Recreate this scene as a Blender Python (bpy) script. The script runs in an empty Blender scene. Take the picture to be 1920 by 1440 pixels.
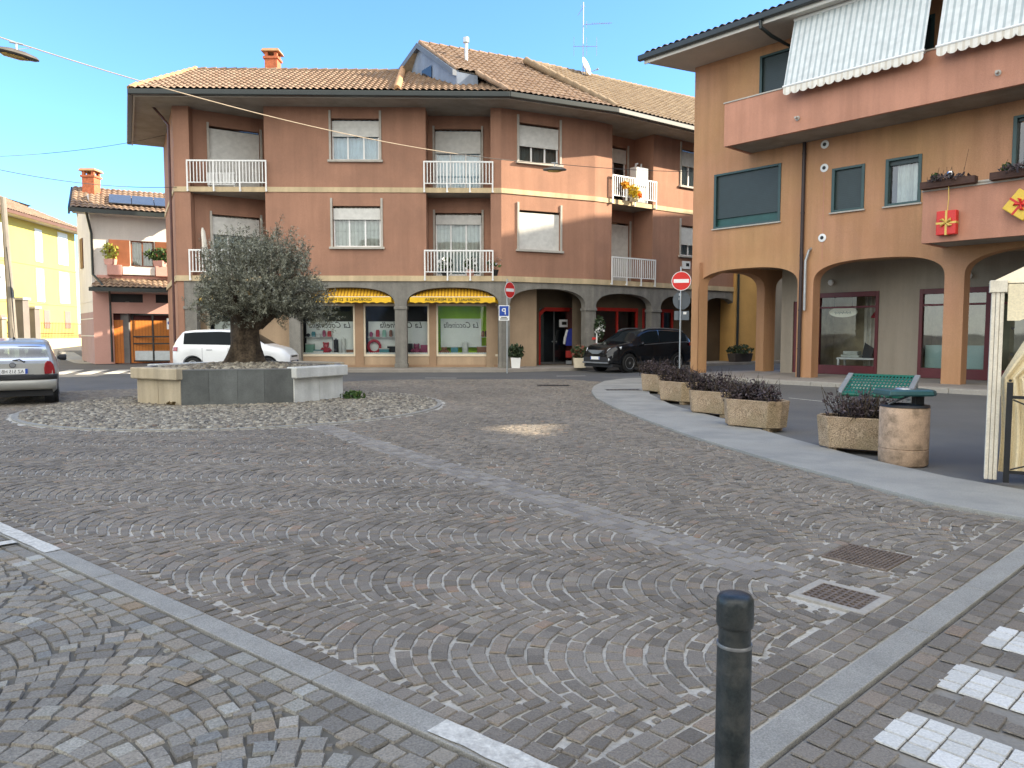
import bpy, math, random
import numpy as np
from mathutils import Vector, Matrix

random.seed(7)
rng = np.random.default_rng(11)
sc = bpy.context.scene
COL = sc.collection
R = math.radians
FPX = 1400.0
HC = 1.5
PITCH = math.atan(95 / FPX)
cp, sp = math.cos(PITCH), math.sin(PITCH)
CAM = Vector((0, 0, HC))

# ---------------------------------------------------------------- measuring helpers (photograph -> metres)
def ray(px, py):
    u = (px - 960) / FPX
    v = (720 - py) / FPX
    return Vector((u, cp + v * sp, -sp + v * cp))

def G(px, py, z=0.0):
    d = ray(px, py)
    return CAM + d * ((z - HC) / d.z)

class Fac:
    """a vertical facade plane: s along it, d into the building, z up"""
    def __init__(self, P, d):
        self.P = Vector((P[0], P[1], 0)); d = Vector((d[0], d[1], 0)).normalized()
        self.d = d; self.n = Vector((d.y, -d.x, 0)); self.i = -self.n
        self.M = Matrix(((d.x, self.i.x, 0, P[0]), (d.y, self.i.y, 0, P[1]), (0, 0, 1, 0), (0, 0, 0, 1)))
    def pt(self, s, dep=0.0, z=0.0):
        return self.P + self.d * s + self.i * dep + Vector((0, 0, z))
    def sz(self, px, py, out=0.0):
        r = ray(px, py)
        t = (self.P + self.n * out - CAM).dot(self.n) / r.dot(self.n)
        X = CAM + r * t
        return (X - self.P).dot(self.d), X.z
    def s(self, px, py=450, out=0.0):
        return self.sz(px, py, out)[0]

# ---------------------------------------------------------------- materials
def nd(nt, t, **kw):
    n = nt.nodes.new(t)
    for k, v in kw.items():
        setattr(n, k, v)
    return n

def base_mat(name):
    m = bpy.data.materials.new(name); m.use_nodes = True
    nt = m.node_tree
    return m, nt, nt.nodes['Principled BSDF']

def c4(c):
    return (c[0], c[1], c[2], 1)

def ramp(nt, stops, interp='LINEAR'):
    n = nt.nodes.new('ShaderNodeValToRGB'); e = n.color_ramp.elements
    n.color_ramp.interpolation = interp
    while len(e) < len(stops):
        e.new(0.5)
    for k, (p, c) in enumerate(stops):
        e[k].position = p; e[k].color = c4(c)
    return n

def noise(nt, vec, scale, detail=4, rough=.55, mapscale=None, dim='3D'):
    if mapscale:
        mp = nd(nt, 'ShaderNodeMapping'); mp.inputs['Scale'].default_value = mapscale
        nt.links.new(vec, mp.inputs['Vector']); vec = mp.outputs[0]
    n = nd(nt, 'ShaderNodeTexNoise'); n.inputs['Scale'].default_value = scale
    n.inputs['Detail'].default_value = detail; n.inputs['Roughness'].default_value = rough
    nt.links.new(vec, n.inputs['Vector'])
    return n

def mixc(nt, fac, a, b, mode='MIX'):
    n = nd(nt, 'ShaderNodeMix', data_type='RGBA', blend_type=mode)
    for sock, v in ((n.inputs['Factor'], fac), (n.inputs['A'], a), (n.inputs['B'], b)):
        pass
    ins = [i for i in n.inputs if i.type == 'RGBA']
    f = n.inputs[0]
    if hasattr(fac, 'is_linked') or hasattr(fac, 'links'):
        nt.links.new(fac, f)
    else:
        f.default_value = fac
    for sock, v in zip(ins, (a, b)):
        if hasattr(v, 'links'):
            nt.links.new(v, sock)
        else:
            sock.default_value = c4(v)
    return [o for o in n.outputs if o.type == 'RGBA'][0]

def mat(name, col, rough=.7, var=.12, scale=2.0, bump=0.0, bscale=60, metal=0.0, streak=0.0, spec=.4,
        col2=None, fine=.08, coat=0.0, dirt=None, dirtamt=.5, dirtscale=1.2):
    m, nt, b = base_mat(name)
    tc = nd(nt, 'ShaderNodeTexCoord'); vec = tc.outputs['Object']
    lo = tuple(max(0, x * (1 - var)) for x in col); hi = tuple(min(1, x * (1 + var)) for x in col)
    if col2: lo, hi = col, col2
    n1 = noise(nt, vec, scale, 5)
    r1 = ramp(nt, [(.3, lo), (.7, hi)]); nt.links.new(n1.outputs[0], r1.inputs[0])
    out = r1.outputs[0]
    if fine:
        n2 = noise(nt, vec, bscale, 3)
        r2 = ramp(nt, [(.25, (1 - fine * 2,) * 3), (.75, (1 + fine,) * 3)]); nt.links.new(n2.outputs[0], r2.inputs[0])
        out = mixc(nt, 1.0, out, r2.outputs[0], 'MULTIPLY')
    if streak:
        n3 = noise(nt, vec, 1.0, 4, .6, (2.6, 2.6, .22))
        r3 = ramp(nt, [(.38, (1 - streak,) * 3), (.62, (1, 1, 1))]); nt.links.new(n3.outputs[0], r3.inputs[0])
        out = mixc(nt, 1.0, out, r3.outputs[0], 'MULTIPLY')
    if dirt:
        n4 = noise(nt, vec, dirtscale, 6, .65)
        r4 = ramp(nt, [(.45, (0, 0, 0)), (.68, (dirtamt,) * 3)]); nt.links.new(n4.outputs[0], r4.inputs[0])
        out = mixc(nt, r4.outputs[0], out, dirt)
    nt.links.new(out, b.inputs['Base Color'])
    b.inputs['Roughness'].default_value = rough
    b.inputs['Metallic'].default_value = metal
    b.inputs['Specular IOR Level'].default_value = spec
    b.inputs['Coat Weight'].default_value = coat
    if bump:
        nb = noise(nt, vec, bscale, 4)
        bp = nd(nt, 'ShaderNodeBump'); bp.inputs['Strength'].default_value = bump; bp.inputs['Distance'].default_value = .01
        nt.links.new(nb.outputs[0], bp.inputs['Height']); nt.links.new(bp.outputs[0], b.inputs['Normal'])
    return m

def island_mat(name, stops, rough=.75, fine=.2, fscale=70, bump=.4, spec=.4, big=None):
    """each loose piece of the mesh gets its own colour out of the stops"""
    m, nt, b = base_mat(name)
    g = nd(nt, 'ShaderNodeNewGeometry')
    r = ramp(nt, stops); nt.links.new(g.outputs['Random Per Island'], r.inputs[0])
    out = r.outputs[0]
    tc = nd(nt, 'ShaderNodeTexCoord'); vec = tc.outputs['Object']
    if fine:
        n2 = noise(nt, vec, fscale, 4)
        r2 = ramp(nt, [(.25, (1 - fine,) * 3), (.75, (1 + fine * .5,) * 3)]); nt.links.new(n2.outputs[0], r2.inputs[0])
        out = mixc(nt, 1.0, out, r2.outputs[0], 'MULTIPLY')
        if bump:
            bp = nd(nt, 'ShaderNodeBump'); bp.inputs['Strength'].default_value = bump; bp.inputs['Distance'].default_value = .006
            nt.links.new(n2.outputs[0], bp.inputs['Height']); nt.links.new(bp.outputs[0], b.inputs['Normal'])
    if big:
        n3 = noise(nt, vec, big[0], 5)
        r3 = ramp(nt, [(.35, (1 - big[1],) * 3), (.65, (1 + big[1],) * 3)]); nt.links.new(n3.outputs[0], r3.inputs[0])
        out = mixc(nt, 1.0, out, r3.outputs[0], 'MULTIPLY')
    nt.links.new(out, b.inputs['Base Color'])
    b.inputs['Roughness'].default_value = rough; b.inputs['Specular IOR Level'].default_value = spec
    return m

def stripe_mat(name, ca, cb, period, axis, rough=.8, duty=.5, soft=.02, sine=False):
    m, nt, b = base_mat(name)
    tc = nd(nt, 'ShaderNodeTexCoord')
    dt = nd(nt, 'ShaderNodeVectorMath', operation='DOT_PRODUCT'); dt.inputs[1].default_value = axis
    nt.links.new(tc.outputs['Object'], dt.inputs[0])
    dv = nd(nt, 'ShaderNodeMath', operation='DIVIDE'); dv.inputs[1].default_value = period
    nt.links.new(dt.outputs['Value'], dv.inputs[0])
    fr = nd(nt, 'ShaderNodeMath', operation='FRACT'); nt.links.new(dv.outputs[0], fr.inputs[0])
    r = ramp(nt, [(0, ca), (duty, ca), (min(.99, duty + soft), cb), (1, cb)]); nt.links.new(fr.outputs[0], r.inputs[0])
    n2 = noise(nt, tc.outputs['Object'], 5, 4)
    r2 = ramp(nt, [(.3, (.85,) * 3), (.7, (1.05,) * 3)]); nt.links.new(n2.outputs[0], r2.inputs[0])
    o = mixc(nt, 1.0, r.outputs[0], r2.outputs[0], 'MULTIPLY')
    nt.links.new(o, b.inputs['Base Color']); b.inputs['Roughness'].default_value = rough
    return m

def glass_mat(name, tint=(.75, .85, .85), refl=.12, rough=.02):
    m, nt, b = base_mat(name)
    nt.nodes.remove(b)
    out = nt.nodes['Material Output']
    tr = nd(nt, 'ShaderNodeBsdfTransparent'); tr.inputs[0].default_value = c4(tint)
    gl = nd(nt, 'ShaderNodeBsdfGlossy'); gl.inputs['Roughness'].default_value = rough; gl.inputs[0].default_value = (1, 1, 1, 1)
    fr = nd(nt, 'ShaderNodeFresnel'); fr.inputs[0].default_value = 1.5
    ad = nd(nt, 'ShaderNodeMath', operation='ADD'); ad.inputs[1].default_value = refl; ad.use_clamp = True
    nt.links.new(fr.outputs[0], ad.inputs[0])
    mx = nd(nt, 'ShaderNodeMixShader'); nt.links.new(ad.outputs[0], mx.inputs[0])
    tc = nd(nt, 'ShaderNodeTexCoord'); nz = noise(nt, tc.outputs['Object'], 1.3, 1)
    bp = nd(nt, 'ShaderNodeBump'); bp.inputs['Strength'].default_value = .02; bp.inputs['Distance'].default_value = .05
    nt.links.new(nz.outputs[0], bp.inputs['Height']); nt.links.new(bp.outputs[0], gl.inputs['Normal'])
    nt.links.new(tr.outputs[0], mx.inputs[1]); nt.links.new(gl.outputs[0], mx.inputs[2]); nt.links.new(mx.outputs[0], out.inputs[0])
    return m

# ---------------------------------------------------------------- mesh builder
class MB:
    def __init__(self, M=None):
        self.v = []; self.f = []; self.mi = []; self.M = M; self.m = 0
    def add(self, p):
        p = Vector(p)
        if self.M is not None: p = self.M @ p
        self.v.append(p); return len(self.v) - 1
    def face(self, pts):
        self.f.append([self.add(p) for p in pts]); self.mi.append(self.m)
    def idx(self, ids):
        self.f.append(list(ids)); self.mi.append(self.m)
    def box(self, x0, x1, y0, y1, z0, z1):
        a = [self.add(p) for p in ((x0, y0, z0), (x1, y0, z0), (x1, y1, z0), (x0, y1, z0), (x0, y0, z1), (x1, y0, z1), (x1, y1, z1), (x0, y1, z1))]
        for q in ((3, 2, 1, 0), (4, 5, 6, 7), (0, 1, 5, 4), (1, 2, 6, 5), (2, 3, 7, 6), (3, 0, 4, 7)):
            self.idx([a[k] for k in q])
    def prism(self, poly, z0, z1):
        n = len(poly)
        lo = [self.add((p[0], p[1], z0)) for p in poly]; hi = [self.add((p[0], p[1], z1)) for p in poly]
        ar = sum(poly[i][0] * poly[(i + 1) % n][1] - poly[(i + 1) % n][0] * poly[i][1] for i in range(n))
        if ar < 0: lo.reverse(); hi.reverse()
        self.idx(lo[::-1]); self.idx(hi)
        for i in range(n):
            j = (i + 1) % n; self.idx((lo[i], lo[j], hi[j], hi[i]))
    def loft(self, rings, cap=True, closed=True):
        R_ = [[self.add(p) for p in r] for r in rings]
        n = len(R_[0])
        for a, b in zip(R_, R_[1:]):
            for i in range(n if closed else n - 1):
                j = (i + 1) % n; self.idx((a[i], a[j], b[j], b[i]))
        if cap: self.idx(R_[0][::-1]); self.idx(R_[-1])
    def tube(self, path, r, n=8, cap=True):
        path = [Vector(p) for p in path]; rs = r if isinstance(r, (list, tuple)) else [r] * len(path)
        rings = []; up = None
        for i, p in enumerate(path):
            t = (path[min(i + 1, len(path) - 1)] - path[max(i - 1, 0)]).normalized()
            if up is None:
                up = Vector((0, 0, 1)) if abs(t.z) < .9 else Vector((1, 0, 0))
            a = t.cross(up).normalized(); b = a.cross(t).normalized(); up = b
            rings.append([p + (a * math.cos(2 * math.pi * k / n) + b * math.sin(2 * math.pi * k / n)) * rs[i] for k in range(n)])
        self.loft(rings, cap)
    def lathe(self, prof, n=24, c=(0, 0, 0)):
        rings = [[(c[0] + r * math.cos(2 * math.pi * k / n), c[1] + r * math.sin(2 * math.pi * k / n), c[2] + z) for k in range(n)] for r, z in prof]
        self.loft(rings, True)
    def disc(self, c, axis, r, th, n=24):
        axis = Vector(axis).normalized(); c = Vector(c)
        self.tube([c, c + axis * th], r, n)

PM = {}
def obj(name, mb, m, parent=None, smooth=False, bevel=0.0, sharp=35):
    me = bpy.data.meshes.new(name)
    vs = mb.v
    if parent is not None and parent in PM:
        inv = PM[parent].inverted(); vs = [inv @ v for v in vs]
    me.from_pydata([tuple(v) for v in vs], [], mb.f)
    ms = m if isinstance(m, (list, tuple)) else [m]
    for x in ms: me.materials.append(x)
    if len(ms) > 1: me.polygons.foreach_set('material_index', mb.mi)
    me.validate(); me.update()
    if smooth:
        me.polygons.foreach_set('use_smooth', [True] * len(me.polygons))
        me.set_sharp_from_angle(angle=R(sharp))
    o = bpy.data.objects.new(name, me); COL.objects.link(o)
    if parent is not None:
        o.parent = parent
        if parent in PM: PM[o] = PM[parent]
    else:
        PM[o] = Matrix.Identity(4)
    if bevel:
        bv = o.modifiers.new('bevel', 'BEVEL'); bv.width = bevel; bv.segments = 2; bv.limit_method = 'ANGLE'; bv.angle_limit = R(40)
    return o

def tag(o, label=None, cat=None, group=None, kind=None):
    if label: o['label'] = label
    if cat: o['category'] = cat
    if group: o['group'] = group
    if kind: o['kind'] = kind
    return o

def thing(name, label, cat, loc=(0, 0, 0), rz=0.0, group=None):
    o = bpy.data.objects.new(name, None); COL.objects.link(o)
    o.location = loc; o.rotation_euler = (0, 0, rz); o.empty_display_size = .2
    PM[o] = Matrix.Translation(Vector(loc)) @ Matrix.Rotation(rz, 4, 'Z')
    return tag(o, label, cat, group)

def struct(name, mb, m, **k):
    return tag(obj(name, mb, m, **k), kind='structure')

KIDS = {}
def dup(root, loc, rz, label, group=None, scale=None):
    r = root.copy(); COL.objects.link(r); r.location = loc; r.rotation_euler = (0, 0, rz); r['label'] = label
    if group: r['group'] = group
    if scale: r.scale = scale
    for ch in [o for o in COL.objects if o.parent is root]:
        c = ch.copy(); COL.objects.link(c); c.parent = r
        for g in [o for o in COL.objects if o.parent is ch]:
            d = g.copy(); COL.objects.link(d); d.parent = c
    return r

def np_mesh(name, verts, faces, m, parent=None, kind=None, smooth=False):
    me = bpy.data.meshes.new(name)
    verts = np.asarray(verts, dtype=np.float32)
    if parent is not None and parent in PM:
        inv = np.array(PM[parent].inverted()); verts = verts @ inv[:3, :3].T.astype(np.float32) + inv[:3, 3].astype(np.float32)
    faces = np.asarray(faces, dtype=np.int32); k = faces.shape[1]
    me.vertices.add(len(verts)); me.vertices.foreach_set('co', verts.astype(np.float32).ravel())
    me.loops.add(faces.size); me.loops.foreach_set('vertex_index', faces.ravel())
    me.polygons.add(len(faces)); me.polygons.foreach_set('loop_start', np.arange(len(faces), dtype=np.int32) * k)
    me.materials.append(m); me.update(calc_edges=True); me.validate()
    me.polygons.foreach_set('use_smooth', np.full(len(faces), bool(smooth)))
    o = bpy.data.objects.new(name, me); COL.objects.link(o)
    if parent is not None: o.parent = parent
    if kind: o['kind'] = kind
    return o

def text_mb(mb, txt, F, s, z, out, h, mirror=True, extrude=.004, shear=0.0, width=None):
    """lettering standing on a facade, centred on s; mirrored as the photograph shows it"""
    cu = bpy.data.curves.new('lettering', 'FONT'); cu.body = txt; cu.size = h; cu.extrude = extrude; cu.align_x = 'CENTER'; cu.shear = shear
    cu.resolution_u = 2
    o = bpy.data.objects.new('lettering', cu); COL.objects.link(o)
    dg = bpy.context.evaluated_depsgraph_get(); me = bpy.data.meshes.new_from_object(o.evaluated_get(dg))
    bpy.data.objects.remove(o)
    xs = [v.co.x for v in me.vertices]
    k = 1.0
    if width and xs: k = width / max(1e-6, max(xs) - min(xs))
    b = len(mb.v)
    for v in me.vertices:
        x = v.co.x * k * (-1 if mirror else 1)
        mb.v.append(F.pt(s + x, -out - v.co.z, z + v.co.y))
    for p in me.polygons:
        ids = [b + i for i in p.vertices]
        mb.f.append(ids[::-1] if mirror else ids); mb.mi.append(mb.m)
    bpy.data.meshes.remove(me); bpy.data.curves.remove(cu)

def inpoly(P, poly):
    x, y = P[:, 0], P[:, 1]; ins = np.zeros(len(P), bool); n = len(poly)
    for i in range(n):
        x0, y0 = poly[i][0], poly[i][1]; x1, y1 = poly[(i + 1) % n][0], poly[(i + 1) % n][1]
        if y0 == y1: continue
        c = ((y0 > y) != (y1 > y)) & (x < (x1 - x0) * (y - y0) / (y1 - y0) + x0)
        ins ^= c
    return ins

# ---------------------------------------------------------------- material library
m_brown = mat('brown_stucco', (.385, .205, .136), .92, .10, .5, .6, 55, streak=.14, fine=.10, dirt=(.24, .135, .095), dirtamt=.45, dirtscale=.8)
m_soffit = mat('grey_soffit', (.30, .275, .235), .9, .12, .8, .2, 30, streak=0, dirt=(.16, .13, .10), dirtamt=.5)
m_cream = mat('cream_band', (.60, .47, .29), .85, .12, 1.2, .2, 60, streak=.2)
m_colconc = mat('speckled_concrete', (.27, .255, .225), .9, .15, 3, .5, 80, fine=.25, streak=.25)
m_white = mat('white_paint', (.78, .78, .76), .45, .04, 4, 0, 60, fine=.02)
m_blind = stripe_mat('grey_roller_slats', (.62, .61, .57), (.50, .49, .46), .055, (0, 0, 1), .55, .82, .06)
m_jamb = mat('grey_stone_trim', (.45, .42, .37), .8, .1, 4, .2, 80)
m_glass = glass_mat('window_glass', (.72, .82, .84), .05)
m_shopglass = glass_mat('shop_glass', (.90, .94, .94), .0)
m_curtain = stripe_mat('pale_curtain', (.74, .70, .62), (.52, .49, .43), .16, (1, .4, 0), .9, .5, .45)
m_room = mat('dim_room', (.05, .05, .055), .9, .2, 1)
m_gutter = mat('dark_gutter', (.025, .032, .032), .4, .1, 3)
m_tile = mat('clay_tiles', (.215, .135, .085), .9, .25, 2.2, .2, 50, col2=(.34, .245, .17), fine=.22, dirt=(.12, .09, .07), dirtamt=.45, dirtscale=2.5)
m_tile2 = mat('weathered_tiles', (.20, .14, .085), .9, .25, 2.2, .2, 50, col2=(.30, .23, .15), fine=.22, dirt=(.13, .10, .07), dirtamt=.5, dirtscale=2.5)
m_cap = mat('ridge_tiles', (.44, .25, .125), .85, .25, 3, .2, 50, fine=.2)
m_brick = mat('chimney_brick', (.52, .16, .075), .9, .22, 9, .5, 40, fine=.2)
m_yell = stripe_mat('yellow_striped_canvas', (.72, .40, .02), (.34, .16, .01), .13, (1, .02, 0), .8, .55, .12)
m_yellp = mat('yellow_canvas', (.82, .50, .03), .8, .08, 5, .1, 80)
m_ink = mat('black_lettering', (.02, .018, .015), .6, 0, 1, fine=0)
m_beige = mat('beige_panel', (.46, .33, .215), .75, .08, 1.5, .1, 60, streak=.12)
m_tan = mat('tan_pilaster', (.34, .22, .135), .75, .1, 1.5, .1, 60)
m_crframe = mat('cream_shop_frame', (.74, .64, .48), .5, .05, 3)
m_metalgrey = mat('galvanised_metal', (.42, .44, .45), .4, .1, 6, metal=.7)
m_black = mat('black_iron', (.018, .018, .018), .5, .2, 6)
m_red = mat('signal_red', (.62, .025, .018), .4, .04, 4)
m_blue = mat('signal_blue', (.015, .06, .33), .4, .04, 4)
m_darkred = mat('dark_red_joinery', (.10, .012, .016), .45, .15, 3)
m_ochre = mat('ochre_stucco', (.50, .288, .132), .92, .10, .30, .6, 55, col2=(.52, .270, .160), streak=.17, fine=.10, dirt=(.40, .20, .095), dirtamt=.45, dirtscale=.9)
m_pinkst = mat('rose_stucco', (.54, .265, .175), .92, .08, .6, .5, 60, streak=.15, fine=.08, dirt=(.40, .19, .12), dirtamt=.45, dirtscale=1.1)
m_green = mat('dark_green_frame', (.030, .070, .068), .4, .1, 4)
m_greenblind = stripe_mat('dark_green_slats', (.022, .040, .042), (.013, .026, .027), .055, (0, 0, 1), .5, .8, .1)
m_greylime = mat('grey_render', (.30, .265, .215), .9, .1, 1.5, .3, 70, streak=.15)
# ---------------------------------------------------------------- camera, sky and sun
cam = bpy.data.cameras.new('camera'); camo = bpy.data.objects.new('camera', cam); COL.objects.link(camo)
cam.sensor_width = 36; cam.lens = 36 * FPX / 1920; cam.clip_end = 3000; cam.clip_start = .05
camo.location = CAM; camo.rotation_euler = (math.pi / 2 - PITCH, 0, 0); sc.camera = camo
SKY_FILL = 7.0; SKYTINT = (.47, .67, .88)
SUN_EL, SUN_AZ = R(26.5), R(88)           # azimuth clockwise from +Y
sdir = Vector((math.sin(SUN_AZ) * math.cos(SUN_EL), math.cos(SUN_AZ) * math.cos(SUN_EL), math.sin(SUN_EL)))
w = bpy.data.worlds.new('World'); sc.world = w; w.use_nodes = True
sky = nd(w.node_tree, 'ShaderNodeTexSky', sky_type='NISHITA'); sky.sun_disc = False
sky.sun_elevation = SUN_EL; sky.sun_rotation = SUN_AZ; sky.air_density = 1.0; sky.dust_density = .4; sky.ozone_density = 2.5; sky.altitude = 100
bg = w.node_tree.nodes['Background']; bg.inputs[1].default_value = .15
wt = mixc(w.node_tree, 1.0, sky.outputs[0], SKYTINT, 'MULTIPLY')
# unseen bright cloud added behind the camera as fill light; clear blue to the north
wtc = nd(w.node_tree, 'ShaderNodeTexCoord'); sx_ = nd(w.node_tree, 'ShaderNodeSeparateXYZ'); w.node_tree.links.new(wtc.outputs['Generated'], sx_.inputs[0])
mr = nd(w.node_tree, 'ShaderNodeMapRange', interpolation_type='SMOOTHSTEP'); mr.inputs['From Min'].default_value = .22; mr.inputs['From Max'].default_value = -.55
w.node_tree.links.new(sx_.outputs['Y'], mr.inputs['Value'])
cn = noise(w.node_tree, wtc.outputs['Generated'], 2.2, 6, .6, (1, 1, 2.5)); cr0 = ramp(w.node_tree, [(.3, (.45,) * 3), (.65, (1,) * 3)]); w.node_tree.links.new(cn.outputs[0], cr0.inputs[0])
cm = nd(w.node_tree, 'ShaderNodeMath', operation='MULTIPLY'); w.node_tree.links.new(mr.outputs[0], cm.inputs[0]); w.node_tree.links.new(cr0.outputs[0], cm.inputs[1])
wm = mixc(w.node_tree, cm.outputs[0], wt, (SKY_FILL, SKY_FILL * .96, SKY_FILL * .84))
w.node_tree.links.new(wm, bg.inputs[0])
sl = bpy.data.lights.new('sun', 'SUN'); sl.energy = 4.6; sl.angle = R(.53); sl.color = (1, .86, .66)
so = bpy.data.objects.new('sun', sl); COL.objects.link(so); so.rotation_euler = sdir.to_track_quat('Z', 'Y').to_euler(); so.location = (30, 10, 40)
sc.view_settings.view_transform = 'Standard'; sc.view_settings.look = 'None'; sc.view_settings.gamma = 1; sc.view_settings.exposure = 1.75
sc.cycles.max_bounces = 6; sc.cycles.diffuse_bounces = 3; sc.cycles.transparent_max_bounces = 12; sc.cycles.glossy_bounces = 3
sc.cycles.use_denoising = True

# ---------------------------------------------------------------- ground and roads
m_ground = mat('dusty_ground', (.16, .15, .13), .95, .15, .3, .2, 20)
m_asph = mat('worn_asphalt', (.105, .104, .102), .88, .14, .5, .5, 120, fine=.2, dirt=(.12, .118, .112), dirtamt=.5, dirtscale=.7)
m_asph2 = mat('blue_grey_asphalt', (.145, .142, .132), .85, .12, .6, .5, 120, fine=.2, dirt=(.10, .10, .10), dirtamt=.6, dirtscale=.5)
m_mortar = mat('pale_joint_sand', (.43, .40, .34), .95, .25, 1.5, .3, 60, fine=.15)
m_mortar2 = mat('dark_joint_soil', (.125, .114, .092), .95, .2, 3, .3, 60)
m_walk = mat('pale_washed_concrete', (.325, .315, .28), .85, .10, .9, .4, 90, fine=.12, dirt=(.19, .19, .18), dirtamt=.6)
m_kerb = mat('granite_kerb', (.315, .30, .262), .8, .12, 5, .5, 140, fine=.22)
m_paint = mat('road_paint', (.60, .58, .52), .92, .06, 6, .4, 60, spec=.15, fine=.12, dirt=(.30, .28, .25), dirtamt=.7, dirtscale=28)
m_flag = mat('stone_flags', (.30, .27, .235), .8, .12, 1.5, .2, 50, dirt=(.19, .17, .15), dirtamt=.5)

b = MB(); b.face([(-900, -900, -.05), (900, -900, -.05), (900, 900, -.05), (-900, 900, -.05)]); struct('ground', b, m_ground)
def sheet(name, pts, z, m):
    b = MB(); P = [(p[0], p[1]) for p in pts]
    ar = sum(P[i][0] * P[(i + 1) % len(P)][1] - P[(i + 1) % len(P)][0] * P[i][1] for i in range(len(P)))
    if ar < 0: P.reverse()
    b.face([(x, y, z) for x, y in P]); return struct(name, b, m)
sheet('road', [(-60, -12), (30, -12), (30, 70), (-60, 70)], -.022, m_asph)

def XY(px, py): g = G(px, py); return (g.x, g.y)
def ext(a, b, k):
    """point k metres beyond b on the line a->b"""
    d = Vector((b[0] - a[0], b[1] - a[1])).normalized(); return (b[0] + d.x * k, b[1] + d.y * k)

L0, L1_ = XY(117, 1032), XY(960, 1405)            # upper edge of the left granite strip
R0, R1_ = XY(1413, 1375), XY(1860, 1063)          # plaza edge of the right granite strip
def isect(a, b, c, d):
    x1, y1, x2, y2, x3, y3, x4, y4 = *a, *b, *c, *d
    den = (x1 - x2) * (y3 - y4) - (y1 - y2) * (x3 - x4)
    t = ((x1 - x3) * (y3 - y4) - (y1 - y3) * (x3 - x4)) / den
    return (x1 + t * (x2 - x1), y1 + t * (y2 - y1))
V0 = isect(L0, L1_, R0, R1_)
Lfar = ext(L1_, L0, 7.0); Rfar = ext(R0, R1_, 4.0)
outer = [XY(*p) for p in ((1920, 978), (1750, 948), (1600, 908), (1450, 867), (1300, 822), (1225, 795), (1150, 765), (1118, 748), (1109, 736), (1113, 726), (1133, 716))]
inner = [XY(*p) for p in ((1174, 711), (1207, 710), (1212, 722), (1219, 741), (1258, 761), (1280, 768), (1363, 790), (1463, 820), (1553, 845), (1647, 870), (1780, 900), (1920, 925))]
outer0 = ext(outer[1], outer[0], 5.0); inner0 = ext(inner[-2], inner[-1], 5.0)
XR = isect(R0, R1_, outer[0], outer0); Rfar = ext(R0, XR, .5)
walk_poly = [outer0] + outer + inner + [inner0]
PLAZA = [V0, XR] + outer + [(1.6, 24.6), (-3.5, 24.3), (-8.5, 21.5), (-13.5, 18), (-16, 12.5), Lfar]
GC, GR = (-5.55, 15.5), 3.95                        # pebble ring round the stone planter

def dens(poly, closed=True, step=.4):
    return poly
sheet('mortar_bed', PLAZA, -.010, m_mortar)
b = MB(); b.prism(walk_poly, -.04, .035); struct('curved_walkway', b, m_walk, bevel=.008)
b = MB()
for a, c in zip(outer, outer[1:]):
    a = Vector((*a, 0)); c = Vector((*c, 0)); d = (c - a).normalized(); n = Vector((d.y, -d.x, 0))
    k = max(1, int((c - a).length / .9))
    for i in range(k):
        p = a.lerp(c, i / k) + d * .004; q = a.lerp(c, (i + 1) / k) - d * .004
        b.prism([(p - n * .005)[:2], (q - n * .005)[:2], (q + n * .12)[:2], (p + n * .12)[:2]], -.04, .012 + random.uniform(-.001, .001))
struct('walkway_edge_kerb', b, m_kerb)

# fan-laid stones ---------------------------------------------------------------------------------------
def stones_mesh(name, C, T, la, lb, m, h=.007, jit=.05, zj=.0025, chamf=.0035, tilt=.010):
    """C centres (N,2), T tangents (N,2), la/lb half sizes along the tangent / across"""
    N = len(C); T = T / np.linalg.norm(T, axis=1, keepdims=True); Nn = np.stack([-T[:, 1], T[:, 0]], 1)
    la = np.broadcast_to(la, (N,)); lb = np.broadcast_to(lb, (N,))
    V = np.zeros((N, 8, 3), np.float32); sg = [(-1, -1), (1, -1), (1, 1), (-1, 1)]
    tx = rng.normal(0, tilt, N); ty = rng.normal(0, tilt, N); dz = rng.normal(0, zj, N)
    for k, (sa, sb) in enumerate(sg):
        a = sa * la * (1 + rng.uniform(-jit, jit, N)); bb = sb * lb * (1 + rng.uniform(-jit, jit, N))
        o = C + T * a[:, None] + Nn * bb[:, None]
        ai = a - sa * chamf; bi = bb - sb * chamf
        i_ = C + T * ai[:, None] + Nn * bi[:, None]
        V[:, k, :2] = i_; V[:, k, 2] = dz + tx * ai + ty * bi
        V[:, k + 4, :2] = o; V[:, k + 4, 2] = dz - h
    F0 = np.array([[0, 1, 2, 3], [4, 5, 1, 0], [5, 6, 2, 1], [6, 7, 3, 2], [7, 4, 0, 3]])
    F_ = (np.arange(N)[:, None, None] * 8 + F0[None]).reshape(-1, 4)
    o = np_mesh(name, V.reshape(-1, 3), F_, m, kind='structure')
    return o

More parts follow.
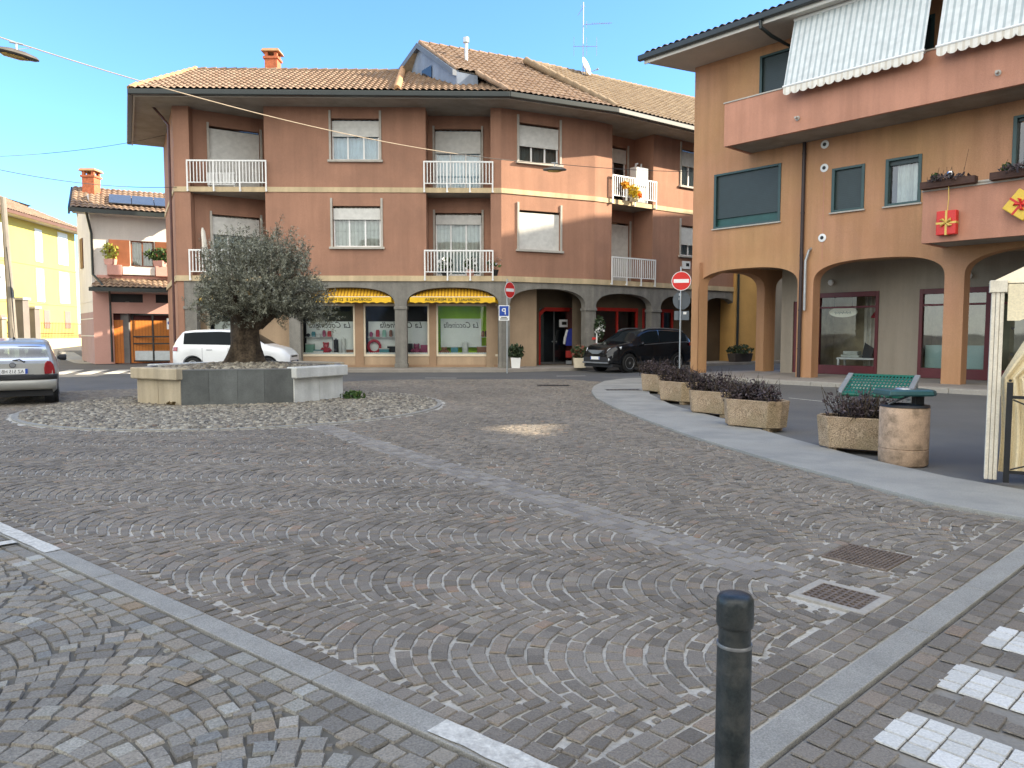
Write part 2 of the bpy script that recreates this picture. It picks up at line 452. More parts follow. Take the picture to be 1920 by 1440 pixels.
def fan(origin, e1, Wb, pitch, sag, bulge, half, nstone, xr, yr):
    """segmental arches: courses advance along e1, each arch spans a band of width Wb"""
    e1 = np.array(e1) / np.linalg.norm(e1); e2 = np.array([-e1[1], e1[0]])
    corners = np.array([(x, y) for x in xr for y in yr]) - np.array(origin)
    u0, u1 = (corners @ e1).min() - 1, (corners @ e1).max() + 1; w0, w1 = (corners @ e2).min() - 1, (corners @ e2).max() + 1
    ks = np.arange(math.floor(w0 / Wb), math.ceil(w1 / Wb)); is_ = np.arange(math.floor(u0 / pitch), math.ceil(u1 / pitch)); js = np.arange(nstone)
    K, I, J = np.meshgrid(ks, is_, js, indexing='ij'); K, I, J = K.ravel(), I.ravel(), J.ravel()
    off = ((I % 2) * .5 - .25) + rng.uniform(-.10, .10, len(K))
    q = (J + .5 + off * .7) / nstone
    tg = np.linspace(-.5, .5, 201); sl_ = np.sqrt(1 + (sag * 8 * tg / Wb) ** 2); cum = np.concatenate([[0], np.cumsum((sl_[1:] + sl_[:-1]) / 2)]); ARC = cum[-1] / 200 * Wb; cum /= cum[-1]
    t = np.interp(np.clip(q, .01, .99), cum, tg)
    wob = np.sin(K * 12.9898 + 4) * .3
    u = (I + wob) * pitch + bulge * sag * (1 - 4 * t * t); ww = (K + .5 + t) * Wb
    du = bulge * sag * (-8 * t) / Wb
    C = np.array(origin) + u[:, None] * e1 + ww[:, None] * e2
    T = e2[None] + du[:, None] * e1
    C += rng.normal(0, .0035, C.shape)
    T = T + rng.normal(0, .04, T.shape)
    cth = 1 / np.sqrt(1 + (sag * 8 * t / Wb) ** 2)
    fan.la = np.full(len(t), ARC / nstone / 2 - .0034) * (1 + rng.uniform(-.07, .05, len(t))); fan.lb = pitch * cth / 2 - fan.gap
    return C, T

fan.gap = .0068
def view_cull(C, ymax=26):
    return (C[:, 1] > 1.6) & (C[:, 1] < ymax) & (np.abs(C[:, 0]) < .74 * C[:, 1] + 1.6)

porph = [(0, (.165, .145, .120)), (.25, (.206, .181, .150)), (.5, (.230, .202, .168)), (.76, (.252, .222, .184)), (.90, (.258, .215, .170)), (.96, (.29, .26, .21)), (1, (.285, .205, .150))]
m_porph = island_mat('porphyry_setts', porph, .9, .42, 130, 1.0, .2, big=(.45, .10))
m_lus = island_mat('mixed_grey_green_setts', [(0, (.18, .165, .143)), (.3, (.262, .243, .208)), (.55, (.305, .28, .236)), (.74, (.295, .255, .20)), (.84, (.23, .228, .212)), (.94, (.36, .34, .285)), (.97, (.42, .41, .37)), (1, (.29, .22, .145))], .9, .45, 110, 1.0, .2, big=(.5, .10))
m_whset = island_mat('white_painted_setts', [(0, (.48, .465, .42)), (.5, (.60, .585, .535)), (1, (.68, .665, .615))], .85, .25, 90, .6, .2)

# straight double row of setts that crosses the plaza to the drains
D0 = np.array(XY(640, 812)); D1 = np.array(XY(1520, 1095)); dd = (D1 - D0) / np.linalg.norm(D1 - D0); dn = np.array([-dd[1], dd[0]])
def strip_coord(C, o, d):
    n = np.array([-d[1], d[0]]); r = C - np.array(o); return r @ d, r @ n

gr_c = [np.array(XY(1576, 1118)), np.array(XY(1625, 1043))]          # the two drain gratings
C, T = fan((0, 4), (math.cos(R(-9)), math.sin(R(-9))), 1.0, .092, .25, -1, .046, 12, (-16, 9), (2, 16))
s_, t_ = strip_coord(C, D0, dd)
keep = view_cull(C, 15.5) & inpoly(C, PLAZA) & (np.hypot(C[:, 0] - GC[0], C[:, 1] - GC[1]) > GR + .2)
near_strip = (np.abs(t_) < .215) & (s_ > -3) & (s_ < 12)
side = t_ < 0
near_dr = np.zeros(len(C), bool)
rd = np.array([R1_[0] - R0[0], R1_[1] - R0[1]]); rd = rd / np.linalg.norm(rd); rn = np.array([-rd[1], rd[0]])
for g in gr_c:
    a_, b_ = np.abs((C - g) @ rd), np.abs((C - g) @ rn)
    near_dr |= (a_ < .30) & (b_ < .31)
# rows that run along the two granite strips
ld = np.array([L1_[0] - L0[0], L1_[1] - L0[1]]); ld = ld / np.linalg.norm(ld); ln = np.array([-ld[1], ld[0]])
tL = (C - np.array(L0)) @ ln; tR = (C - np.array(R0)) @ rn
edge = (tL < .135) | (tR < .335)
kA = keep & side & ~near_strip & ~near_dr & ~edge
CA, TA = C[kA], T[kA]; LA_a, LA_b = fan.la[kA], fan.lb[kA]
C, T = fan((3, 9), (math.cos(R(112)), math.sin(R(112))), .95, .092, .24, 1, .046, 12, (-16, 9), (2, 26))
s_, t_ = strip_coord(C, D0, dd)
near_strip = (np.abs(t_) < .215) & (s_ > -3) & (s_ < 12)
near_dr = np.zeros(len(C), bool)
for g in gr_c:
    a_, b_ = np.abs((C - g) @ rd), np.abs((C - g) @ rn); near_dr |= (a_ < .30) & (b_ < .31)
tR = (C - np.array(R0)) @ rn
keep = view_cull(C, 25) & inpoly(C, PLAZA) & (np.hypot(C[:, 0] - GC[0], C[:, 1] - GC[1]) > GR + .2) & ~near_strip & ~near_dr & (tR > .335)
kB = keep & ((t_ >= 0) | (C[:, 1] > 15.5))
CB, TB = C[kB], T[kB]; LB_a, LB_b = fan.la[kB], fan.lb[kB]
def rows(o, d, s0, s1, t0, nrow, wid, lmin, lmax, gap=.012):
    cs, ts, ls = [], [], []
    n = np.array([-d[1], d[0]])
    for r in range(nrow):
        s = s0 + random.uniform(0, lmax)
        while s < s1:
            l = random.uniform(lmin, lmax)
            cs.append(np.array(o) + d * (s + l / 2) + n * (t0 + (r + .5) * wid)); ts.append(d); ls.append(l / 2 - gap / 2); s += l
    return np.array(cs), np.array(ts), np.array(ls)
Cd, Td, Ld = rows(D0, dd, -2.5, 11.3, -.2, 4, .098, .10, .17)
kk = inpoly(Cd, PLAZA) & view_cull(Cd) & (((Cd - np.array(R0)) @ rn) > .30)
for g in gr_c:
    kk &= ~((np.abs((Cd - g) @ rd) < .30) & (np.abs((Cd - g) @ rn) < .31))
Cd, Td, Ld = Cd[kk], Td[kk], Ld[kk]
Cr, Tr, Lr = rows(R0, rd, -1.5, 6, .015, 3, .093, .09, .14)
kk = inpoly(Cr, PLAZA) & view_cull(Cr); Cr, Tr, Lr = Cr[kk], Tr[kk], Lr[kk]
Ce, Te, Le = rows(L0, ld, -7, 6.5, .006, 1, .088, .07, .12)
kk = inpoly(Ce, PLAZA) & view_cull(Ce) & (((Ce - np.array(R0)) @ rn) > .05); Cr = np.concatenate([Cr, Ce[kk]]); Tr = np.concatenate([Tr, Te[kk]]); Lr = np.concatenate([Lr, Le[kk]])
# rows round the drains
Cg, Tg, Lg = [], [], []
for gi, g in enumerate(gr_c):
    c_, t2, l_ = rows(g - rd * .30 - rn * .31, rd, 0, .62, 0, 7, .0886, .08, .14)
    k = ~((np.abs((c_ - g) @ rd) - l_ < (.195, .215)[gi]) & (np.abs((c_ - g) @ rn) < .25))
    Cg.append(c_[k]); Tg.append(t2[k]); Lg.append(l_[k])
from mathutils import kdtree
def fillers(polyl, C, T, la, lb, ymax, step=.03, rmin=.013, rmax=.036):
    """small packing stones for the open corners that the arches leave"""
    T = T / np.linalg.norm(T, axis=1, keepdims=True)
    kt = kdtree.KDTree(len(C))
    for i, q in enumerate(C): kt.insert((q[0], q[1], 0), i)
    kt.balance()
    P = np.array(polyl); y0, y1 = max(1.6, P[:, 1].min()), min(ymax, P[:, 1].max()); gx = np.arange(P[:, 0].min(), P[:, 0].max(), step); gy = np.arange(y0, y1, step)
    X, Y = np.meshgrid(gx, gy); cand = np.stack([X.ravel(), Y.ravel()], 1); cand = cand[view_cull(cand) & inpoly(cand, polyl)] 
    out = []; ot = []; hs_ = []; cell = {}
    for q in cand + rng.uniform(-.008, .008, cand.shape):
        d = 1e9; bi = None
        for co, i, dist in kt.find_n((q[0], q[1], 0), 6):
            r = q - C[i]; a = abs(r @ T[i]) - la[i]; b_ = abs(r[1] * T[i][0] - r[0] * T[i][1]) - lb[i]
            dd_ = math.hypot(max(a, 0), max(b_, 0)) if max(a, b_) > 0 else max(a, b_)
            if dd_ < d: d = dd_; bi = i
        if d < rmin + .003: continue
        k0 = (int(q[0] / .07), int(q[1] / .07)); ok = True; rr_ = min(d - .004, rmax)
        for ix in (-1, 0, 1):
            for iy in (-1, 0, 1):
                for (qq, r0) in cell.get((k0[0] + ix, k0[1] + iy), ()):
                    if max(abs(qq[0] - q[0]), abs(qq[1] - q[1])) < r0 + rr_ + .004: ok = False
        if not ok: continue
        cell.setdefault(k0, []).append((q, rr_)); out.append(q); ot.append(T[bi]); hs_.append(rr_)
    return np.array(out).reshape(-1, 2), np.array(ot).reshape(-1, 2), np.array(hs_)
CC = np.concatenate([CA, CB, Cr] + Cg); TT = np.concatenate([TA, TB, Tr] + Tg)
LL = np.concatenate([LA_a, LB_a, Lr] + Lg); LH = np.concatenate([LA_b, LB_b, np.full(len(CC) - len(CA) - len(CB), .0405)])
Cz = np.concatenate([CC, Cd]); Tz = np.concatenate([TT, Td]); Lz = np.concatenate([LL, Ld]); Hz = np.concatenate([LH, np.full(len(Cd), .0445)])
fc_, ft_, fh_ = fillers(PLAZA, Cz, Tz, Lz, Hz, 10)
okf = np.ones(len(fc_), bool)
for gi, g in enumerate(gr_c): okf &= ~((np.abs((fc_ - g) @ rd) - fh_ < (.20, .222)[gi]) & (np.abs((fc_ - g) @ rn) - fh_ < (.22, .218)[gi]))
okf &= (((fc_ - np.array(R0)) @ rn) - fh_ * 1.45 > .002) & (((fc_ - np.array(L0)) @ ln) - fh_ * 1.45 > .002)
fc_, ft_, fh_ = fc_[okf], ft_[okf], fh_[okf]
CC = np.concatenate([CC, fc_]); TT = np.concatenate([TT, ft_]); LL = np.concatenate([LL, fh_]); LH = np.concatenate([LH, fh_])
stones_mesh('plaza_paving', CC, TT, LL, LH, m_porph)
m_band = island_mat('paler_grey_setts', [(0, (.19, .168, .142)), (.5, (.245, .218, .184)), (1, (.29, .262, .22))], .75, .22, 90, .5, .4)
stones_mesh('stone_band', Cd, Td, Ld, np.full(len(Cd), .0445), m_band)

# left, lighter setts behind the left granite strip
Q = np.array(L0) - ln * .26
LEFT = [ext(L0, L1_, .6), L0, Lfar]; 
def off(p, d, n, k): return (p[0] + n[0] * k, p[1] + n[1] * k)
Lw = .135
LEFT = [off(V0, ld, ln, -Lw), off(Lfar, ld, ln, -Lw), (-12, 1.0), (-2, 1.0), (V0[0] + .3, 1.2)]
sheet('joint_soil', LEFT, -.0115, m_mortar2)
fan.gap = .0035
C, T = fan((-1.2, 2.4), (math.cos(R(78)), math.sin(R(78))), 1.15, .097, .27, 1, .05, 14, (-12, 2), (.8, 12))
tL = (C - np.array(L0)) @ ln
k = (C[:, 1] > 1.5) & (np.abs(C[:, 0]) < .74 * C[:, 1] + 1.6) & inpoly(C, LEFT) & (tL < -Lw - .235)
Cl, Tl, Ll = rows(L0, ld, -7, 6.5, -Lw - .205, 2, .102, .09, .15)
k2 = inpoly(Cl, LEFT + []) ; Cl, Tl, Ll = Cl[k2], Tl[k2], Ll[k2]
Cx = np.concatenate([C[k], Cl]); Tx = np.concatenate([T[k], Tl]); Lx = np.concatenate([fan.la[k], Ll]); Hx = np.concatenate([fan.lb[k], np.full(len(Cl), .0455)])
fc_, ft_, fh_ = fillers(LEFT, Cx, Tx, Lx, Hx, 6.5)
okf = ((fc_ - np.array(L0)) @ ln) + fh_ * 1.45 < -Lw - .002
fc_, ft_, fh_ = fc_[okf], ft_[okf], fh_[okf]
Cx = np.concatenate([Cx, fc_]); Tx = np.concatenate([Tx, ft_]); Lx = np.concatenate([Lx, fh_]); Hx = np.concatenate([Hx, fh_])
stones_mesh('parking_bay_paving', Cx, Tx, Lx, Hx, m_lus, jit=.09, zj=.003, chamf=.004, h=.014)

# right, straight rows with the zebra stripes of white setts
Rw = .14
RIGHT = [off(V0, rd, rn, -Rw), off(Rfar, rd, rn, -Rw), ((outer0[0] * 2 + inner0[0]) / 3, (outer0[1] * 2 + inner0[1]) / 3), (5, .8), (V0[0] + .4, 1.0)]
sheet('crossing_joint_soil', RIGHT, -.0135, mat('grey_joints', (.24, .222, .19), .95, .2, 3, .3, 60))
Cc, Tc, Lc = rows(np.array(R0) - rn * (Rw + .01), -rn, 0, 4.5, -6.0, 70, .112, .13, .24)
# rows() runs across: rebuild along rd instead so that the stones lie in rows parallel to the kerb
Cc, Tc, Lc = rows(np.array(R0), rd, -2.5, 6.0, -Rw - .008 - 46 * .094, 46, .094, .09, .15)
k = inpoly(Cc, RIGHT) & (Cc[:, 1] > 1.3) & (np.abs(Cc[:, 0]) < .74 * Cc[:, 1] + 1.6)
Cc, Tc, Lc = Cc[k], Tc[k], Lc[k]
z1 = np.array(XY(1628, 1383)); z2 = np.array(XY(1697, 1330)); y1 = np.array(XY(1755, 1285))
s1 = (z1 - np.array(R0)) @ rd; sw = (z2 - z1) @ rd; per = (y1 - z1) @ rd
t1 = (z1 - np.array(R0)) @ rn
s_, t_ = strip_coord(Cc, R0, rd)
isw = np.zeros(len(Cc), bool)
# white setts get their own tight grid inside each stripe
Wc, Wt, Wl = [], [], []
for q in range(-1, 6):
    a0 = s1 + q * per
    isw |= (s_ + Lc > a0 + .01) & (s_ - Lc < a0 + sw - .01) & (t_ < t1 - .0)
    for r in range(32):
        tt = t1 - .010 - (r + .5) * .094
        s = a0; n_ = 3 + (r % 2)
        cuts = np.sort(np.concatenate([[0, sw], (np.arange(1, n_) / n_ + rng.uniform(-.06, .06, n_ - 1)) * sw]))
        for c0, c1 in zip(cuts, cuts[1:]):
            Wc.append(np.array(R0) + rd * (a0 + (c0 + c1) / 2) + rn * tt); Wt.append(rd); Wl.append((c1 - c0) / 2 - .005)
Wc, Wt, Wl = np.array(Wc), np.array(Wt), np.array(Wl)
k = inpoly(Wc, RIGHT)
stones_mesh('crossing_paving', Cc[~isw], Tc[~isw], Lc[~isw], np.full((~isw).sum(), .0415), m_porph)
stones_mesh('zebra_crossing_stripes', Wc[k], Wt[k], Wl[k], np.full(k.sum(), .0435), m_whset, chamf=.002, zj=.0008, jit=.035, tilt=.004)
# granite strips made of slabs
def slabs(name, A, Bp, nrm, wid, lens, mpaint=None, painted=()):
    b = MB(); d = Vector((Bp[0] - A[0], Bp[1] - A[1])); L = d.length; d.normalize(); n = Vector(nrm); s = 0; pts = []
    pb = MB()
    while s < L:
        l = min(random.uniform(*lens), L - s); a = Vector(A) + d * (s + .004); c = Vector(A) + d * (s + l - .004); dz = random.uniform(-.002, .002)
        b.prism([a, c, c - n * wid, a - n * wid], -.03, .004 + dz); s += l
    struct(name, b, m_kerb, bevel=.004)
slabs('granite_strip', Lfar, V0, (ln[0], ln[1]), Lw - .012, (.8, 1.1))
slabs('granite_strip', V0, Rfar, (rn[0], rn[1]), Rw - .012, (.8, 1.1))
def paint_on(name, A, Bp, n, wid, z=.0105):
    b = MB(); A = Vector(A); Bp = Vector(Bp); n = Vector(n)
    N = 14; P = []; Qs = []
    for i in range(N + 1):
        p = A.lerp(Bp, i / N); P.append(p - n * random.uniform(.0, .008)); Qs.append(p - n * (wid - random.uniform(0, .012)))
    for i in range(N):
        b.face([(*P[i], z), (*Qs[i], z), (*Qs[i + 1], z), (*P[i + 1], z)])
    struct(name, b, m_paint)
lnv = (ln[0], ln[1])
pA = np.array(XY(840, 1352)); pA = np.array(L0) + ld * ((pA - np.array(L0)) @ ld)
paint_on('bay_marking', pA, ext(L0, V0, -.05), lnv, Lw - .02)
paint_on('bay_marking', ext(L1_, L0, .0), ext(L1_, L0, 1.75), lnv, Lw - .02)
cr = np.array(L0) - ld * .42
paint_on('bay_marking', cr - ln * (Lw + .0), cr - ln * (Lw + 2.4) - ld * .25, (ld[0], ld[1]), .11, .0125)

# asphalt between the planters and the arcade, side street, markings
sheet('parking_lane', inner + [inner0, (20, 6), (14, 24), (5.5, 27.2), (3.0, 25.6)], -.016, m_asph2)
b = MB()
def rect_on(bm, p, q, wdt, z):
    p = Vector(p); q = Vector(q); d = (q - p).normalized(); n = Vector((-d.y, d.x)) * wdt / 2
    bm.face([(*(p - n), z), (*(q - n), z), (*(q + n), z), (*(p + n), z)])
for i, (xa, xb, y0, y1) in enumerate(((105, 152, 690.2, 701.5), (155, 200, 690.2, 701.5), (208, 245, 690.2, 700), (252, 290, 690.2, 700))):
    bm = MB(); p = XY(xa, y1); q = XY(xb - 8, y0 + 2.5); rect_on(bm, p, q, .55, -.012); struct('zebra_stripe', bm, m_paint)
bm = MB(); rect_on(bm, XY(797, 708), XY(856, 708.2), .16, -.012); struct('lane_dash', bm, m_paint)
bm = MB(); rect_on(bm, XY(1044, 704.5), XY(1098, 704), .16, -.012); struct('lane_dash', bm, m_paint)
bm = MB(); rect_on(bm, XY(1479, 745), XY(1576, 755), .07, -.012); struct('lane_line', bm, m_paint)
for px, py, a in ((1168, 733.5, .2), (1037, 723, 0)):
    bm = MB(); p = G(px, py); h = .038 if px == 1168 else .012
    for i in range(9): bm.box(p.x - .42 + i * .095, p.x - .35 + i * .095, p.y - .16, p.y + .16, h - .01, h)
    bm.box(p.x - .46, p.x + .46, p.y - .19, p.y - .17, h - .01, h + .002); bm.box(p.x - .46, p.x + .46, p.y + .17, p.y + .19, h - .01, h + .002)
    bm.box(p.x - .45, p.x + .45, p.y - .168, p.y + .168, h - .022, h - .0105)
    o = obj('gully_grate', bm, m_black); tag(o, 'small dark slot gully grate set in the pale curved walkway' if px == 1168 else 'small dark slot gully grate in the cobbles before the shop doorway', 'drain grate')

# drain gratings in the near plaza
m_rust = mat('rusty_cast_iron', (.20, .155, .12), .6, .25, 12, .3, 90, metal=.3, fine=.2)
def grating(c, hl, hw, label, frame_m, frw, holes, name):
    t = thing(name, label, 'drain grate', (c[0], c[1], 0), math.atan2(-rn[1], -rn[0]))
    b = MB(PM[t]); z = .006
    b.box(-hl - frw, hl + frw, -hw - frw, -hw, -.02, z); b.box(-hl - frw, hl + frw, hw, hw + frw, -.02, z)
    b.box(-hl - frw, -hl, -hw, hw, -.02, z); b.box(hl, hl + frw, -hw, hw, -.02, z); obj('frame', b, frame_m, t, bevel=.003)
    b = MB(PM[t]); nx, ny = holes; bw = .0155 if nx < 10 else .0095
    for i in range(nx + 1):
        x = -hl + 2 * hl * i / nx; b.box(max(-hl, x - bw / 2), min(hl, x + bw / 2), -hw, hw, -.03, z - .002)
    for j in range(ny + 1):
        y = -hw + 2 * hw * j / ny; b.box(-hl, hl, max(-hw, y - bw / 2), min(hw, y + bw / 2), -.03, z - .003)
    obj('grid', b, m_rust, t)
    b = MB(PM[t]); b.face([(-hl, -hw, -.0085), (hl, -hw, -.0085), (hl, hw, -.0085), (-hl, hw, -.0085)]); obj('pit', b, m_black, t)
m_oldconc = mat('pale_old_cement', (.38, .35, .30), .9, .15, 6, .4, 60, dirt=(.2, .17, .14), dirtamt=.5, dirtscale=6)
grating(gr_c[0], .165, .145, 'rusty square-holed drain grate in a pale cement frame, nearest to the bollard', m_oldconc, .05, (8, 7), 'drain_grate')
grating(gr_c[1], .20, .205, 'brown mesh drain grate without pale frame, behind the cement framed one', m_rust, .012, (15, 10), 'drain_grate')
# ================================================================ central apartment building
FA = Fac((0, 30.25), (1, .0245))
sB0 = FA.s(940, 365)
P1 = FA.pt(sB0); FB = Fac((P1.x, P1.y), (.906, .423))
sC0 = FB.s(1115, 380)
P2 = FB.pt(sC0); FC = Fac((P2.x, P2.y), (.81, .586))
sL = FA.s(330, 450)
PL = FA.pt(sL); FL = Fac((PL.x - .46 * 7.4, PL.y + .89 * 7.4), (.46, -.89))   # left flank, runs towards the front corner
ZS1, ZS1T, ZS2, ZS2T, ZSOF = 3.58, 3.80, 7.08, 7.28, 10.40
C_END = 13.0
apt = thing('apartment_building', 'brown three storey apartment block with tiled roof and yellow shop awnings below', 'building', (-4, 31, 0))

def wall(mb, s0, s1, z0, z1, holes=(), th=.25, d=0.0):
    S = sorted({s0, s1, *[h[0] for h in holes], *[h[1] for h in holes]}); Z = sorted({z0, z1, *[h[2] for h in holes], *[h[3] for h in holes]})
    S = [x for x in S if s0 <= x <= s1]; Z = [x for x in Z if z0 <= x <= z1]
    for a, c in zip(S, S[1:]):
        for e, g in zip(Z, Z[1:]):
            ms, mz = (a + c) / 2, (e + g) / 2
            if any(h[0] < ms < h[1] and h[2] < mz < h[3] for h in holes): continue
            mb.face([(a, d, e), (c, d, e), (c, d, g), (a, d, g)])
    for h in holes:
        a, c, e, g = h
        mb.face([(a, d, e), (a, d, g), (a, d + th, g), (a, d + th, e)]); mb.face([(c, d, g), (c, d, e), (c, d + th, e), (c, d + th, g)])
        mb.face([(a, d, g), (c, d, g), (c, d + th, g), (a, d + th, g)]); mb.face([(c, d, e), (a, d, e), (a, d + th, e), (c, d + th, e)])

def hole(F, x0, x1, y0, y1):
    s0 = F.sz(x0, (y0 + y1) / 2)[0]; s1 = F.sz(x1, (y0 + y1) / 2)[0]; xm = (x0 + x1) / 2
    return (s0, s1, F.sz(xm, y1)[1], F.sz(xm, y0)[1])

def window(F, root, h, blind, panes=3, sill=True, trim=True, door=False, frame_m=None, blind_m=None, cur_m=None, guides=.3, curt=True, room_m=None, name='window'):
    frame_m = frame_m or m_white; blind_m = blind_m or m_blind; cur_m = cur_m or m_curtain
    s0, s1, z0, z1 = h; M = F.M
    zb = z1 - (z1 - z0) * blind
    b = MB(M); t = .06; d0, d1 = .13, .19
    ztop = z1 if blind < .02 else zb + .04
    if blind < .97:
        b.box(s0 + .01, s0 + .01 + t, d0, d1, z0, ztop); b.box(s1 - .01 - t, s1 - .01, d0, d1, z0, ztop)
        b.box(s0 + .01 + t, s1 - .01 - t, d0, d1, z0, z0 + t * (2.5 if door else 1)); b.box(s0 + .01 + t, s1 - .01 - t, d0, d1, ztop - t, ztop)
        for k in range(1, panes):
            x = s0 + (s1 - s0) * k / panes; b.box(x - t * .55, x + t * .55, d0 + .004, d1 - .004, z0 + t, ztop - t)
    else:
        b.box(s0 + .01, s1 - .01, d0, d1, z0, z0 + .08)
    w_ = obj(name, b, frame_m, root, bevel=.004)
    PM[w_] = PM[root]
    if blind < .97:
        b = MB(M); b.face([(s0 + .06, .165, z0 + .04), (s1 - .06, .165, z0 + .04), (s1 - .06, .165, ztop), (s0 + .06, .165, ztop)]); obj('pane', b, m_glass, w_)
        if curt:
            b = MB(M); n = 28; pts = []
            for i in range(n + 1):
                x = s0 + .05 + (s1 - s0 - .1) * i / n; pts.append((x, .30 + .03 * math.sin(i * 1.9)))
            for p, q in zip(pts, pts[1:]): b.face([(p[0], p[1], z0), (q[0], q[1], z0), (q[0], q[1], z1), (p[0], p[1], z1)])
            obj('curtain', b, cur_m, w_, smooth=True)
    b = MB(M); e = .012
    b.box(s0 - .05, s1 + .05, .262 + .5, .762 + .3, z0 - .05, z1 + .05)
    b.face([(s0, .262, z0), (s0, .762, z0), (s0, .762, z1), (s0, .262, z1)]); b.face([(s1, .262, z0), (s1, .762, z0), (s1, .762, z1), (s1, .262, z1)])
    b.face([(s0, .262, z0), (s1, .262, z0), (s1, .762, z0), (s0, .762, z0)]); b.face([(s0, .262, z1), (s1, .262, z1), (s1, .762, z1), (s0, .762, z1)])
    obj('room', b, room_m or m_room, w_)
    if blind > .02:
        b = MB(M); b.box(s0 + .02, s1 - .02, .06, .09, zb, z1 - .09); b.box(s0 + .02, s1 - .02, .055, .095, zb - .05, zb); obj('roller_blind', b, blind_m, w_)
    if trim:
        k = .085
        for x0, x1 in ((s0 - k, s0 - .002), (s1 + .002, s1 + k)):
            b = MB(M); b.box(x0, x1, -.05, .02, z0 - .0, z1 + guides); obj('jamb', b, m_jamb, w_, bevel=.005)
    if sill:
        b = MB(M); b.box(s0 - .14, s1 + .14, -.11, .12, z0 - .09, z0 - .003); obj('sill', b, m_jamb, w_, bevel=.006)
    return w_

def railing(F, root, s0, s1, z0, z1, out, posts=4, spacing=.125, m=None, foot=.2, name='railing'):
    m = m or m_white
    b = MB(F.M); d = -out; zt = z1
    b.box(s0, s1, d - .025, d + .025, zt - .06, zt); b.box(s0, s1, d - .018, d + .018, z0 + .13, z0 + .165)
    for i in range(posts):
        x = s0 + (s1 - s0) * i / (posts - 1); b.box(x - .028, x + .028, d - .0205, d + .0205, z0 - foot, zt - .001)
        b.box(x - .04, x + .04, d + .0205, d + .075, z0 - foot + .02, z0 - foot + .07)
    n = int((s1 - s0) / spacing)
    for i in range(1, n):
        x = s0 + (s1 - s0) * i / n; b.box(x - .0165, x + .0165, d - .012, d + .012, z0 + .16, zt - .05)
    return obj(name, b, m, root)

# --- walls
LA = (FA.s(358, 400), FA.s(498, 400)); LB = (FA.s(799, 400), FA.s(920, 400)); LC = (FC.s(1147, 400), FC.s(1224, 400))
hA = [hole(FA, 621, 711, 222, 300), hole(FA, 624, 714, 386, 463)]
hB = [hole(FB, 973, 1049, 234, 306), hole(FB, 973, 1050, 396, 469)]
hC = [hole(FC, 1277, 1330, 284, 352), hole(FC, 1276, 1330, 425, 481)]
b = MB(FA.M)
wall(b, sL, LA[0], ZS1, ZSOF); wall(b, LA[1], LB[0], ZS1, ZSOF, hA); wall(b, LB[1], sB0, ZS1, ZSOF)
b.M = FB.M; wall(b, 0, sC0, ZS1, ZSOF, hB)
b.M = FC.M; wall(b, 0, LC[0], ZS1, ZSOF); wall(b, LC[1], C_END, ZS1, ZSOF, hC)
b.M = FL.M; wall(b, 0, 7.4, 0, ZSOF)
b.M = None
bk = [Vector((FL.P.x, FL.P.y, 0)), Vector((FL.P.x + 1, FL.P.y, 0)), Vector((1.5, 37, 0)), FC.pt(C_END, 8.5), FC.pt(C_END)]
for p, q in zip(bk, bk[1:]):
    b.face([q, p, p + Vector((0, 0, ZSOF)), q + Vector((0, 0, ZSOF))])
obj('wall', b, m_brown, apt)

# --- loggias
def loggia(F, ss, dl, dr, z0, z1, label):
    s0, s1 = ss
    b = MB(F.M)
    b.face([(s0, 0, z0), (s0, 0, z1), (s0, dl, z1), (s0, dl, z0)]); b.face([(s1, 0, z1), (s1, 0, z0), (s1, dr, z0), (s1, dr, z1)])
    a = F.pt(s0, dl); c = F.pt(s1, dr); BF = Fac((a.x, a.y), (c.x - a.x, c.y - a.y))
    return b, BF, (c - a).length
def loggia_slab(F, ss, dl, dr, z0, z1, mc=None):
    s0, s1 = ss
    b = MB(F.M); b.face([(s0, 0, z0), (s1, 0, z0), (s1, dr, z0), (s0, dl, z0)]); obj('loggia_floor', b, m_soffit, apt)
    b = MB(F.M); b.face([(s0, 0, z1), (s0, dl, z1), (s1, dr, z1), (s1, 0, z1)]); obj('loggia_ceiling', b, m_soffit, apt)
def build_loggia(F, ss, dl, dr, z0, z1, door, blind, panes=3, cm=None, curt=True, rail=None, seen=None):
    b, BF, L = loggia(F, ss, dl, dr, z0, z1, None)
    hs = []
    if door:
        x0, x1, ytop = door
        a = BF.sz(x0, ytop + 20)[0]; c = BF.sz(x1, ytop + 20)[0]; zt = BF.sz((x0 + x1) / 2, ytop)[1]
        a = max(.1, a); c = min(L - .06, c); h = (a, c, z0 + .02, min(zt, z1 - .15)); hs = [h]
    b.M = BF.M; wall(b, 0, L, z0, z1, hs); obj('loggia_wall', b, m_brown, apt)
    loggia_slab(F, ss, dl, dr, z0, z1)
    if door:
        window(BF, apt, h, blind, panes, sill=False, door=True, cur_m=cm, curt=curt, name='balcony_door', guides=.12)
    return BF, L, (hs[0] if hs else None)
m_blcurt = mat('blue_white_curtain', (.62, .70, .76), .9, .1, 3)
build_loggia(FA, LA, .4, 2.2, ZS2T, ZSOF - .004, (392, 487, 242), .98)
build_loggia(FA, LA, .4, 2.2, ZS1T, ZS2, (398, 488, 405), .30)
build_loggia(FA, LB, 1.15, 1.15, ZS2T, ZSOF - .004, (815, 902, 242), .36, cm=m_blcurt)
build_loggia(FA, LB, 1.15, 1.15, ZS1T, ZS2, (816, 903, 399), .16)
build_loggia(FC, LC, 1.2, 1.2, ZS2T, ZSOF - .004, (1130, 1176, 274), .25, panes=2, curt=False)
build_loggia(FC, LC, 1.2, 1.2, ZS1T, ZS2, (1130, 1180, 417), .98)
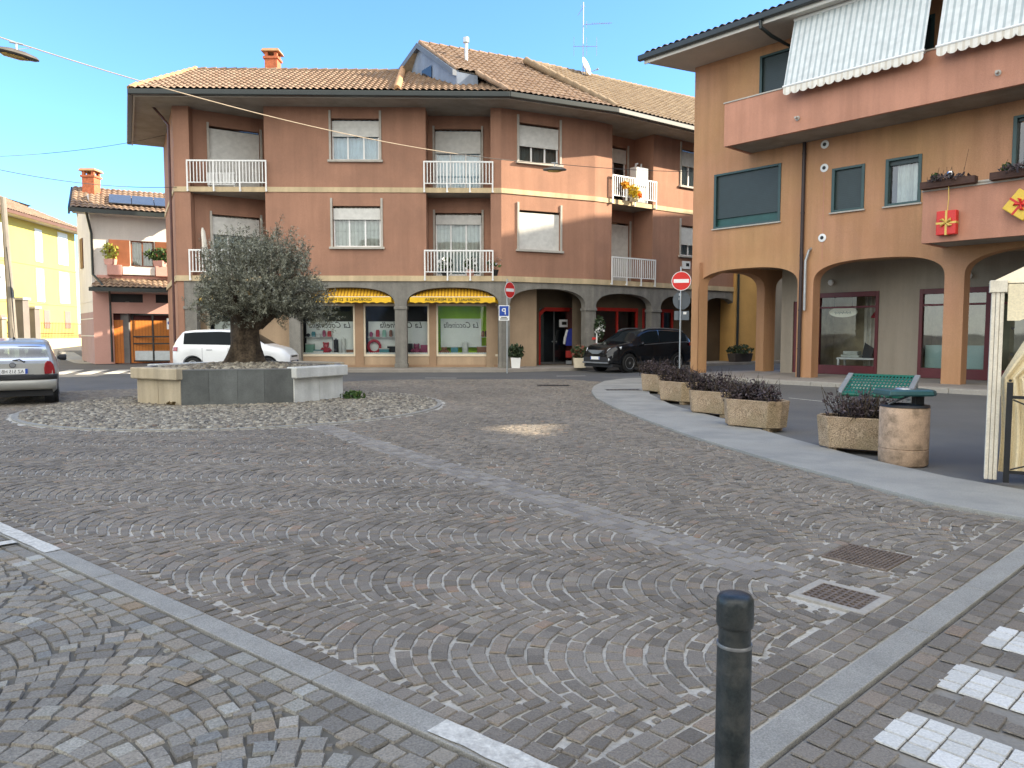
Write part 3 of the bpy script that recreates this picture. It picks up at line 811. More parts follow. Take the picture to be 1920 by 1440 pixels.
for F, ss, posts in ((FA, LA, 4), (FA, LB, 4), (FC, LC, 3)):
    for z in (ZS1T, ZS2T):
        pz = 4 if (F is FC and z == ZS1T) else posts
        railing(F, apt, ss[0] - .06, ss[1] + .08, z + .0, z + 1.02, .12, pz)
# --- windows
window(FA, apt, hA[0], .40, 3, cur_m=m_blcurt); window(FA, apt, hA[1], .30, 3)
window(FB, apt, hB[0], .56, 3, cur_m=mat('dark_curtain', (.20, .18, .16), .9)); window(FB, apt, hB[1], .98)
window(FC, apt, hC[0], .42, 3); window(FC, apt, hC[1], .6, 3)

# --- string courses following the facade, eaves slab, gutter
def offset_line(k):
    """facade line moved outwards by k"""
    def cr(Fp, Fq):
        p = Fp.P + Fp.n * k; q = Fq.P + Fq.n * k
        x = isect((p.x, p.y), (p.x + Fp.d.x, p.y + Fp.d.y), (q.x, q.y), (q.x + Fq.d.x, q.y + Fq.d.y)); return Vector((x[0], x[1], 0))
    a = FL.pt(0, -k); e = FC.pt(C_END, -k)
    return [a, cr(FL, FA), cr(FA, FB), cr(FB, FC), e]
def band(name, k0, k1, z0, z1, m, bevel=0.0):
    b = MB(); A = offset_line(k0); Bq = offset_line(k1)
    for i in range(len(A) - 1):
        p, q, r, s = A[i], A[i + 1], Bq[i + 1], Bq[i]
        b.prism([p[:2], q[:2], r[:2], s[:2]], z0, z1)
    return obj(name, b, m, apt, bevel=bevel)
band('string_course', -.02, .06, ZS1, ZS1T - .002, m_cream, .004)
band('string_course', -.02, .035, ZS2 + .003, ZS2T - .002, m_cream, .004)
band('eaves_soffit', -.3, 1.30, ZSOF, ZSOF + .11, m_soffit)
band('eaves_fascia', 1.303, 1.36, ZSOF - .06, ZSOF + .12, m_jamb)
b = MB(); gl = offset_line(1.46)
b2 = MB()
for p, q in zip(gl, gl[1:]):
    pass
ro = offset_line(1.363); r1 = offset_line(1.56)
for i in range(4):
    b.prism([ro[i][:2], ro[i + 1][:2], r1[i + 1][:2], r1[i][:2]], ZSOF - .04, ZSOF + .165)
gutter = obj('gutter', b, m_gutter, apt, bevel=.03)
# drainpipe at the left corner
m_pipe = mat('brown_copper_pipe', (.085, .035, .030), .5, .2, 4)
b = MB(); c0 = FA.pt(sL - .02, -.02)
pp = [Vector((gl[1].x + .0, gl[1].y + 1.7, ZSOF + .05)), FA.pt(sL - .55, .4, ZSOF - .35), FA.pt(sL - .14, -.06, ZSOF - .75), FA.pt(sL - .14, -.06, 0)]
b.tube(pp, .05, 8); obj('drainpipe', b, m_pipe, apt, smooth=True)

# --- roofs with real pan tiles
def tile_plane(name, O, U, slope, poly, m, root, per=.24, row=.38):
    """O point on the gutter line, U along it, poly in (u, v) on the roof plane"""
    U = Vector(U).normalized(); N0 = Vector((U.y, -U.x, 0)); inn = -N0
    V = (inn + Vector((0, 0, slope))).normalized(); Nn = U.cross(V).normalized()
    us = [p[0] for p in poly]; u0, u1 = min(us), max(us)
    nu = int((u1 - u0) / per * 6) + 1; vmax = max(p[1] for p in poly); nr = int(vmax / row) + 1
    verts = []; fc = []
    cols = nu + 1; rowsN = nr * 2
    ug = np.linspace(u0 + 1e-4, u1 - 1e-4, cols)
    lo = np.full(cols, 1e9); hi = np.full(cols, -1e9)
    for (a, c), (e, g) in zip(poly, poly[1:] + poly[:1]):
        if a == e: continue
        t = (ug - a) / (e - a); k = (t >= 0) & (t <= 1); vv = c + t * (g - c)
        lo[k] = np.minimum(lo[k], vv[k]); hi[k] = np.maximum(hi[k], vv[k])
    vr = np.empty(rowsN); hr = np.empty(rowsN)
    for r in range(nr):
        vr[2 * r] = r * row; vr[2 * r + 1] = (r + 1) * row - .004; hr[2 * r] = .055; hr[2 * r + 1] = .012
    ph = np.abs(np.sin(np.pi * ug / per)); wave = .055 * ph ** 1.3
    tid = np.floor(ug / per)
    Vv = np.clip(vr[:, None], lo[None], hi[None]); jit = (np.sin(tid[None] * 78.2 + np.floor(np.arange(rowsN) / 2)[:, None] * 37.7) * .006)
    H = hr[:, None] + wave[None] + jit
    P = np.array(O)[None, None] + ug[None, :, None] * np.array(U) + Vv[..., None] * np.array(V) + H[..., None] * np.array(Nn)
    idx = np.arange(rowsN * cols).reshape(rowsN, cols)
    F_ = np.stack([idx[:-1, :-1], idx[:-1, 1:], idx[1:, 1:], idx[1:, :-1]], -1).reshape(-1, 4)
    dv = (Vv[1:, :-1] - Vv[:-1, :-1]) + (Vv[1:, 1:] - Vv[:-1, 1:])
    F_ = F_[(dv > 1e-5).ravel()]
    o = np_mesh(name, P.reshape(-1, 3), F_, m, root, smooth=True); o.data.set_sharp_from_angle(angle=R(40))
    PM[o] = PM[root]
    b = MB(); b.face([Vector(O) + U * u + V * v - Nn * .03 for u, v in poly]); b.face([Vector(O) + U * u + V * v - Nn * .09 for u, v in poly][::-1]); obj('roof_deck', b, m_soffit, o)
    return o, U, V, Nn
def on_plane(O, U, V, Nn, px, py):
    r = ray(px, py); t = (Vector(O) - CAM).dot(Nn) / r.dot(Nn); X = CAM + r * t - Vector(O); return (X.dot(U), X.dot(V))
def ridge(pts, roof, r=.13, m=None):
    b = MB(); pts = [Vector(p) for p in pts]
    for p, q in zip(pts, pts[1:]):
        L = (q - p).length; n = max(1, int(L / .42)); d = (q - p) / n
        for i in range(n):
            b.tube([p + d * i + Vector((0, 0, .02)), p + d * (i + 1.12) + Vector((0, 0, .05))], [r * .86, r * 1.05], 8)
    obj('ridge_cap', b, m or m_cap, roof, smooth=True, sharp=60)
SL = .5; GZ = ZSOF + .15
ge = offset_line(1.50)
SLB = .66
def roof_frame(p, q, SL=SL):
    U = (q - p).normalized(); inn = Vector((-U.y, U.x, 0)); V = (inn + Vector((0, 0, SL))).normalized(); return Vector((p.x, p.y, GZ)), U, V, U.cross(V).normalized()
OA, UA, VA, NA = roof_frame(ge[1], ge[2]); lenA = (ge[2] - ge[1]).length
OB, UB, VB, NB = roof_frame(ge[2], ge[3], SLB); lenB = (ge[3] - ge[2]).length
OC, UC, VC, NC = roof_frame(ge[3], ge[4], SLB); lenC = (ge[4] - ge[3]).length
OL, UL, VL, NL = roof_frame(ge[0], ge[1]); lenL = (ge[1] - ge[0]).length
a1 = on_plane(OA, UA, VA, NA, 366, 132); a2 = on_plane(OA, UA, VA, NA, 893, 139)
vr_ = a1[1]
roofA, *_ = tile_plane('roof', OA, UA, SL, [(0, 0), (lenA, 0), (a2[0], vr_), (a1[0], vr_)], m_tile, apt)
b1 = on_plane(OB, UB, VB, NB, 788, 82); b3 = on_plane(OB, UB, VB, NB, 987, 116)
b0 = on_plane(OB, UB, VB, NB, 896, 139); bg_ = on_plane(OB, UB, VB, NB, 856, 131)
roofB, *_ = tile_plane('roof', OB, UB, SLB, [(0, 0), (lenB, 0), b3, b1, bg_, b0], m_tile, apt)
c1 = on_plane(OC, UC, VC, NC, 987, 116); c2 = on_plane(OC, UC, VC, NC, 1292, 182)
roofC, *_ = tile_plane('roof', OC, UC, SLB, [(0, 0), (lenC, 0), (lenC, c2[1]), c1], m_tile2, apt)
Pr1 = OA + UA * a1[0] + VA * vr_
uL, vL = (Pr1 - OL).dot(UL), (Pr1 - OL).dot(VL)
b = MB(); Lp = [OL, OL + UL * lenL, Pr1, OL + UL * .6 + Vector((3.0, 0, 1.6))]
b.face(Lp); b.face([p - Vector((0, 0, .1)) for p in Lp][::-1]); obj('flank_slope', b, m_tile, roofA)
# rear slopes close the roofs
pA2 = OA + UA * a2[0] + VA * vr_; bkA = [Pr1, pA2, pA2 + Vector((0, 4.5, -2.0)), Lp[3] + Vector((0, 1.2, -.9))]
b = MB(); b.face(bkA[::-1]); obj('rear_slope', b, m_tile, roofA)
ridge([OA + VA * .05, Pr1], roofA); ridge([Pr1, pA2], roofA, .1, m_tile)
ah = on_plane(OA, UA, VA, NA, 757, 134); al = on_plane(OA, UA, VA, NA, 741, 176)
ridge([OA + UA * al[0] + VA * .1 + NA * .07, OA + UA * ah[0] + VA * vr_ + NA * .07], roofA, .14)
wB = lambda q: OB + UB * q[0] + VB * q[1]
ridge([wB((0, .1)), wB(b0)], roofB, .1, m_tile); ridge([wB(bg_), wB(b1)], roofB, .08, m_tile)
wC = lambda q: OC + UC * q[0] + VC * q[1]
ridge([wB((lenB, .1)), wB(b3)], roofB, .13, m_tile2); ridge([wC((0, .1)), wC(c1)], roofC, .15, m_tile2); ridge([wB(b3), wB(b1)], roofB, .1, m_tile)
ridge([wC(c1), wC((lenC, c2[1]))], roofC, .1, m_tile2)
apex = wB(b1); rb = wB(bg_); hd = Vector((rb.x - apex.x, rb.y - apex.y, 0)); 
r_ = ray(751, 134); gn = Vector((hd.y, -hd.x, 0)).normalized(); tq = (apex - CAM).dot(gn) / r_.dot(gn); lb = CAM + r_ * tq
m_slate = mat('blue_grey_cladding', (.19, .23, .30), .6, .15, 2, 0, 30, streak=.2)
nrm = gn if gn.y < 0 else -gn
b = MB(); z0 = ZSOF + .2
b.face([Vector((lb.x, lb.y, z0)), Vector((rb.x, rb.y, z0)), rb - Vector((0, 0, .05)), apex - Vector((0, 0, .05)), lb]); q0, q1 = wB(bg_) - Vector((0, 0, .06)), wB(b0) - Vector((0, 0, .06)); b.face([Vector((q0.x, q0.y, z0)), Vector((q1.x, q1.y, z0)), q1, q0]); gab = obj('gable', b, m_slate, apt); PM[gab] = PM[apt]
b = MB()
for p, q in ((apex, lb), (apex, rb)):
    p = p + nrm * .18; q = q + nrm * .18; dn_ = Vector((0, 0, -.22)); b.loft([[p, p + dn_, p + dn_ - nrm * .3, p - nrm * .3], [q, q + dn_, q + dn_ - nrm * .3, q - nrm * .3]])
obj('barge_board', b, mat('grey_barge_board', (.10, .12, .15), .6), gab)
mid = lb.lerp(rb, .52); b = MB(); U_ = (rb - lb); U_.z = 0; U_.normalize()
for k, (q0, q1) in enumerate(((-.45, .35),)):
    p0 = Vector((mid.x, mid.y, apex.z - 2.3)) + U_ * q0 + nrm * .04; p1 = p0 + U_ * (q1 - q0)
    b.face([p0, p1, p1 + Vector((0, 0, 1.15)), p0 + Vector((0, 0, 1.15))])
obj('gable_window', b, mat('dark_glass', (.02, .025, .03), .08, 0, 1, fine=0), gab)
lr = [apex, wB(b3), wB(b3) + Vector((-2, 3.5, -4)), apex + Vector((-4.0, 2, -4.2)) ]
b = MB(); b.face(lr[::-1]); obj('rear_slope', b, m_tile2, roofB)
b = MB(); b.face([wC(c1), wC((lenC, c2[1])), wC((lenC, c2[1])) + Vector((-4, 6, -4)), wC(c1) + Vector((-4, 6, -4))][::-1]); obj('rear_slope', b, m_tile2, roofC)
# dark bargeboard of the neighbour roof that shows past the right building
# chimney and flue
def chimney(base, w_, h, root, capw=.12, name='chimney'):
    b = MB(); x, y, z = base; b.box(x - w_, x + w_, y - w_, y + w_, z, z + h - .32)
    for i in (-1, 1):
        for j in (-1, 1): b.box(x + i * (w_ - .07) - .07, x + i * (w_ - .07) + .07, y + j * (w_ - .07) - .07, y + j * (w_ - .07) + .07, z + h - .32, z + h - .12)
    b.box(x - w_ - capw * .5, x + w_ + capw * .5, y - w_ - capw * .5, y + w_ + capw * .5, z + h - .42, z + h - .32)
    c = obj(name, b, m_brick, root, bevel=.01); PM[c] = PM[root]
    b = MB(); k = w_ + capw; b.loft([[(x - k, y - k, z + h - .12), (x + k, y - k, z + h - .12), (x + k, y + k, z + h - .12), (x - k, y + k, z + h - .12)], [(x - k * .85, y - k * .85, z + h), (x + k * .85, y - k * .85, z + h), (x + k * .85, y + k * .85, z + h), (x - k * .85, y + k * .85, z + h)]])
    obj('chimney_cap', b, m_cap, c)
    return c
cpx = on_plane(OA, UA, VA, NA, 517, 128); cw = OA + UA * cpx[0] + VA * vr_
chimney((cw.x, cw.y + .3, cw.z - .5), .27, 1.45, roofA)
q = on_plane(OB, UB, VB, NB, 874, 116); fp = wB(q)
b = MB(); b.tube([fp, fp + Vector((0, 0, .75))], .07, 10); b.lathe([(.12, .75), (.13, .8), (.13, .95), (.02, 1.0)], 10, fp); obj('flue', b, m_metalgrey, roofB, smooth=True)

# --- ground floor arcade
def archz(t, zs, zt, n=2.5):
    return zs + (zt - zs) * max(0.0, 1 - abs(2 * t - 1) ** n) ** (1 / n)
def arcade(b, s0, s1, ztop, bays, d0, d1, zb=0.0, n=2.5, N=28):
    xs = [s0]
    for a, c, zs, zt in bays: xs += [a, c]
    xs.append(s1)
    for k in range(0, len(xs), 2):
        p, q = xs[k], xs[k + 1]
        if q - p < 1e-3: continue
        b.face([(p, d0, zb), (q, d0, zb), (q, d0, ztop), (p, d0, ztop)]); b.face([(q, d1, zb), (p, d1, zb), (p, d1, ztop), (q, d1, ztop)])
    for a, c, zs, zt in bays:
        b.face([(a, d0, zb), (a, d0, zs), (a, d1, zs), (a, d1, zb)]); b.face([(c, d0, zs), (c, d0, zb), (c, d1, zb), (c, d1, zs)])
        tt = [.5 - .5 * math.cos(math.pi * i / N) for i in range(N + 1)]
        P = [(a + (c - a) * t, archz(t, zs, zt, n)) for t in tt]
        for (x0, y0), (x1, y1) in zip(P, P[1:]):
            b.face([(x0, d0, y0), (x1, d0, y1), (x1, d0, ztop), (x0, d0, ztop)]); b.face([(x1, d1, y1), (x0, d1, y0), (x0, d1, ztop), (x1, d1, ztop)])
            b.face([(x0, d0, y0), (x0, d1, y0), (x1, d1, y1), (x1, d0, y1)])
ZSP, ZAT = 2.62, 3.34
cA = [(345, 368), (541, 562), (740, 762), (935, 955)]
bA = [(FA.s(cA[i][1], 560), FA.s(cA[i + 1][0], 560), ZSP, ZAT) for i in range(3)]
cw_ = FA.s(562, 560) - FA.s(541, 560)
b = MB(FA.M); arcade(b, FA.s(345, 560), sB0 + .0, ZS1, bA, .0, .36)
sBc = sC0 - .12
b.M = FB.M; arcade(b, .0, sC0, ZS1, [(FB.s(956, 560), FB.s(1098, 560), ZSP, ZAT)], .0, .36)
b.M = FC.M
cC = [(0.12, FC.s(1222, 560)), (FC.s(1239, 560), FC.s(1239, 560) + 2.6), (FC.s(1239, 560) + 3.05, FC.s(1239, 560) + 5.4)]
arcade(b, 0, C_END, ZS1, [(p, q, ZSP, ZAT - .1) for p, q in cC], .0, .36)
arc = obj('arcade', b, m_colconc, apt); PM[arc] = PM[apt]
b = MB()
for F, ss in ((FA, [(FA.s(x0, 560), FA.s(x1, 560)) for x0, x1 in cA[:3]]), (FA, [(FA.s(935, 560), sB0 - .02)]), (FB, [(.03, FB.s(956, 560))]), (FB, [(FB.s(1098, 560), sC0 - .02)]), (FC, [(0.02, .12), (cC[0][1], cC[1][0]), (cC[1][1], cC[2][0])])):
    for p, q in ss:
        b = MB(F.M); b.box(p - .035, q + .035, -.045, .40, ZSP - .16, ZSP - .04); obj('capital', b, m_colconc, arc, bevel=.015)
        b = MB(F.M); b.box(p - .03, q + .03, -.03, .39, 0.1, .28); obj('plinth', b, m_colconc, arc, bevel=.015)
# ceiling over the arcade and wall behind
b = MB()
for F, s0, s1 in ((FA, sL, sB0), (FB, 0, sC0), (FC, 0, C_END)):
    b.M = F.M; b.face([(s0, .3, ZS1 - .02), (s0, 3.2, ZS1 - .02), (s1, 3.2, ZS1 - .02), (s1, .3, ZS1 - .02)])
obj('arcade_ceiling', b, m_colconc, apt)
b = MB(FA.M); b.face([(sL, 0, 0), (bA[0][0] - .02 - cw_, 0, 0), (bA[0][0] - .02 - cw_, 0, ZS1), (sL, 0, ZS1)])
obj('corner_wall', b, m_brown, apt)

# shop front of bays 1-3
DS = .85
SF = Fac(tuple(FA.pt(0, DS)[:2]), tuple(FA.d[:2]))
shopx = [(392, 470), (566, 664), (684, 803), (820, 940)]
hs = []
for x0, x1 in shopx:
    a, c = SF.s(x0, 620), SF.s(x1, 620); hs.append((a, c, SF.sz((x0 + x1) / 2, 665)[1], SF.sz((x0 + x1) / 2, 573)[1]))
b = MB(SF.M); wall(b, bA[0][0] - .3, sB0 + .12, 0.1, ZS1 - .03, hs, .2); shopw = obj('shop_wall', b, m_beige, apt); PM[shopw] = PM[apt]
b = MB(SF.M)
for x0, x1 in ((474, 486), (548, 562), (666, 682), (805, 818)): b.box(SF.s(x0, 620), SF.s(x1, 620), -.07, 0, .1, 2.75)
b.box(bA[0][0] - .3, sB0, -.055, 0, .1, .2); obj('pilaster', b, m_tan, shopw, bevel=.005)
m_panel = mat('white_display_panel', (.84, .85, .80), .7, .04, 2)
m_lime = mat('lime_green_wall', (.48, .78, .05), .8, .08, 2)
for i, h in enumerate(hs):
    a, c, z0, z1 = h; b = MB(SF.M); t = .07
    b.box(a - t, a + .03, -.03, .08, z0 - t, z1 + t); b.box(c - .03, c + t, -.03, .08, z0 - t, z1 + t)
    b.box(a + .03, c - .03, -.03, .08, z0 - t, z0 + .02); b.box(a + .03, c - .03, -.03, .08, z1 - .02, z1 + t)
    f = obj('shop_window', b, m_crframe, apt, bevel=.004); PM[f] = PM[apt]
    b = MB(SF.M); b.face([(a, .04, z0), (c, .04, z0), (c, .04, z1), (a, .04, z1)]); obj('pane', b, m_shopglass, f)
    b = MB(SF.M); D = .85
    b.face([(a - .1, .1, z0), (c + .1, .1, z0), (c + .1, D, z0), (a - .1, D, z0)])
    obj('display_floor', b, m_panel, f)
    b = MB(SF.M)
    b.face([(a - .1, D, z0), (c + .1, D, z0), (c + .1, D, z1), (a - .1, D, z1)])
    b.face([(a - .1, .1, z0), (a - .1, D, z0), (a - .1, D, z1), (a - .1, .1, z1)]); b.face([(c + .1, D, z0), (c + .1, .1, z0), (c + .1, .1, z1), (c + .1, D, z1)])
    b.face([(a - .1, .1, z1), (a - .1, D, z1), (c + .1, D, z1), (c + .1, .1, z1)])
    obj('display_room', b, m_lime if i == 3 else m_room, f)
    b = MB(SF.M)
    if i == 3: b.box(a + .1, a + (c - a) * .68, .55, .58, z0 + .3, z0 + (z1 - z0) * .74)
    else: b.box(a + .08, c - .04, .42, .45, z0 + .0, z0 + (z1 - z0) * .68)
    obj('back_panel', b, m_panel, f)
    b = MB(SF.M); n = int((c - a) / .085)
    for k in range(n):
        x = a + .04 + (c - a - .08) * (k + .5) / n; b.disc((x, .085, z0 + .04), (0, 1, 0), .055, .012, 10)
    b.box(a + .03, c - .03, .082, .09, z0 + .02, z0 + .05); obj('lace_edging', b, m_white, f)
    if i in (1, 2, 3):
        b = MB(SF.M); text_mb(b, 'La Coccinella', SF, (a + c) / 2 + (.15 if i == 2 else .0 if i == 1 else -.35), z0 + (z1 - z0) * .55, -.415 if i < 3 else -.545, .36, width=min(1.75, (c - a) * (.8 if i < 3 else .55)), shear=.3)
        obj('lettering', b, m_ink, f)
# scalloped yellow awnings under the arches
AW = ('GIORNALI E', 'DI MERCERIA')
for i, (a, c, zs, zt) in enumerate(bA):
    b = MB(FA.M); N = 64; zc = 3.0
    P = []
    for k in range(N + 1):
        t = k / N; s = a + .03 + (c - a - .06) * t; ztop = archz(min(.999, max(.001, t)), zs, zt) - .02
        P.append((s, max(ztop, 2.86), ztop))
    top = [(s, .34, z) for s, z, _ in P]; mid_ = [(s, -.02 if zz > 2.86 else .2, min(z, 2.98 if zz > 2.98 else z)) for s, z, zz in P]
    for k in range(N): b.face([mid_[k], mid_[k + 1], top[k + 1], top[k]])
    aw = obj('awning', b, m_yell, apt, smooth=True); PM[aw] = PM[apt]
    b = MB(FA.M)
    for k in range(N):
        z0 = [2.70 + .05 * abs(math.sin(math.pi * (j / N) * 11.0)) for j in (k, k + 1)]
        p, q = mid_[k], mid_[k + 1]
        b.face([(p[0], p[1] - .004, z0[0]), (q[0], q[1] - .004, z0[1]), (q[0], q[1] - .004, max(q[2], z0[1] + .02)), (p[0], p[1] - .004, max(p[2], z0[0] + .02))])
    obj('valance', b, m_yellp, aw)
    if i > 0:
        b = MB(FA.M); text_mb(b, 'GIORNALI E  DI MERCERIA', FA, a + (c - a) * (.46 if i == 1 else .50), 2.795, .035, .17, width=(c - a) * .60)
        obj('lettering', b, m_ink, aw)
    b = MB(FA.M); b.box(a + .2, c - .2, -.03, -.022, 2.955, 2.975); obj('front_bar', b, m_white, aw)

# bays 4 and 5: doorway and clothes shop
SB = Fac(tuple(FB.pt(0, DS)[:2]), tuple(FB.d[:2]))
xd = SB.s(1006, 620)
b = MB(SB.M); b.face([(-.3, 0, .1), (xd, 0, .1), (xd, 0, ZS1), (-.3, 0, ZS1)]); b.face([(xd, 0, .1), (xd, 1.5, .1), (xd, 1.5, ZS1), (xd, 0, ZS1)])
obj('porch_wall', b, m_beige, apt)
SD = Fac(tuple(SB.pt(0, 1.1)[:2]), tuple(SB.d[:2]))
da, dc = SD.s(1011, 640), SD.s(1080, 640); dzt = 2.62
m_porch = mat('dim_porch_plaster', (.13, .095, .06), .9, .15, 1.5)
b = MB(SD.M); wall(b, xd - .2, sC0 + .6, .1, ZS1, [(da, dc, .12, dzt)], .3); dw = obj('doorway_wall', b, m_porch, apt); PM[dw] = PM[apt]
b = MB(SD.M); t = .13
m_redtrim = mat('red_door_trim', (.42, .02, .012), .5, .1, 3)
b.box(da - .02, da + .06, -.03, .1, .1, dzt - .3); b.box(dc - .1, dc + .06, -.03, .1, .1, dzt - .25)
for x0, x1, sg in ((da - .02, da + .5, 1), (dc - .5, dc + .06, -1)):
    b.loft([[(da + .28 if sg > 0 else dc - .28, y, z) for y, z in ((-.03, dzt - .14), (.1, dzt - .14), (.1, dzt + .03), (-.03, dzt + .03))], [(da - .02 if sg > 0 else dc + .06, y, z) for y, z in ((-.03, dzt - .42), (.1, dzt - .42), (.1, dzt - .2), (-.03, dzt - .2))]])
b.box(da + .28, dc - .28, -.03, .1, dzt - .14, dzt + .03); obj('door_surround', b, m_redtrim, apt, bevel=.01)
b = MB(SD.M); md = (da + dc) / 2 - .12
b.box(da + .06, dc - .1, .14, .16, .12, .22); b.box(md - .025, md + .025, .13, .18, .12, dzt); b.box(da + .04, da + .1, .13, .18, .12, dzt); b.box(dc - .16, dc - .1, .13, .18, .12, dzt); b.box(da, dc, .13, .18, dzt - .1, dzt)
dr = obj('door', b, mat('grey_door_metal', (.16, .16, .16), .4, .1, 3, metal=.5), apt); PM[dr] = PM[apt]
b = MB(SD.M); b.face([(da, .155, .2), (dc, .155, .2), (dc, .155, dzt), (da, .155, dzt)]); obj('pane', b, m_glass, dr)
b = MB(SD.M); b.face([(da - .4, 1.5, .1), (dc + .4, 1.5, .1), (dc + .4, 1.5, 3), (da - .4, 1.5, 3)]); b.face([(da - .4, .3, .1), (da - .4, 1.5, .1), (da - .4, 1.5, 3), (da - .4, .3, 3)]); b.face([(dc + .4, 1.5, .1), (dc + .4, .3, .1), (dc + .4, .3, 3), (dc + .4, 1.5, 3)]); b.face([(da - .4, .3, .11), (dc + .4, .3, .11), (dc + .4, 1.5, .11), (da - .4, 1.5, .11)]); b.face([(da - .4, .3, 3), (dc + .4, .3, 3), (dc + .4, 1.5, 3), (da - .4, 1.5, 3)])
obj('door_room', b, m_room, dr)
b = MB(SD.M); b.box(md - .12, md - .08, .08, .13, 1.1, 1.16); b.box(md + .08, md + .12, .08, .13, 1.1, 1.16); obj('handle', b, m_metalgrey, dr)
b = MB(SD.M); b.box(md + .25, md + .75, .10, .115, 1.78, 2.12); nb_ = obj('notice', b, m_white, dr)
b = MB(SD.M); b.box(md + .38, md + .62, .095, .10, 1.88, 2.02); obj('notice_print', b, m_ink, dr)
# clothes shop behind C
SCf = Fac(tuple(FC.pt(0, .9)[:2]), tuple(FC.d[:2]))
ca, cc = .35, FC.s(1222, 620) - .1
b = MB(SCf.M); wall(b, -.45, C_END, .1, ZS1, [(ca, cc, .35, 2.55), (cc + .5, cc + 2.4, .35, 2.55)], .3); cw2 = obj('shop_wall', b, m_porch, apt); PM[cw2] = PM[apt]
for a, c in ((ca, cc), (cc + .5, cc + 2.4)):
    b = MB(SCf.M); t = .09
    b.box(a - t, a + .02, -.04, .08, .3, 2.65); b.box(c - .02, c + t, -.04, .08, .3, 2.65); b.box(a + .02, c - .02, -.04, .08, 2.5, 2.65); b.box(a + .02, c - .02, -.04, .08, .3, .42); b.box((a + c) / 2 + .3, (a + c) / 2 + .38, -.03, .07, .42, 2.5)
    f = obj('shop_window', b, m_redtrim, apt, bevel=.005); PM[f] = PM[apt]
    b = MB(SCf.M); b.face([(a, .03, .4), (c, .03, .4), (c, .03, 2.5), (a, .03, 2.5)]); obj('pane', b, m_shopglass, f)
    b = MB(SCf.M); b.box(a - .1, c + .1, 1.25, 1.3, .3, 2.6); b.face([(a - .1, .31, .34), (c + .1, .31, .34), (c + .1, 1.25, .34), (a - .1, 1.25, .34)]); b.face([(a - .1, .31, .34), (a - .1, 1.25, .34), (a - .1, 1.25, 2.6), (a - .1, .31, 2.6)]); b.face([(c + .1, 1.25, .34), (c + .1, .31, .34), (c + .1, .31, 2.6), (c + .1, 1.25, 2.6)])
    obj('display_room', b, mat('dim_red_room', (.10, .03, .025), .9, .3, 1.5), f)
# pavement in front of the shops
A0, A1 = offset_line(-1.9), offset_line(1.05)
b = MB()
for i in range(1, 4): b.prism([A0[i][:2], A0[i + 1][:2], A1[i + 1][:2], A1[i][:2]], -.04, .10)
struct('shop_pavement', b, m_flag, bevel=.01)
# ================================================================ right building with arcade and balconies
FR = Fac((6.34, 26.5), (.666, -.746))
RT, RZ0 = 10.66, .12
R_END = 17.0
pal = thing('arcaded_building', 'ochre and rose plastered building with deep arches, green shutters and striped drop awnings', 'building', (9, 27, 0))
def hR(x0, x1, yl0, yl1):
    s0 = FR.s(x0, yl0); s1 = FR.s(x1, yl0); return s0, s1, FR.sz((x0 + x1) / 2, yl1)[1], FR.sz((x0 + x1) / 2, yl0)[1]
rw = [hR(1341, 1464, 318, 421), hR(1562, 1621, 313, 394), hR(1663, 1728, 295, 382)]
rdoor = (FR.s(1899, 300), FR.s(1990, 300), 4.2, FR.sz(1910, 218)[1])
rtop = (FR.s(1426, 130), FR.s(1500, 130), 8.75, FR.sz(1450, 100)[1])
rtop2 = (rtop[1] + 2.2, rtop[1] + 3.8, 7.9, 10.1); rtop3 = (rtop[1] + 6, rtop[1] + 7.6, 7.9, 10.1)
ZA = 3.95                                    # level above the arches
RS, RA = 3.02, 3.66
pil = [(1289, 1310), (1495, 1522), (1769, 1806)]
ps = [(0, FR.s(1309, 600)), (FR.s(1494, 600), FR.s(1523, 600)), (FR.s(1768, 600), FR.s(1805, 600))]
p4s = (ps[2][1] + 4.35, ps[2][1] + 4.9)
baysR = [(ps[0][1], ps[1][0], RS, RA), (ps[1][1], ps[2][0], RS, RA + .02), (ps[2][1], p4s[0], RS, RA + .06), (p4s[1], p4s[1] + 4.2, RS, RA)]
b = MB(FR.M); wall(b, 0, R_END, ZA, RT, rw + [rdoor, rtop, rtop2, rtop3], .24)
arcade(b, 0, R_END, ZA, baysR, 0, .46, RZ0 - .02, n=2.7)
SDL = 15.0
side = Fac((6.34 + .927 * SDL, 26.5 + .376 * SDL), (-.927, -.376))
# flank with the side arch towards the street
b.M = side.M
wall(b, 0, SDL, ZA, RT)
arcade(b, 0, SDL, ZA, [(SDL - 6.0, SDL - 3.35, RS, RA), (SDL - 2.85, SDL - .36, RS, RA)], 0, .42, RZ0 - .02, n=2.7)
b.M = None
e1 = FR.pt(R_END); e2 = FR.pt(R_END, 9); e0 = side.pt(0)
b.face([e2, e1, e1 + Vector((0, 0, RT)), e2 + Vector((0, 0, RT))]); b.face([e0, e2, e2 + Vector((0, 0, RT)), e0 + Vector((0, 0, RT))])
rwall = obj('wall', b, m_ochre, pal); PM[rwall] = PM[pal]
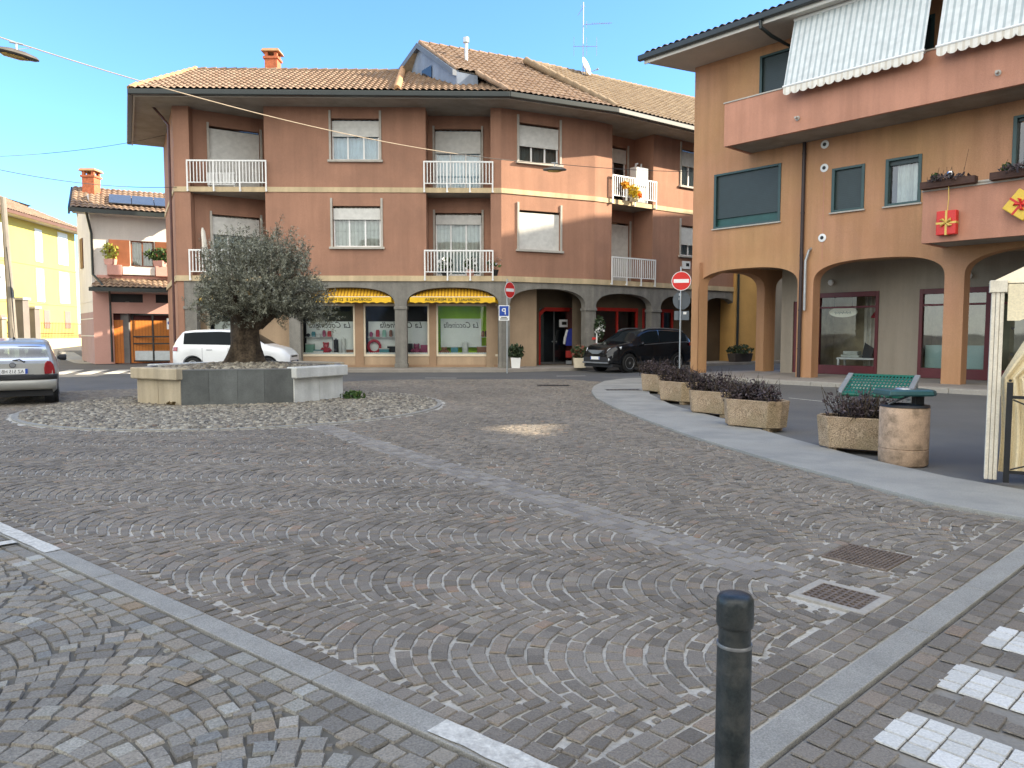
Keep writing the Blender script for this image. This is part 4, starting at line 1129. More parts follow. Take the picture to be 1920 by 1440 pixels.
# arcade inside
b = MB(FR.M); b.face([(.3, .46, 3.8), (1.6, 6, 3.8), (R_END, 6, 3.8), (R_END, .46, 3.8)]); obj('arcade_ceiling', b, mat('arcade_plaster', (.33, .25, .16), .9, .1, 1), pal)
SHD = 2.3
FS = Fac(tuple(FR.pt(0, SHD)[:2]), tuple(FR.d[:2]))
sx = lambda px, py=640: FS.s(px, py)
m_shopgrey = mat('grey_brown_plaster', (.34, .295, .235), .9, .1, 1.2, .3, 60, streak=.15, dirt=(.2, .18, .15), dirtamt=.4)
wsh = [(sx(1531), sx(1646), RZ0 + .02, 2.85), (sx(1722), sx(1722) + 2.9, RZ0 + .02, 2.85), (sx(1722) + 4.2, sx(1722) + 6.2, RZ0 + .02, 2.85), (sx(1486), sx(1498), RZ0 + .02, 2.6)]
b = MB(FS.M); wall(b, sx(1464), R_END, RZ0, 3.8, wsh, .22)
b.face([(sx(1464), 0, RZ0), (sx(1464), 0, 3.8), (sx(1464), 5, 3.8), (sx(1464), 5, RZ0)]); sw_ = obj('shop_wall', b, m_shopgrey, pal); PM[sw_] = PM[pal]
m_shoproom = mat('shop_back_wall', (.55, .46, .30), .9, .3, 1.6, col2=(.22, .19, .14))
for i, h in enumerate(wsh):
    a, c, z0, z1 = h; b = MB(FS.M); t = .10
    if i == 3:
        b.box(a, c, .05, .1, z0, z1); f = obj('door', b, m_darkred, pal); PM[f] = PM[pal]; continue
    b.box(a, a + t, -.04, .12, z0, z1); b.box(c - t, c, -.04, .12, z0, z1); b.box(a + t, c - t, -.04, .12, z0, z0 + .30); b.box(a + t, c - t, -.04, .12, z1 - .16, z1)
    b.box(a + t, c - t, -.03, .10, z1 - .52, z1 - .46)
    if i: b.box(a + (c - a) * .62, a + (c - a) * .62 + .2, -.05, .12, z0 + .3, z1 - .16)
    f = obj('shop_window', b, m_darkred, pal, bevel=.005); PM[f] = PM[pal]
    b = MB(FS.M); b.face([(a, .04, z0 + .2), (c, .04, z0 + .2), (c, .04, z1), (a, .04, z1)]); obj('pane', b, m_shopglass if i == 0 else m_glass, f)
    b = MB(FS.M); D = 1.7
    b.face([(a - .2, D, z0), (c + .2, D, z0), (c + .2, D, z1 + .2), (a - .2, D, z1 + .2)]); b.face([(a - .2, .23, z0), (a - .2, D, z0), (a - .2, D, z1 + .2), (a - .2, .23, z1 + .2)]); b.face([(c + .2, D, z0), (c + .2, .23, z0), (c + .2, .23, z1 + .2), (c + .2, D, z1 + .2)])
    b.face([(a - .2, .23, z1 + .2), (a - .2, D, z1 + .2), (c + .2, D, z1 + .2), (c + .2, .23, z1 + .2)]); b.face([(a - .2, .23, z0 + .1), (c + .2, .23, z0 + .1), (c + .2, D, z0 + .1), (a - .2, D, z0 + .1)])
    obj('display_room', b, m_shoproom, f)
    if i:
        b = MB(FS.M); b.box(a + t, a + (c - a) * .62, .3, .34, z0 + .3, z0 + 1.0); obj('frosted_panel', b, mat('pale_green_panel', (.52, .62, .55), .4, .05, 2), f)
# upper windows with shutters down
def shut_window(h, open_frac=0.0, name='window'):
    a, c, z0, z1 = h; M = FR.M; b = MB(M); t = .07
    b.box(a - .02, a + t, -.03, .16, z0 - .02, z1 + .02); b.box(c - t, c + .02, -.03, .16, z0 - .02, z1 + .02); b.box(a + t, c - t, -.03, .16, z0 - .02, z0 + t * .7); b.box(a + t, c - t, -.03, .16, z1 - t * .7, z1 + .02)
    f = obj(name, b, m_green, pal, bevel=.006); PM[f] = PM[pal]
    zc = z0 + (z1 - z0) * open_frac
    b = MB(M); b.box(a + t - .01, c - t + .01, .06, .085, zc, z1 - .03); b.box(a + t - .01, c - t + .01, .05, .095, zc - .045, zc); obj('roller_shutter', b, m_greenblind, f)
    b = MB(M); b.box(a - .06, c + .06, -.07, -.032, z0 - .06, z0 - .02); obj('sill', b, m_jamb, f)
    return f, zc
f, zc = shut_window(rw[0], .2)
b = MB(FR.M); a, c, z0, z1 = rw[0]; b.box(a + .06, c - .06, .11, .14, z0, z1); obj('lower_panel', b, mat('petrol_green_panel', (.020, .085, .078), .45, .1, 3), f)
f, _ = shut_window(rw[1], 0.02)
f, _ = shut_window(rw[2], .9)
def open_pane(f, h, cur=True):
    a, c, z0, z1 = h; M = FR.M
    b = MB(M); b.face([(a + .05, .12, z0), (c - .05, .12, z0), (c - .05, .12, z1), (a + .05, .12, z1)]); obj('pane', b, m_glass, f)
    b = MB(M); b.face([(a - .05, .9, z0), (c + .05, .9, z0), (c + .05, .9, z1), (a - .05, .9, z1)])
    b.face([(a, .245, z0), (a, .9, z0), (a, .9, z1), (a, .245, z1)]); b.face([(c, .9, z0), (c, .245, z0), (c, .245, z1), (c, .9, z1)]); obj('room', b, m_room, f)
    if cur:
        b = MB(M); n = 24; x0 = a + (c - a) * .25; P = [(x0 + (c - x0) * i / n, .22 + .025 * math.sin(i * 1.7)) for i in range(n + 1)]
        for p, q in zip(P, P[1:]): b.face([(p[0], p[1], z0), (q[0], q[1], z0), (q[0], q[1], z1), (p[0], p[1], z1)])
        obj('curtain', b, m_curtain, f, smooth=True)
open_pane(f, rw[2])
shut_window(rtop, 0); shut_window(rtop2, 0, 'balcony_door'); shut_window(rtop3, 0, 'balcony_door')
f, _ = shut_window(rdoor, .97, 'balcony_door'); open_pane(f, rdoor)
b = MB(FR.M); a, c, z0, z1 = rdoor
for k in (.25, .5, .75): b.box(a + (c - a) * k - .04, a + (c - a) * k + .04, .09, .14, z0, z1)
obj('mullion', b, m_green, f)
# balconies: slab, parapet, coping, soffit line
BO = 1.48
def balcony(s0, z0, zt, name):
    b = MB(FR.M); th = .11
    b.box(s0, R_END, -BO, -BO + th, z0, zt); b.box(s0, s0 + th, -BO + th, -.002, z0, zt); p = obj('balcony_parapet', b, m_pinkst, pal, bevel=.008); PM[p] = PM[pal]
    b = MB(FR.M); b.box(s0 + th + .001, R_END, -BO + th + .001, -.003, z0 + .02, z0 + .2); obj('balcony_floor', b, m_soffit, p)
    b = MB(FR.M); b.box(s0 - .025, R_END, -BO - .025, -BO + th + .025, zt + .001, zt + .04); b.box(s0 - .025, s0 + th + .025, -BO + th + .026, -.004, zt + .001, zt + .04); obj('coping', b, m_jamb, p, bevel=.004)
    return p
bs1, bz1 = FR.sz(1357, 275.5, BO); bz1t = FR.sz(1352, 197, BO)[1]
bs2, bz2 = FR.sz(1727, 457, BO); bz2t = FR.sz(1730, 361, BO)[1]
balcony(bs1, bz1, bz1t, 'u'); balcony(bs2, bz2, bz2t, 'l')
for px, py in ((1496, 222), (1872, 137)):
    s, z = FR.sz(px, py, BO); b = MB(FR.M); b.tube([(s, -BO + .02, z), (s, -BO - .16, z)], .035, 8); b.tube([(s, -BO - .02, z), (s, -BO - .03, z)], .07, 10); obj('drain_spout', b, m_jamb, pal, smooth=True)
# rail pipe on the lower balcony
b = MB(FR.M); b.tube([(bs2 - .02, -BO + .05, bz2t + .09), (R_END, -BO + .05, bz2t + .09)], .035, 8); obj('handrail', b, m_jamb, pal, smooth=True)
# eaves
EO, ES = 1.62, .85
b = MB(FR.M); b.prism([(-ES, -EO), (R_END, -EO), (R_END, .2), (-ES * .4, .2)], RT, RT + .14); b.prism([(-ES * .4, .201), (.2, .201), (3.2, 8), (2.2, 8)], RT + .001, RT + .139)
m_eavew = mat('pale_eave_board', (.50, .465, .41), .8, .06, 2); obj('eaves_soffit', b, m_eavew, pal)
b = MB(FR.M); b.box(-ES - .05, R_END, -EO - .055, -EO - .002, RT - .03, RT + .13); obj('fascia', b, mat('white_fascia', (.66, .63, .57), .7, .05, 2), pal)
b = MB(FR.M); b.box(-ES - .22, R_END, -EO - .22, -EO - .058, RT + .07, RT + .26); obj('gutter', b, m_gutter, pal, bevel=.03)
b = MB(FR.M); b.tube([(FR.s(1482, 30), -EO - .12, RT + .08), (FR.s(1482, 30), -EO - .10, RT - .12), (FR.s(1482, 30) + .1, -EO + .35, RT - .28), (FR.s(1482, 30) + .2, -.12, RT - .38), (FR.s(1482, 30) + .2, -.08, 8)], .055, 8); obj('downpipe', b, m_gutter, pal, smooth=True)
O_ = FR.pt(-ES, -EO - .1, RT + .25)
tile_plane('roof', O_, FR.d, .33, [(0, 0), (R_END + ES, 0), (R_END + ES, 6.3), (4.4, 6.3)], m_tile, pal)
b = MB(FR.M); b.face([(3.4, 4.2, RT + 2.1), (-ES, -EO, RT + .2), (2.2, 8.5, RT + .2)]); b.face([(R_END, 4.2, RT + 2.1), (3.4, 4.2, RT + 2.1), (2.2, 9, RT + .3), (R_END, 9, RT + .3)]); obj('rear_roof', b, m_tile, pal)
# striped drop awnings with scalloped valance
m_awn = stripe_mat('white_grey_striped_awning', (.66, .68, .66), (.40, .45, .45), .165, tuple(FR.d), .75, .62, .05)
m_awnv = stripe_mat('awning_valance', (.74, .70, .62), (.62, .56, .46), .165, tuple(FR.d), .75, .62, .05)
def drop_awning(s0, s1, zb, sl=.42):
    zt, dt = RT - .05, -EO + .35; db = -BO - .34
    b = MB(FR.M); n = 40
    for i in range(n):
        a, c = s0 + (s1 - s0) * i / n, s0 + (s1 - s0) * (i + 1) / n
        sag0, sag1 = .0, .0
        for k in range(4):
            z0, z1 = zt + (zb - zt) * k / 4, zt + (zb - zt) * (k + 1) / 4; d0, d1 = dt + (db - dt) * k / 4, dt + (db - dt) * (k + 1) / 4
            b.face([(a, d1, z1), (c, d1, z1), (c, d0, z0), (a, d0, z0)])
    aw = obj('awning', b, m_awn, pal); PM[aw] = PM[pal]
    b = MB(FR.M); b.tube([(s0 - .02, db, zb), (s1 + .02, db, zb)], .035, 8); obj('front_bar', b, m_white, aw, smooth=True)
    b = MB(FR.M); m_ = int((s1 - s0) / .24)
    for i in range(m_):
        a, c = s0 + (s1 - s0) * i / m_, s0 + (s1 - s0) * (i + 1) / m_
        pts = [(a, db - .01, zb - .03), (a, db - .02, zb - .17)] + [(a + (c - a) * (1 - math.cos(math.pi * k / 6)) / 2, db - .02, zb - .17 - .09 * math.sin(math.pi * k / 6)) for k in range(1, 6)] + [(c, db - .02, zb - .17), (c, db - .01, zb - .03)]
        b.face(pts)
    obj('valance', b, m_awnv, aw)
    b = MB(FR.M); b.tube([(s0, dt, zt), (s1, dt, zt)], .06, 8); obj('roller', b, m_white, aw, smooth=True)
    for s in (s0 + .1, s1 - .1):
        b = MB(FR.M); b.tube([(s, -.05, zb + .2), (s, db, zb)], .02, 6); obj('arm', b, m_white, aw)
ao = BO + .34
a0, az = FR.sz(1469, 163, ao); a1_ = FR.s(1733, 70, ao); a2_ = FR.s(1757, 68, ao)
drop_awning(a0, a1_, az); drop_awning(a2_, a2_ + 4.6, az)
# drainpipe, vents and small fixings on the wall
s_p = FR.s(1507, 400)
b = MB(FR.M); b.tube([(s_p, -.07, bz1 + .03), (s_p, -.07, RZ0)], .055, 10)
for z in (7, 5.2, 3.9, 2.2, 1): b.tube([(s_p, -.07, z), (s_p, -.07, z + .04)], .066, 10)
obj('drainpipe', b, mat('dark_bronze_pipe', (.040, .026, .026), .45, .15, 3), pal, smooth=True)
s_g = FR.s(1513, 500)
b = MB(FR.M); b.tube([(s_g + .12, .02, FR.sz(1520, 466)[1]), (s_g + .10, -.09, FR.sz(1520, 470)[1]), (s_g, -.10, FR.sz(1513, 490)[1]), (s_g, -.10, FR.sz(1512, 582)[1])], .042, 10); obj('flue_pipe', b, m_metalgrey, pal, smooth=True)
for px, py in ((1547, 271), (1546, 315), (1542, 446)):
    s, z = FR.sz(px, py); b = MB(FR.M); b.lathe([(.02, 0), (.11, 0), (.12, .012), (.07, .03), (.06, .0301), (.06, .01)], 20)
    T_ = FR.M @ Matrix.Translation((s, 0, z)) @ Matrix.Rotation(math.pi / 2, 4, 'X')
    bb = MB(T_); bb.lathe([(.055, .004), (.12, .004), (.125, .02), (.06, .035), (.055, .034)], 20); v = obj('wall_vent', bb, m_white, pal, smooth=True); PM[v] = PM[pal]
    bb = MB(T_); bb.lathe([(.056, .0345), (.056, .0365)], 16); obj('vent_hole', bb, m_black, v)
b = MB(FR.M); s, z = FR.sz(1546, 316); z2 = FR.sz(1543, 446)[1]; b.box(s - .012, s + .012, -.004, .003, z2 + .13, z - .12); b.box(s - .012, s + .012, -.004, .003, 3.75, z2 - .13); obj('crack_repair', b, m_pinkst, pal)
for px, py in ((1561, 530), (1819, 517)):
    s, z = FS.sz(px, py); b = MB(FS.M @ Matrix.Translation((s, -.12, z))); b.lathe([(.02, -.1), (.07, -.07), (.095, 0), (.07, .07), (.02, .1)], 14); g = obj('globe_lamp', b, m_white, pal, smooth=True)
# raised arcade floor with worn edge
b = MB(FR.M); b.prism([(-.6, -1.5), (R_END + 3, -1.5), (R_END + 3, 7), (2.0, 7)], -.05, RZ0); struct('arcade_pavement', b, m_flag, bevel=.015)
b = MB(FR.M)
s = -.6
while s < R_END:
    l = random.uniform(.7, 1.1); b.box(s + .005, s + l - .005, -1.62, -1.504, -.05, RZ0 - .012 + random.uniform(-.006, .006)); s += l
struct('arcade_kerb', b, m_oldconc, bevel=.012)
# oval shop sign seen through the glass, with mirrored script
s, z = FS.sz(1572, 585)
sg = thing('hanging_sign', 'cream oval sign with script lettering hanging inside the arcade shop window', 'sign', tuple(FS.pt(s, .5, z)))
b = MB(FS.M); 
el = [(s + .48 * math.cos(2 * math.pi * k / 32), z + .17 * math.sin(2 * math.pi * k / 32)) for k in range(32)]
b.loft([[(x, .34, y) for x, y in el], [(x, .37, y) for x, y in el]]); obj('board', b, mat('cream_board', (.80, .76, .60), .6, .04, 3), sg)
b = MB(FS.M); b.tube([(s - .28 + .56 * k / 40, .332, z - .02 + .035 * math.sin(k * 1.55) * (1 + .5 * math.sin(k * .7))) for k in range(41)], .008, 5); obj('lettering', b, mat('green_grey_script', (.12, .16, .13), .6), sg)
b = MB(FS.M); b.tube([(s - .3, .355, z + .12), (s - .3, .355, 2.95)], .006, 5); b.tube([(s + .3, .355, z + .12), (s + .3, .355, 2.95)], .006, 5); obj('cord', b, m_black, sg)
s, z = FS.sz(1628, 590)
pl = thing('pendant_lamp', 'dark red cone lampshade hanging in the arcade shop window', 'lamp', tuple(FS.pt(s, .9, z)))
b = MB(FS.M @ Matrix.Translation((s, .9, z))); b.lathe([(.05, .22), (.10, .2), (.27, -.05), (.26, -.09), (.24, -.09)], 20); obj('shade', b, mat('crimson_shade', (.34, .02, .04), .7, .1, 3), pl, smooth=True)
b = MB(FS.M); b.tube([(s, .9, z + .2), (s, .9, 3)], .008, 5); obj('cord', b, m_black, pl)
# low white table with linen in the window
s0, z0 = FS.sz(1553, 690); s1 = FS.s(1640, 690)
tb = thing('display_table', 'low white table set with folded linen in the arcade shop window', 'table', tuple(FS.pt((s0 + s1) / 2, .8, .24)))
b = MB(FS.M); b.box(s0, s1, .55, 1.15, .62, .68); obj('table_top', b, m_white, tb, bevel=.01)
for x in (s0 + .06, s1 - .06):
    for d in (.60, 1.10): b = MB(FS.M); b.box(x - .03, x + .03, d - .03, d + .03, .24, .618); obj('leg', b, m_white, tb)
b = MB(FS.M)
ln_ = thing('linen_stack', 'pale folded linens piled on the low white shop window table', 'linen', tuple(FS.pt(s0 + .35, .85, .68)))
b = MB(FS.M); b.box(s0 + .1, s0 + .72, .65, 1.05, .682, .78); b.box(s0 + .16, s0 + .66, .68, 1.02, .782, .90); obj('cloth', b, mat('pale_linen', (.58, .60, .54), .9, .15, 6), ln_, bevel=.03)
bp_ = thing('black_bag', 'black pointed bag standing on the low white shop window table', 'bag', tuple(FS.pt(s0 + .95, .85, .68)))
b = MB(FS.M); x = s0 + .93; b.loft([[(x - .16, .75, .682), (x + .16, .75, .682), (x + .16, .95, .682), (x - .16, .95, .682)], [(x - .12, .8, 1.0), (x + .22, .8, .98), (x + .22, .9, .98), (x - .12, .9, 1.0)], [(x - .1, .84, 1.2), (x - .06, .84, 1.16), (x - .06, .86, 1.16), (x - .1, .86, 1.2)]]); obj('bag_body', b, m_black, bp_)
cs_ = thing('curtain', 'pale striped curtain drawn behind the arcade shop window display', 'curtain', tuple(FS.pt(s1 - .4, 1.3, .3)))
b = MB(FS.M); n = 40; P = [(s1 - .95 + 1.1 * i / n, 1.35 + .05 * math.sin(i * 1.3)) for i in range(n + 1)]
for p, q in zip(P, P[1:]): b.face([(p[0], p[1], .3), (q[0], q[1], .3), (q[0], q[1], 2.75), (p[0], p[1], 2.75)])
obj('cloth', b, m_curtain, cs_, smooth=True)
# ================================================================ houses on the left and the far end of the side street
def simple_tile_roof(root, name, O, U, slope, poly, m): return tile_plane(name, O, U, slope, poly, m, root)
# --- pink house
hc = Vector((-20.39, 36.5, 0))
FP = Fac((hc.x, hc.y), (.89, .456)); FPS = Fac((hc.x - 2.7, hc.y + 3.6), (.60, -.80))
pink = thing('pink_house', 'pink and white two storey house with orange wooden garage door and solar panels', 'house', (hc.x, hc.y, 0))
m_pinkw = mat('pale_pink_render', (.52, .30, .25), .85, .06, 1, .2, 60); m_mauve = mat('mauve_render', (.36, .25, .255), .85, .08, 1, .2, 60); m_whiter = mat('white_render', (.68, .64, .60), .85, .06, 1, .2, 60, streak=.06)
PW = 4.2
zE = FP.sz(230, 402)[1]; zT = FP.sz(250, 540)[1]; zU = FP.sz(250, 556)[1]
gx0 = FP.s(214, 640); gz = FP.sz(260, 588)[1]
wf = (FP.s(245, 475), FP.s(289, 475), FP.sz(266, 500)[1], FP.sz(266, 452)[1])
lw1 = (FP.s(207, 562), FP.s(268, 562), FP.sz(240, 567)[1], FP.sz(240, 551)[1]); lw2 = (FP.s(292, 562), FP.s(330, 562), lw1[2], lw1[3])
b = MB(FP.M); wall(b, 0, PW, zT + .1, zE, [wf], .2); b.M = None
obj('upper_wall', b, m_whiter, pink)
b = MB(FP.M); wall(b, 0, PW, 0, zT + .1, [lw1, lw2, (gx0, PW - .5, 0, gz)], .3); obj('lower_wall', b, m_pinkw, pink)
b = MB(FPS.M); LS = 4.5; wall(b, 0, LS, zT - 1.2, zE + .9, [(1.2, 1.9, 4.9, 6.3)], .2); obj('side_wall', b, m_whiter, pink)
b = MB(FPS.M); wall(b, 0, LS, 0, zT - 1.2); q = obj('side_base', b, m_mauve, pink); PM[q] = PM[pink]
b = MB(FPS.M)
for z in (1.35, 2.2, 3.05): b.box(0, LS + .02, -.012, .0, z, z + .05)
obj('joint_line', b, m_whiter, q)
b = MB(FPS.M); b.box(1.1, 1.52, -.05, -.005, 4.85, 6.35); b.box(1.56, 1.98, -.05, -.005, 4.85, 6.35); obj('shutter', b, mat('brown_shutter', (.12, .045, .02), .6, .2, 4), pink)
b = MB(); pk = [FP.pt(PW), FP.pt(PW, 3.2), FPS.pt(0)]
for p, r in zip(pk, pk[1:]): b.face([r, p, p + Vector((0, 0, zE)), r + Vector((0, 0, zE))])
obj('rear_wall', b, m_whiter, pink)
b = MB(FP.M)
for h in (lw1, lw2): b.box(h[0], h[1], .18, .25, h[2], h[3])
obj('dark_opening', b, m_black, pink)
# garage door with vertical planks
m_orange = mat('orange_wood', (.62, .20, .035), .55, .14, 1.5, .2, 30, col2=(.72, .26, .05), streak=.12)
b = MB(FP.M); x = gx0
while x < PW - .5: b.box(x + .004, min(x + .14, PW - .5) - .004, .30, .35, .02, gz - .32); x += .14
gd = obj('garage_door', b, m_orange, pink)
b = MB(FP.M); b.box(gx0, PW - .5, .36, .40, 0, gz); obj('garage_back', b, mat('dark_maroon_lintel', (.07, .012, .012), .7), pink)
# window with shutters, flower boxes and little balcony front
a, c, z0, z1 = wf
m_brnsh = mat('chestnut_shutter', (.22, .075, .03), .55, .15, 3)
w_ = window(FP, pink, wf, 0, 2, sill=False, trim=False, frame_m=m_brnsh, curt=True)
for x0, x1 in ((a - .95, a - .04), (c + .04, c + .95)):
    b = MB(FP.M); b.box(x0, x1, -.06, -.01, z0, z1); obj('shutter', b, m_brnsh, w_, bevel=.01)
m_pinkp = mat('rose_parapet', (.56, .30, .25), .8, .06, 2)
zl0, zl1 = FP.sz(230, 517)[1], FP.sz(230, 498)[1]
for x0, x1 in ((FP.s(201, 505), FP.s(229, 505)), (FP.s(291, 505), FP.s(330, 505))):
    b = MB(FP.M); b.box(x0, x1, -.42, -.005, zl0, zl1); obj('flower_ledge', b, m_pinkp, pink, bevel=.02)
b = MB(FP.M); b.box(FP.s(230, 505), FP.s(290, 505), -.30, -.005, zl0 + .04, zl1 - .08); obj('balcony_front', b, m_whiter, pink, bevel=.01)
b = MB(FP.M); b.box(.2, PW, -.12, -.004, zl0 - .42, zl0); obj('rose_band', b, m_pinkp, pink)
# canopy roof over the garage
Oc = FP.pt(-.05, -1.25, FP.sz(250, 541, 1.25)[1])
tile_plane('canopy_roof', Oc, FP.d, .42, [(0, 0), (PW, 0), (PW, 1.33), (.35, 1.33)], m_tile, pink)
b = MB(FP.M); zc = Oc.z; b.box(-.1, PW, -1.36, -1.26, zc - .16, zc + .02); obj('gutter', b, m_gutter, pink); b = MB(FP.M); b.box(.1, PW, -1.2, -.002, zc - .15, zc - .05); obj('canopy_soffit', b, m_eavew, pink)
# main roof, eave overhang, solar panels, chimney
Or = FP.pt(-.75, -.85, zE + .05)
rp, U_, V_, N_ = tile_plane('roof', Or, FP.d, .48, [(0, 0), (PW + 1, 0), (PW + 1, 3.4), (0, 3.4)], m_tile, pink)
b = MB(FP.M); b.box(-.75, PW, -.97, -.86, zE - .14, zE + .05); obj('gutter', b, m_gutter, pink)
b = MB(FP.M); b.box(-.7, PW, -.84, -.003, zE - .1, zE - .02); obj('eaves_soffit', b, m_whiter, pink)
for k in range(2):
    b = MB(); p = Or + U_ * -.02; q = Or + U_ * -.02 + V_ * 3.4; e = U_ * -.08
    b.loft([[p, p + e, p + e - Vector((0, 0, .3)), p - Vector((0, 0, .3))], [q, q + e, q + e - Vector((0, 0, .3)), q - Vector((0, 0, .3))]]); 
obj('barge_board', b, m_gutter, pink)
b = MB(); tp = Or + V_ * 3.4; b.face([tp, tp + U_ * (PW + 1), tp + U_ * (PW + 1) + Vector((-1.0, 2.0, -1.4)), tp + Vector((-1.0, 2.0, -1.4))][::-1]); obj('rear_roof', b, m_tile, pink)
m_solar = mat('solar_cells', (.10, .125, .16), .15, .1, 3, metal=.3, spec=.8)
for k in range(4):
    b = MB(); p = Or + U_ * (1.6 + k * 1.0) + V_ * .6 + N_ * .16; b.loft([[p, p + U_ * .97, p + U_ * .97 + V_ * 1.35, p + V_ * 1.35], [x_ + N_ * .04 for x_ in (p, p + U_ * .97, p + U_ * .97 + V_ * 1.35, p + V_ * 1.35)]]); obj('solar_panel', b, m_solar, pink)
cc_ = on_plane(Or, U_, V_, N_, 172, 362); cw = Or + U_ * cc_[0] + V_ * cc_[1]
chimney((cw.x, cw.y, cw.z - .6), .30, 1.75, rp)
b = MB(FP.M); b.tube([(-.1, -.9, zE - .1), (-.02, -.2, zE - .6), (.05, -.1, zE - 1), (.05, -.1, zT + .6), (.6, -1.25, zT - .1)], .06, 8); obj('drainpipe', b, m_gutter, pink, smooth=True)
b = MB(FP.M); b.tube([(.75, -1.3, zT - .15), (.75, -.15, zT - .8), (.75, -.1, .1)], .05, 8); obj('drainpipe', b, m_gutter, pink, smooth=True)
m_leaf = island_mat('green_leaves', [(0, (.025, .06, .015)), (.5, (.05, .10, .025)), (1, (.10, .14, .03))], .6, 0, spec=.3)
def leaf_cloud(name, m, parent, centre, rad, n, size, flat=.5, up=0.0, seed=0, aspect=.5):
    r = np.random.default_rng(seed); D = r.normal(0, 1, (n, 3)); D /= np.linalg.norm(D, axis=1, keepdims=True); P = np.array(centre) + D * (r.uniform(.15, 1, (n, 1)) ** .5) * np.array(rad)
    A = r.normal(0, 1, (n, 3)); A[:, 2] += up; A /= np.linalg.norm(A, axis=1, keepdims=True); B = np.cross(A, r.normal(0, 1, (n, 3))); B /= np.linalg.norm(B, axis=1, keepdims=True) + 1e-9
    s = size * r.uniform(.6, 1.3, (n, 1)); V = np.stack([P - A * s, P + B * s * aspect, P + A * s, P - B * s * aspect], 1).reshape(-1, 3)
    return np_mesh(name, V, np.arange(n * 4).reshape(n, 4), m, parent)
def pot_plant(name, label, cat, loc, w_, h, pm, lm, n, rad, size, group=None, square=True, seed=1):
    t = thing(name, label, cat, loc, 0, group); b = MB(PM[t])
    if square: b.loft([[(x * w_ * .42, y * w_ * .42, 0) for x, y in ((-1, -1), (1, -1), (1, 1), (-1, 1))], [(x * w_ * .5, y * w_ * .5, h) for x, y in ((-1, -1), (1, -1), (1, 1), (-1, 1))]])
    else: b.lathe([(w_ * .35, 0), (w_ * .5, h), (w_ * .42, h - .02)], 16)
    obj('pot', b, pm, t, bevel=.01)
    c = np.array(loc) + np.array([0, 0, h + rad[2] * .75]); leaf_cloud('foliage', lm, t, c, rad, n, size, up=.6, seed=seed)
    return t
pa = FP.pt(FP.s(208, 505), -.2, zl1); pc = FP.pt(FP.s(300, 505), -.2, zl1)
m_yelfl = island_mat('yellow_green_leaves', [(0, (.20, .22, .03)), (.5, (.32, .30, .04)), (1, (.12, .16, .03))], .7, 0)
pot_plant('flower_pot', 'yellow green bush in a pot on the pink house ledge left of the window', 'plant', tuple(pa), .45, .28, m_pinkp, m_yelfl, 220, (.4, .3, .45), .09, 'balcony plants of the pink house', seed=3)
pot_plant('flower_pot', 'leafy green plant on the pink house ledge right of the window', 'plant', tuple(pc), .5, .28, m_pinkp, m_leaf, 260, (.75, .3, .4), .11, 'balcony plants of the pink house', seed=4)
# --- yard wall, gate pillars and steel gate in front of the garage
yw = thing('yard_wall', 'low grey yard wall with iron railing beside the orange garage', 'wall', tuple(G(200, 668)))
pA_ = G(189, 668); pB_ = G(236, 681)
YF = Fac((pA_.x, pA_.y), (pB_.x - pA_.x, pB_.y - pA_.y)); YL = (pB_ - pA_).length
b = MB(YF.M); b.box(0, YL, 0, .25, 0, 1.55); obj('base', b, mat('grey_block', (.34, .34, .33), .9, .12, 1.5, .2, 40), yw)
b = MB(YF.M); n = 26
for i in range(n + 1): x = YL * i / n; b.tube([(x, .12, 1.55), (x, .12, 2.9)], .02, 4)
for z in (1.75, 2.8): b.box(0, YL, .10, .14, z, z + .04)
obj('railing', b, m_black, yw)
gp = G(240, 681)
gpil = thing('gate_pillar', 'grey concrete gate pillar topped by a globe lamp by the orange garage', 'pillar', tuple(gp))
b = MB(PM[gpil]); b.box(-.22, .22, -.22, .22, 0, 3.0); b.box(-.27, .27, -.27, .27, 3.0, 3.08); obj('shaft', b, mat('dark_pillar', (.16, .155, .15), .9, .15, 2), gpil, bevel=.015)
b = MB(PM[gpil] @ Matrix.Translation((0, 0, 3.28))); b.lathe([(.05, -.2), (.13, -.14), (.17, 0), (.12, .13), (.02, .18)], 14); obj('globe', b, mat('peach_globe', (.75, .55, .42), .4, .05, 2), gpil, smooth=True)
GF = Fac((gp.x + .3, gp.y), (1, .02)); gt = thing('steel_gate', 'dark steel framed sliding gate before the orange garage door', 'gate', (gp.x + 1.8, gp.y, 0))
b = MB(GF.M); GW = 3.4
for x in (0, 1.0, 1.85, 2.6, GW): b.box(x - .035, x + .035, -.03, .03, .06, 2.45)
for z in (.08, .95, 1.3, 2.4): b.box(0.036, GW - .036, -.025, .025, z, z + .07)
gfr = obj('gate_frame', b, m_black, gt); PM[gfr] = PM[gt]
b = MB(GF.M); b.box(.04, GW - .04, .0, .012, .15, .62); obj('kick_panel', b, m_metalgrey, gt)
nt_ = thing('gate_notice', 'small white notice with a blue mark fixed on the steel gate', 'sign', tuple(GF.pt(1.85, -.05, 1.95)))
b = MB(GF.M); b.box(1.72, 1.98, -.05, -.032, 1.7, 2.25); obj('plate', b, m_white, nt_); b = MB(GF.M @ Matrix.Translation((1.85, -.05, 2.02)) @ Matrix.Rotation(math.pi / 2, 4, 'X')); b.lathe([(.09, 0), (.09, .006)], 16); obj('mark', b, m_blue, nt_)

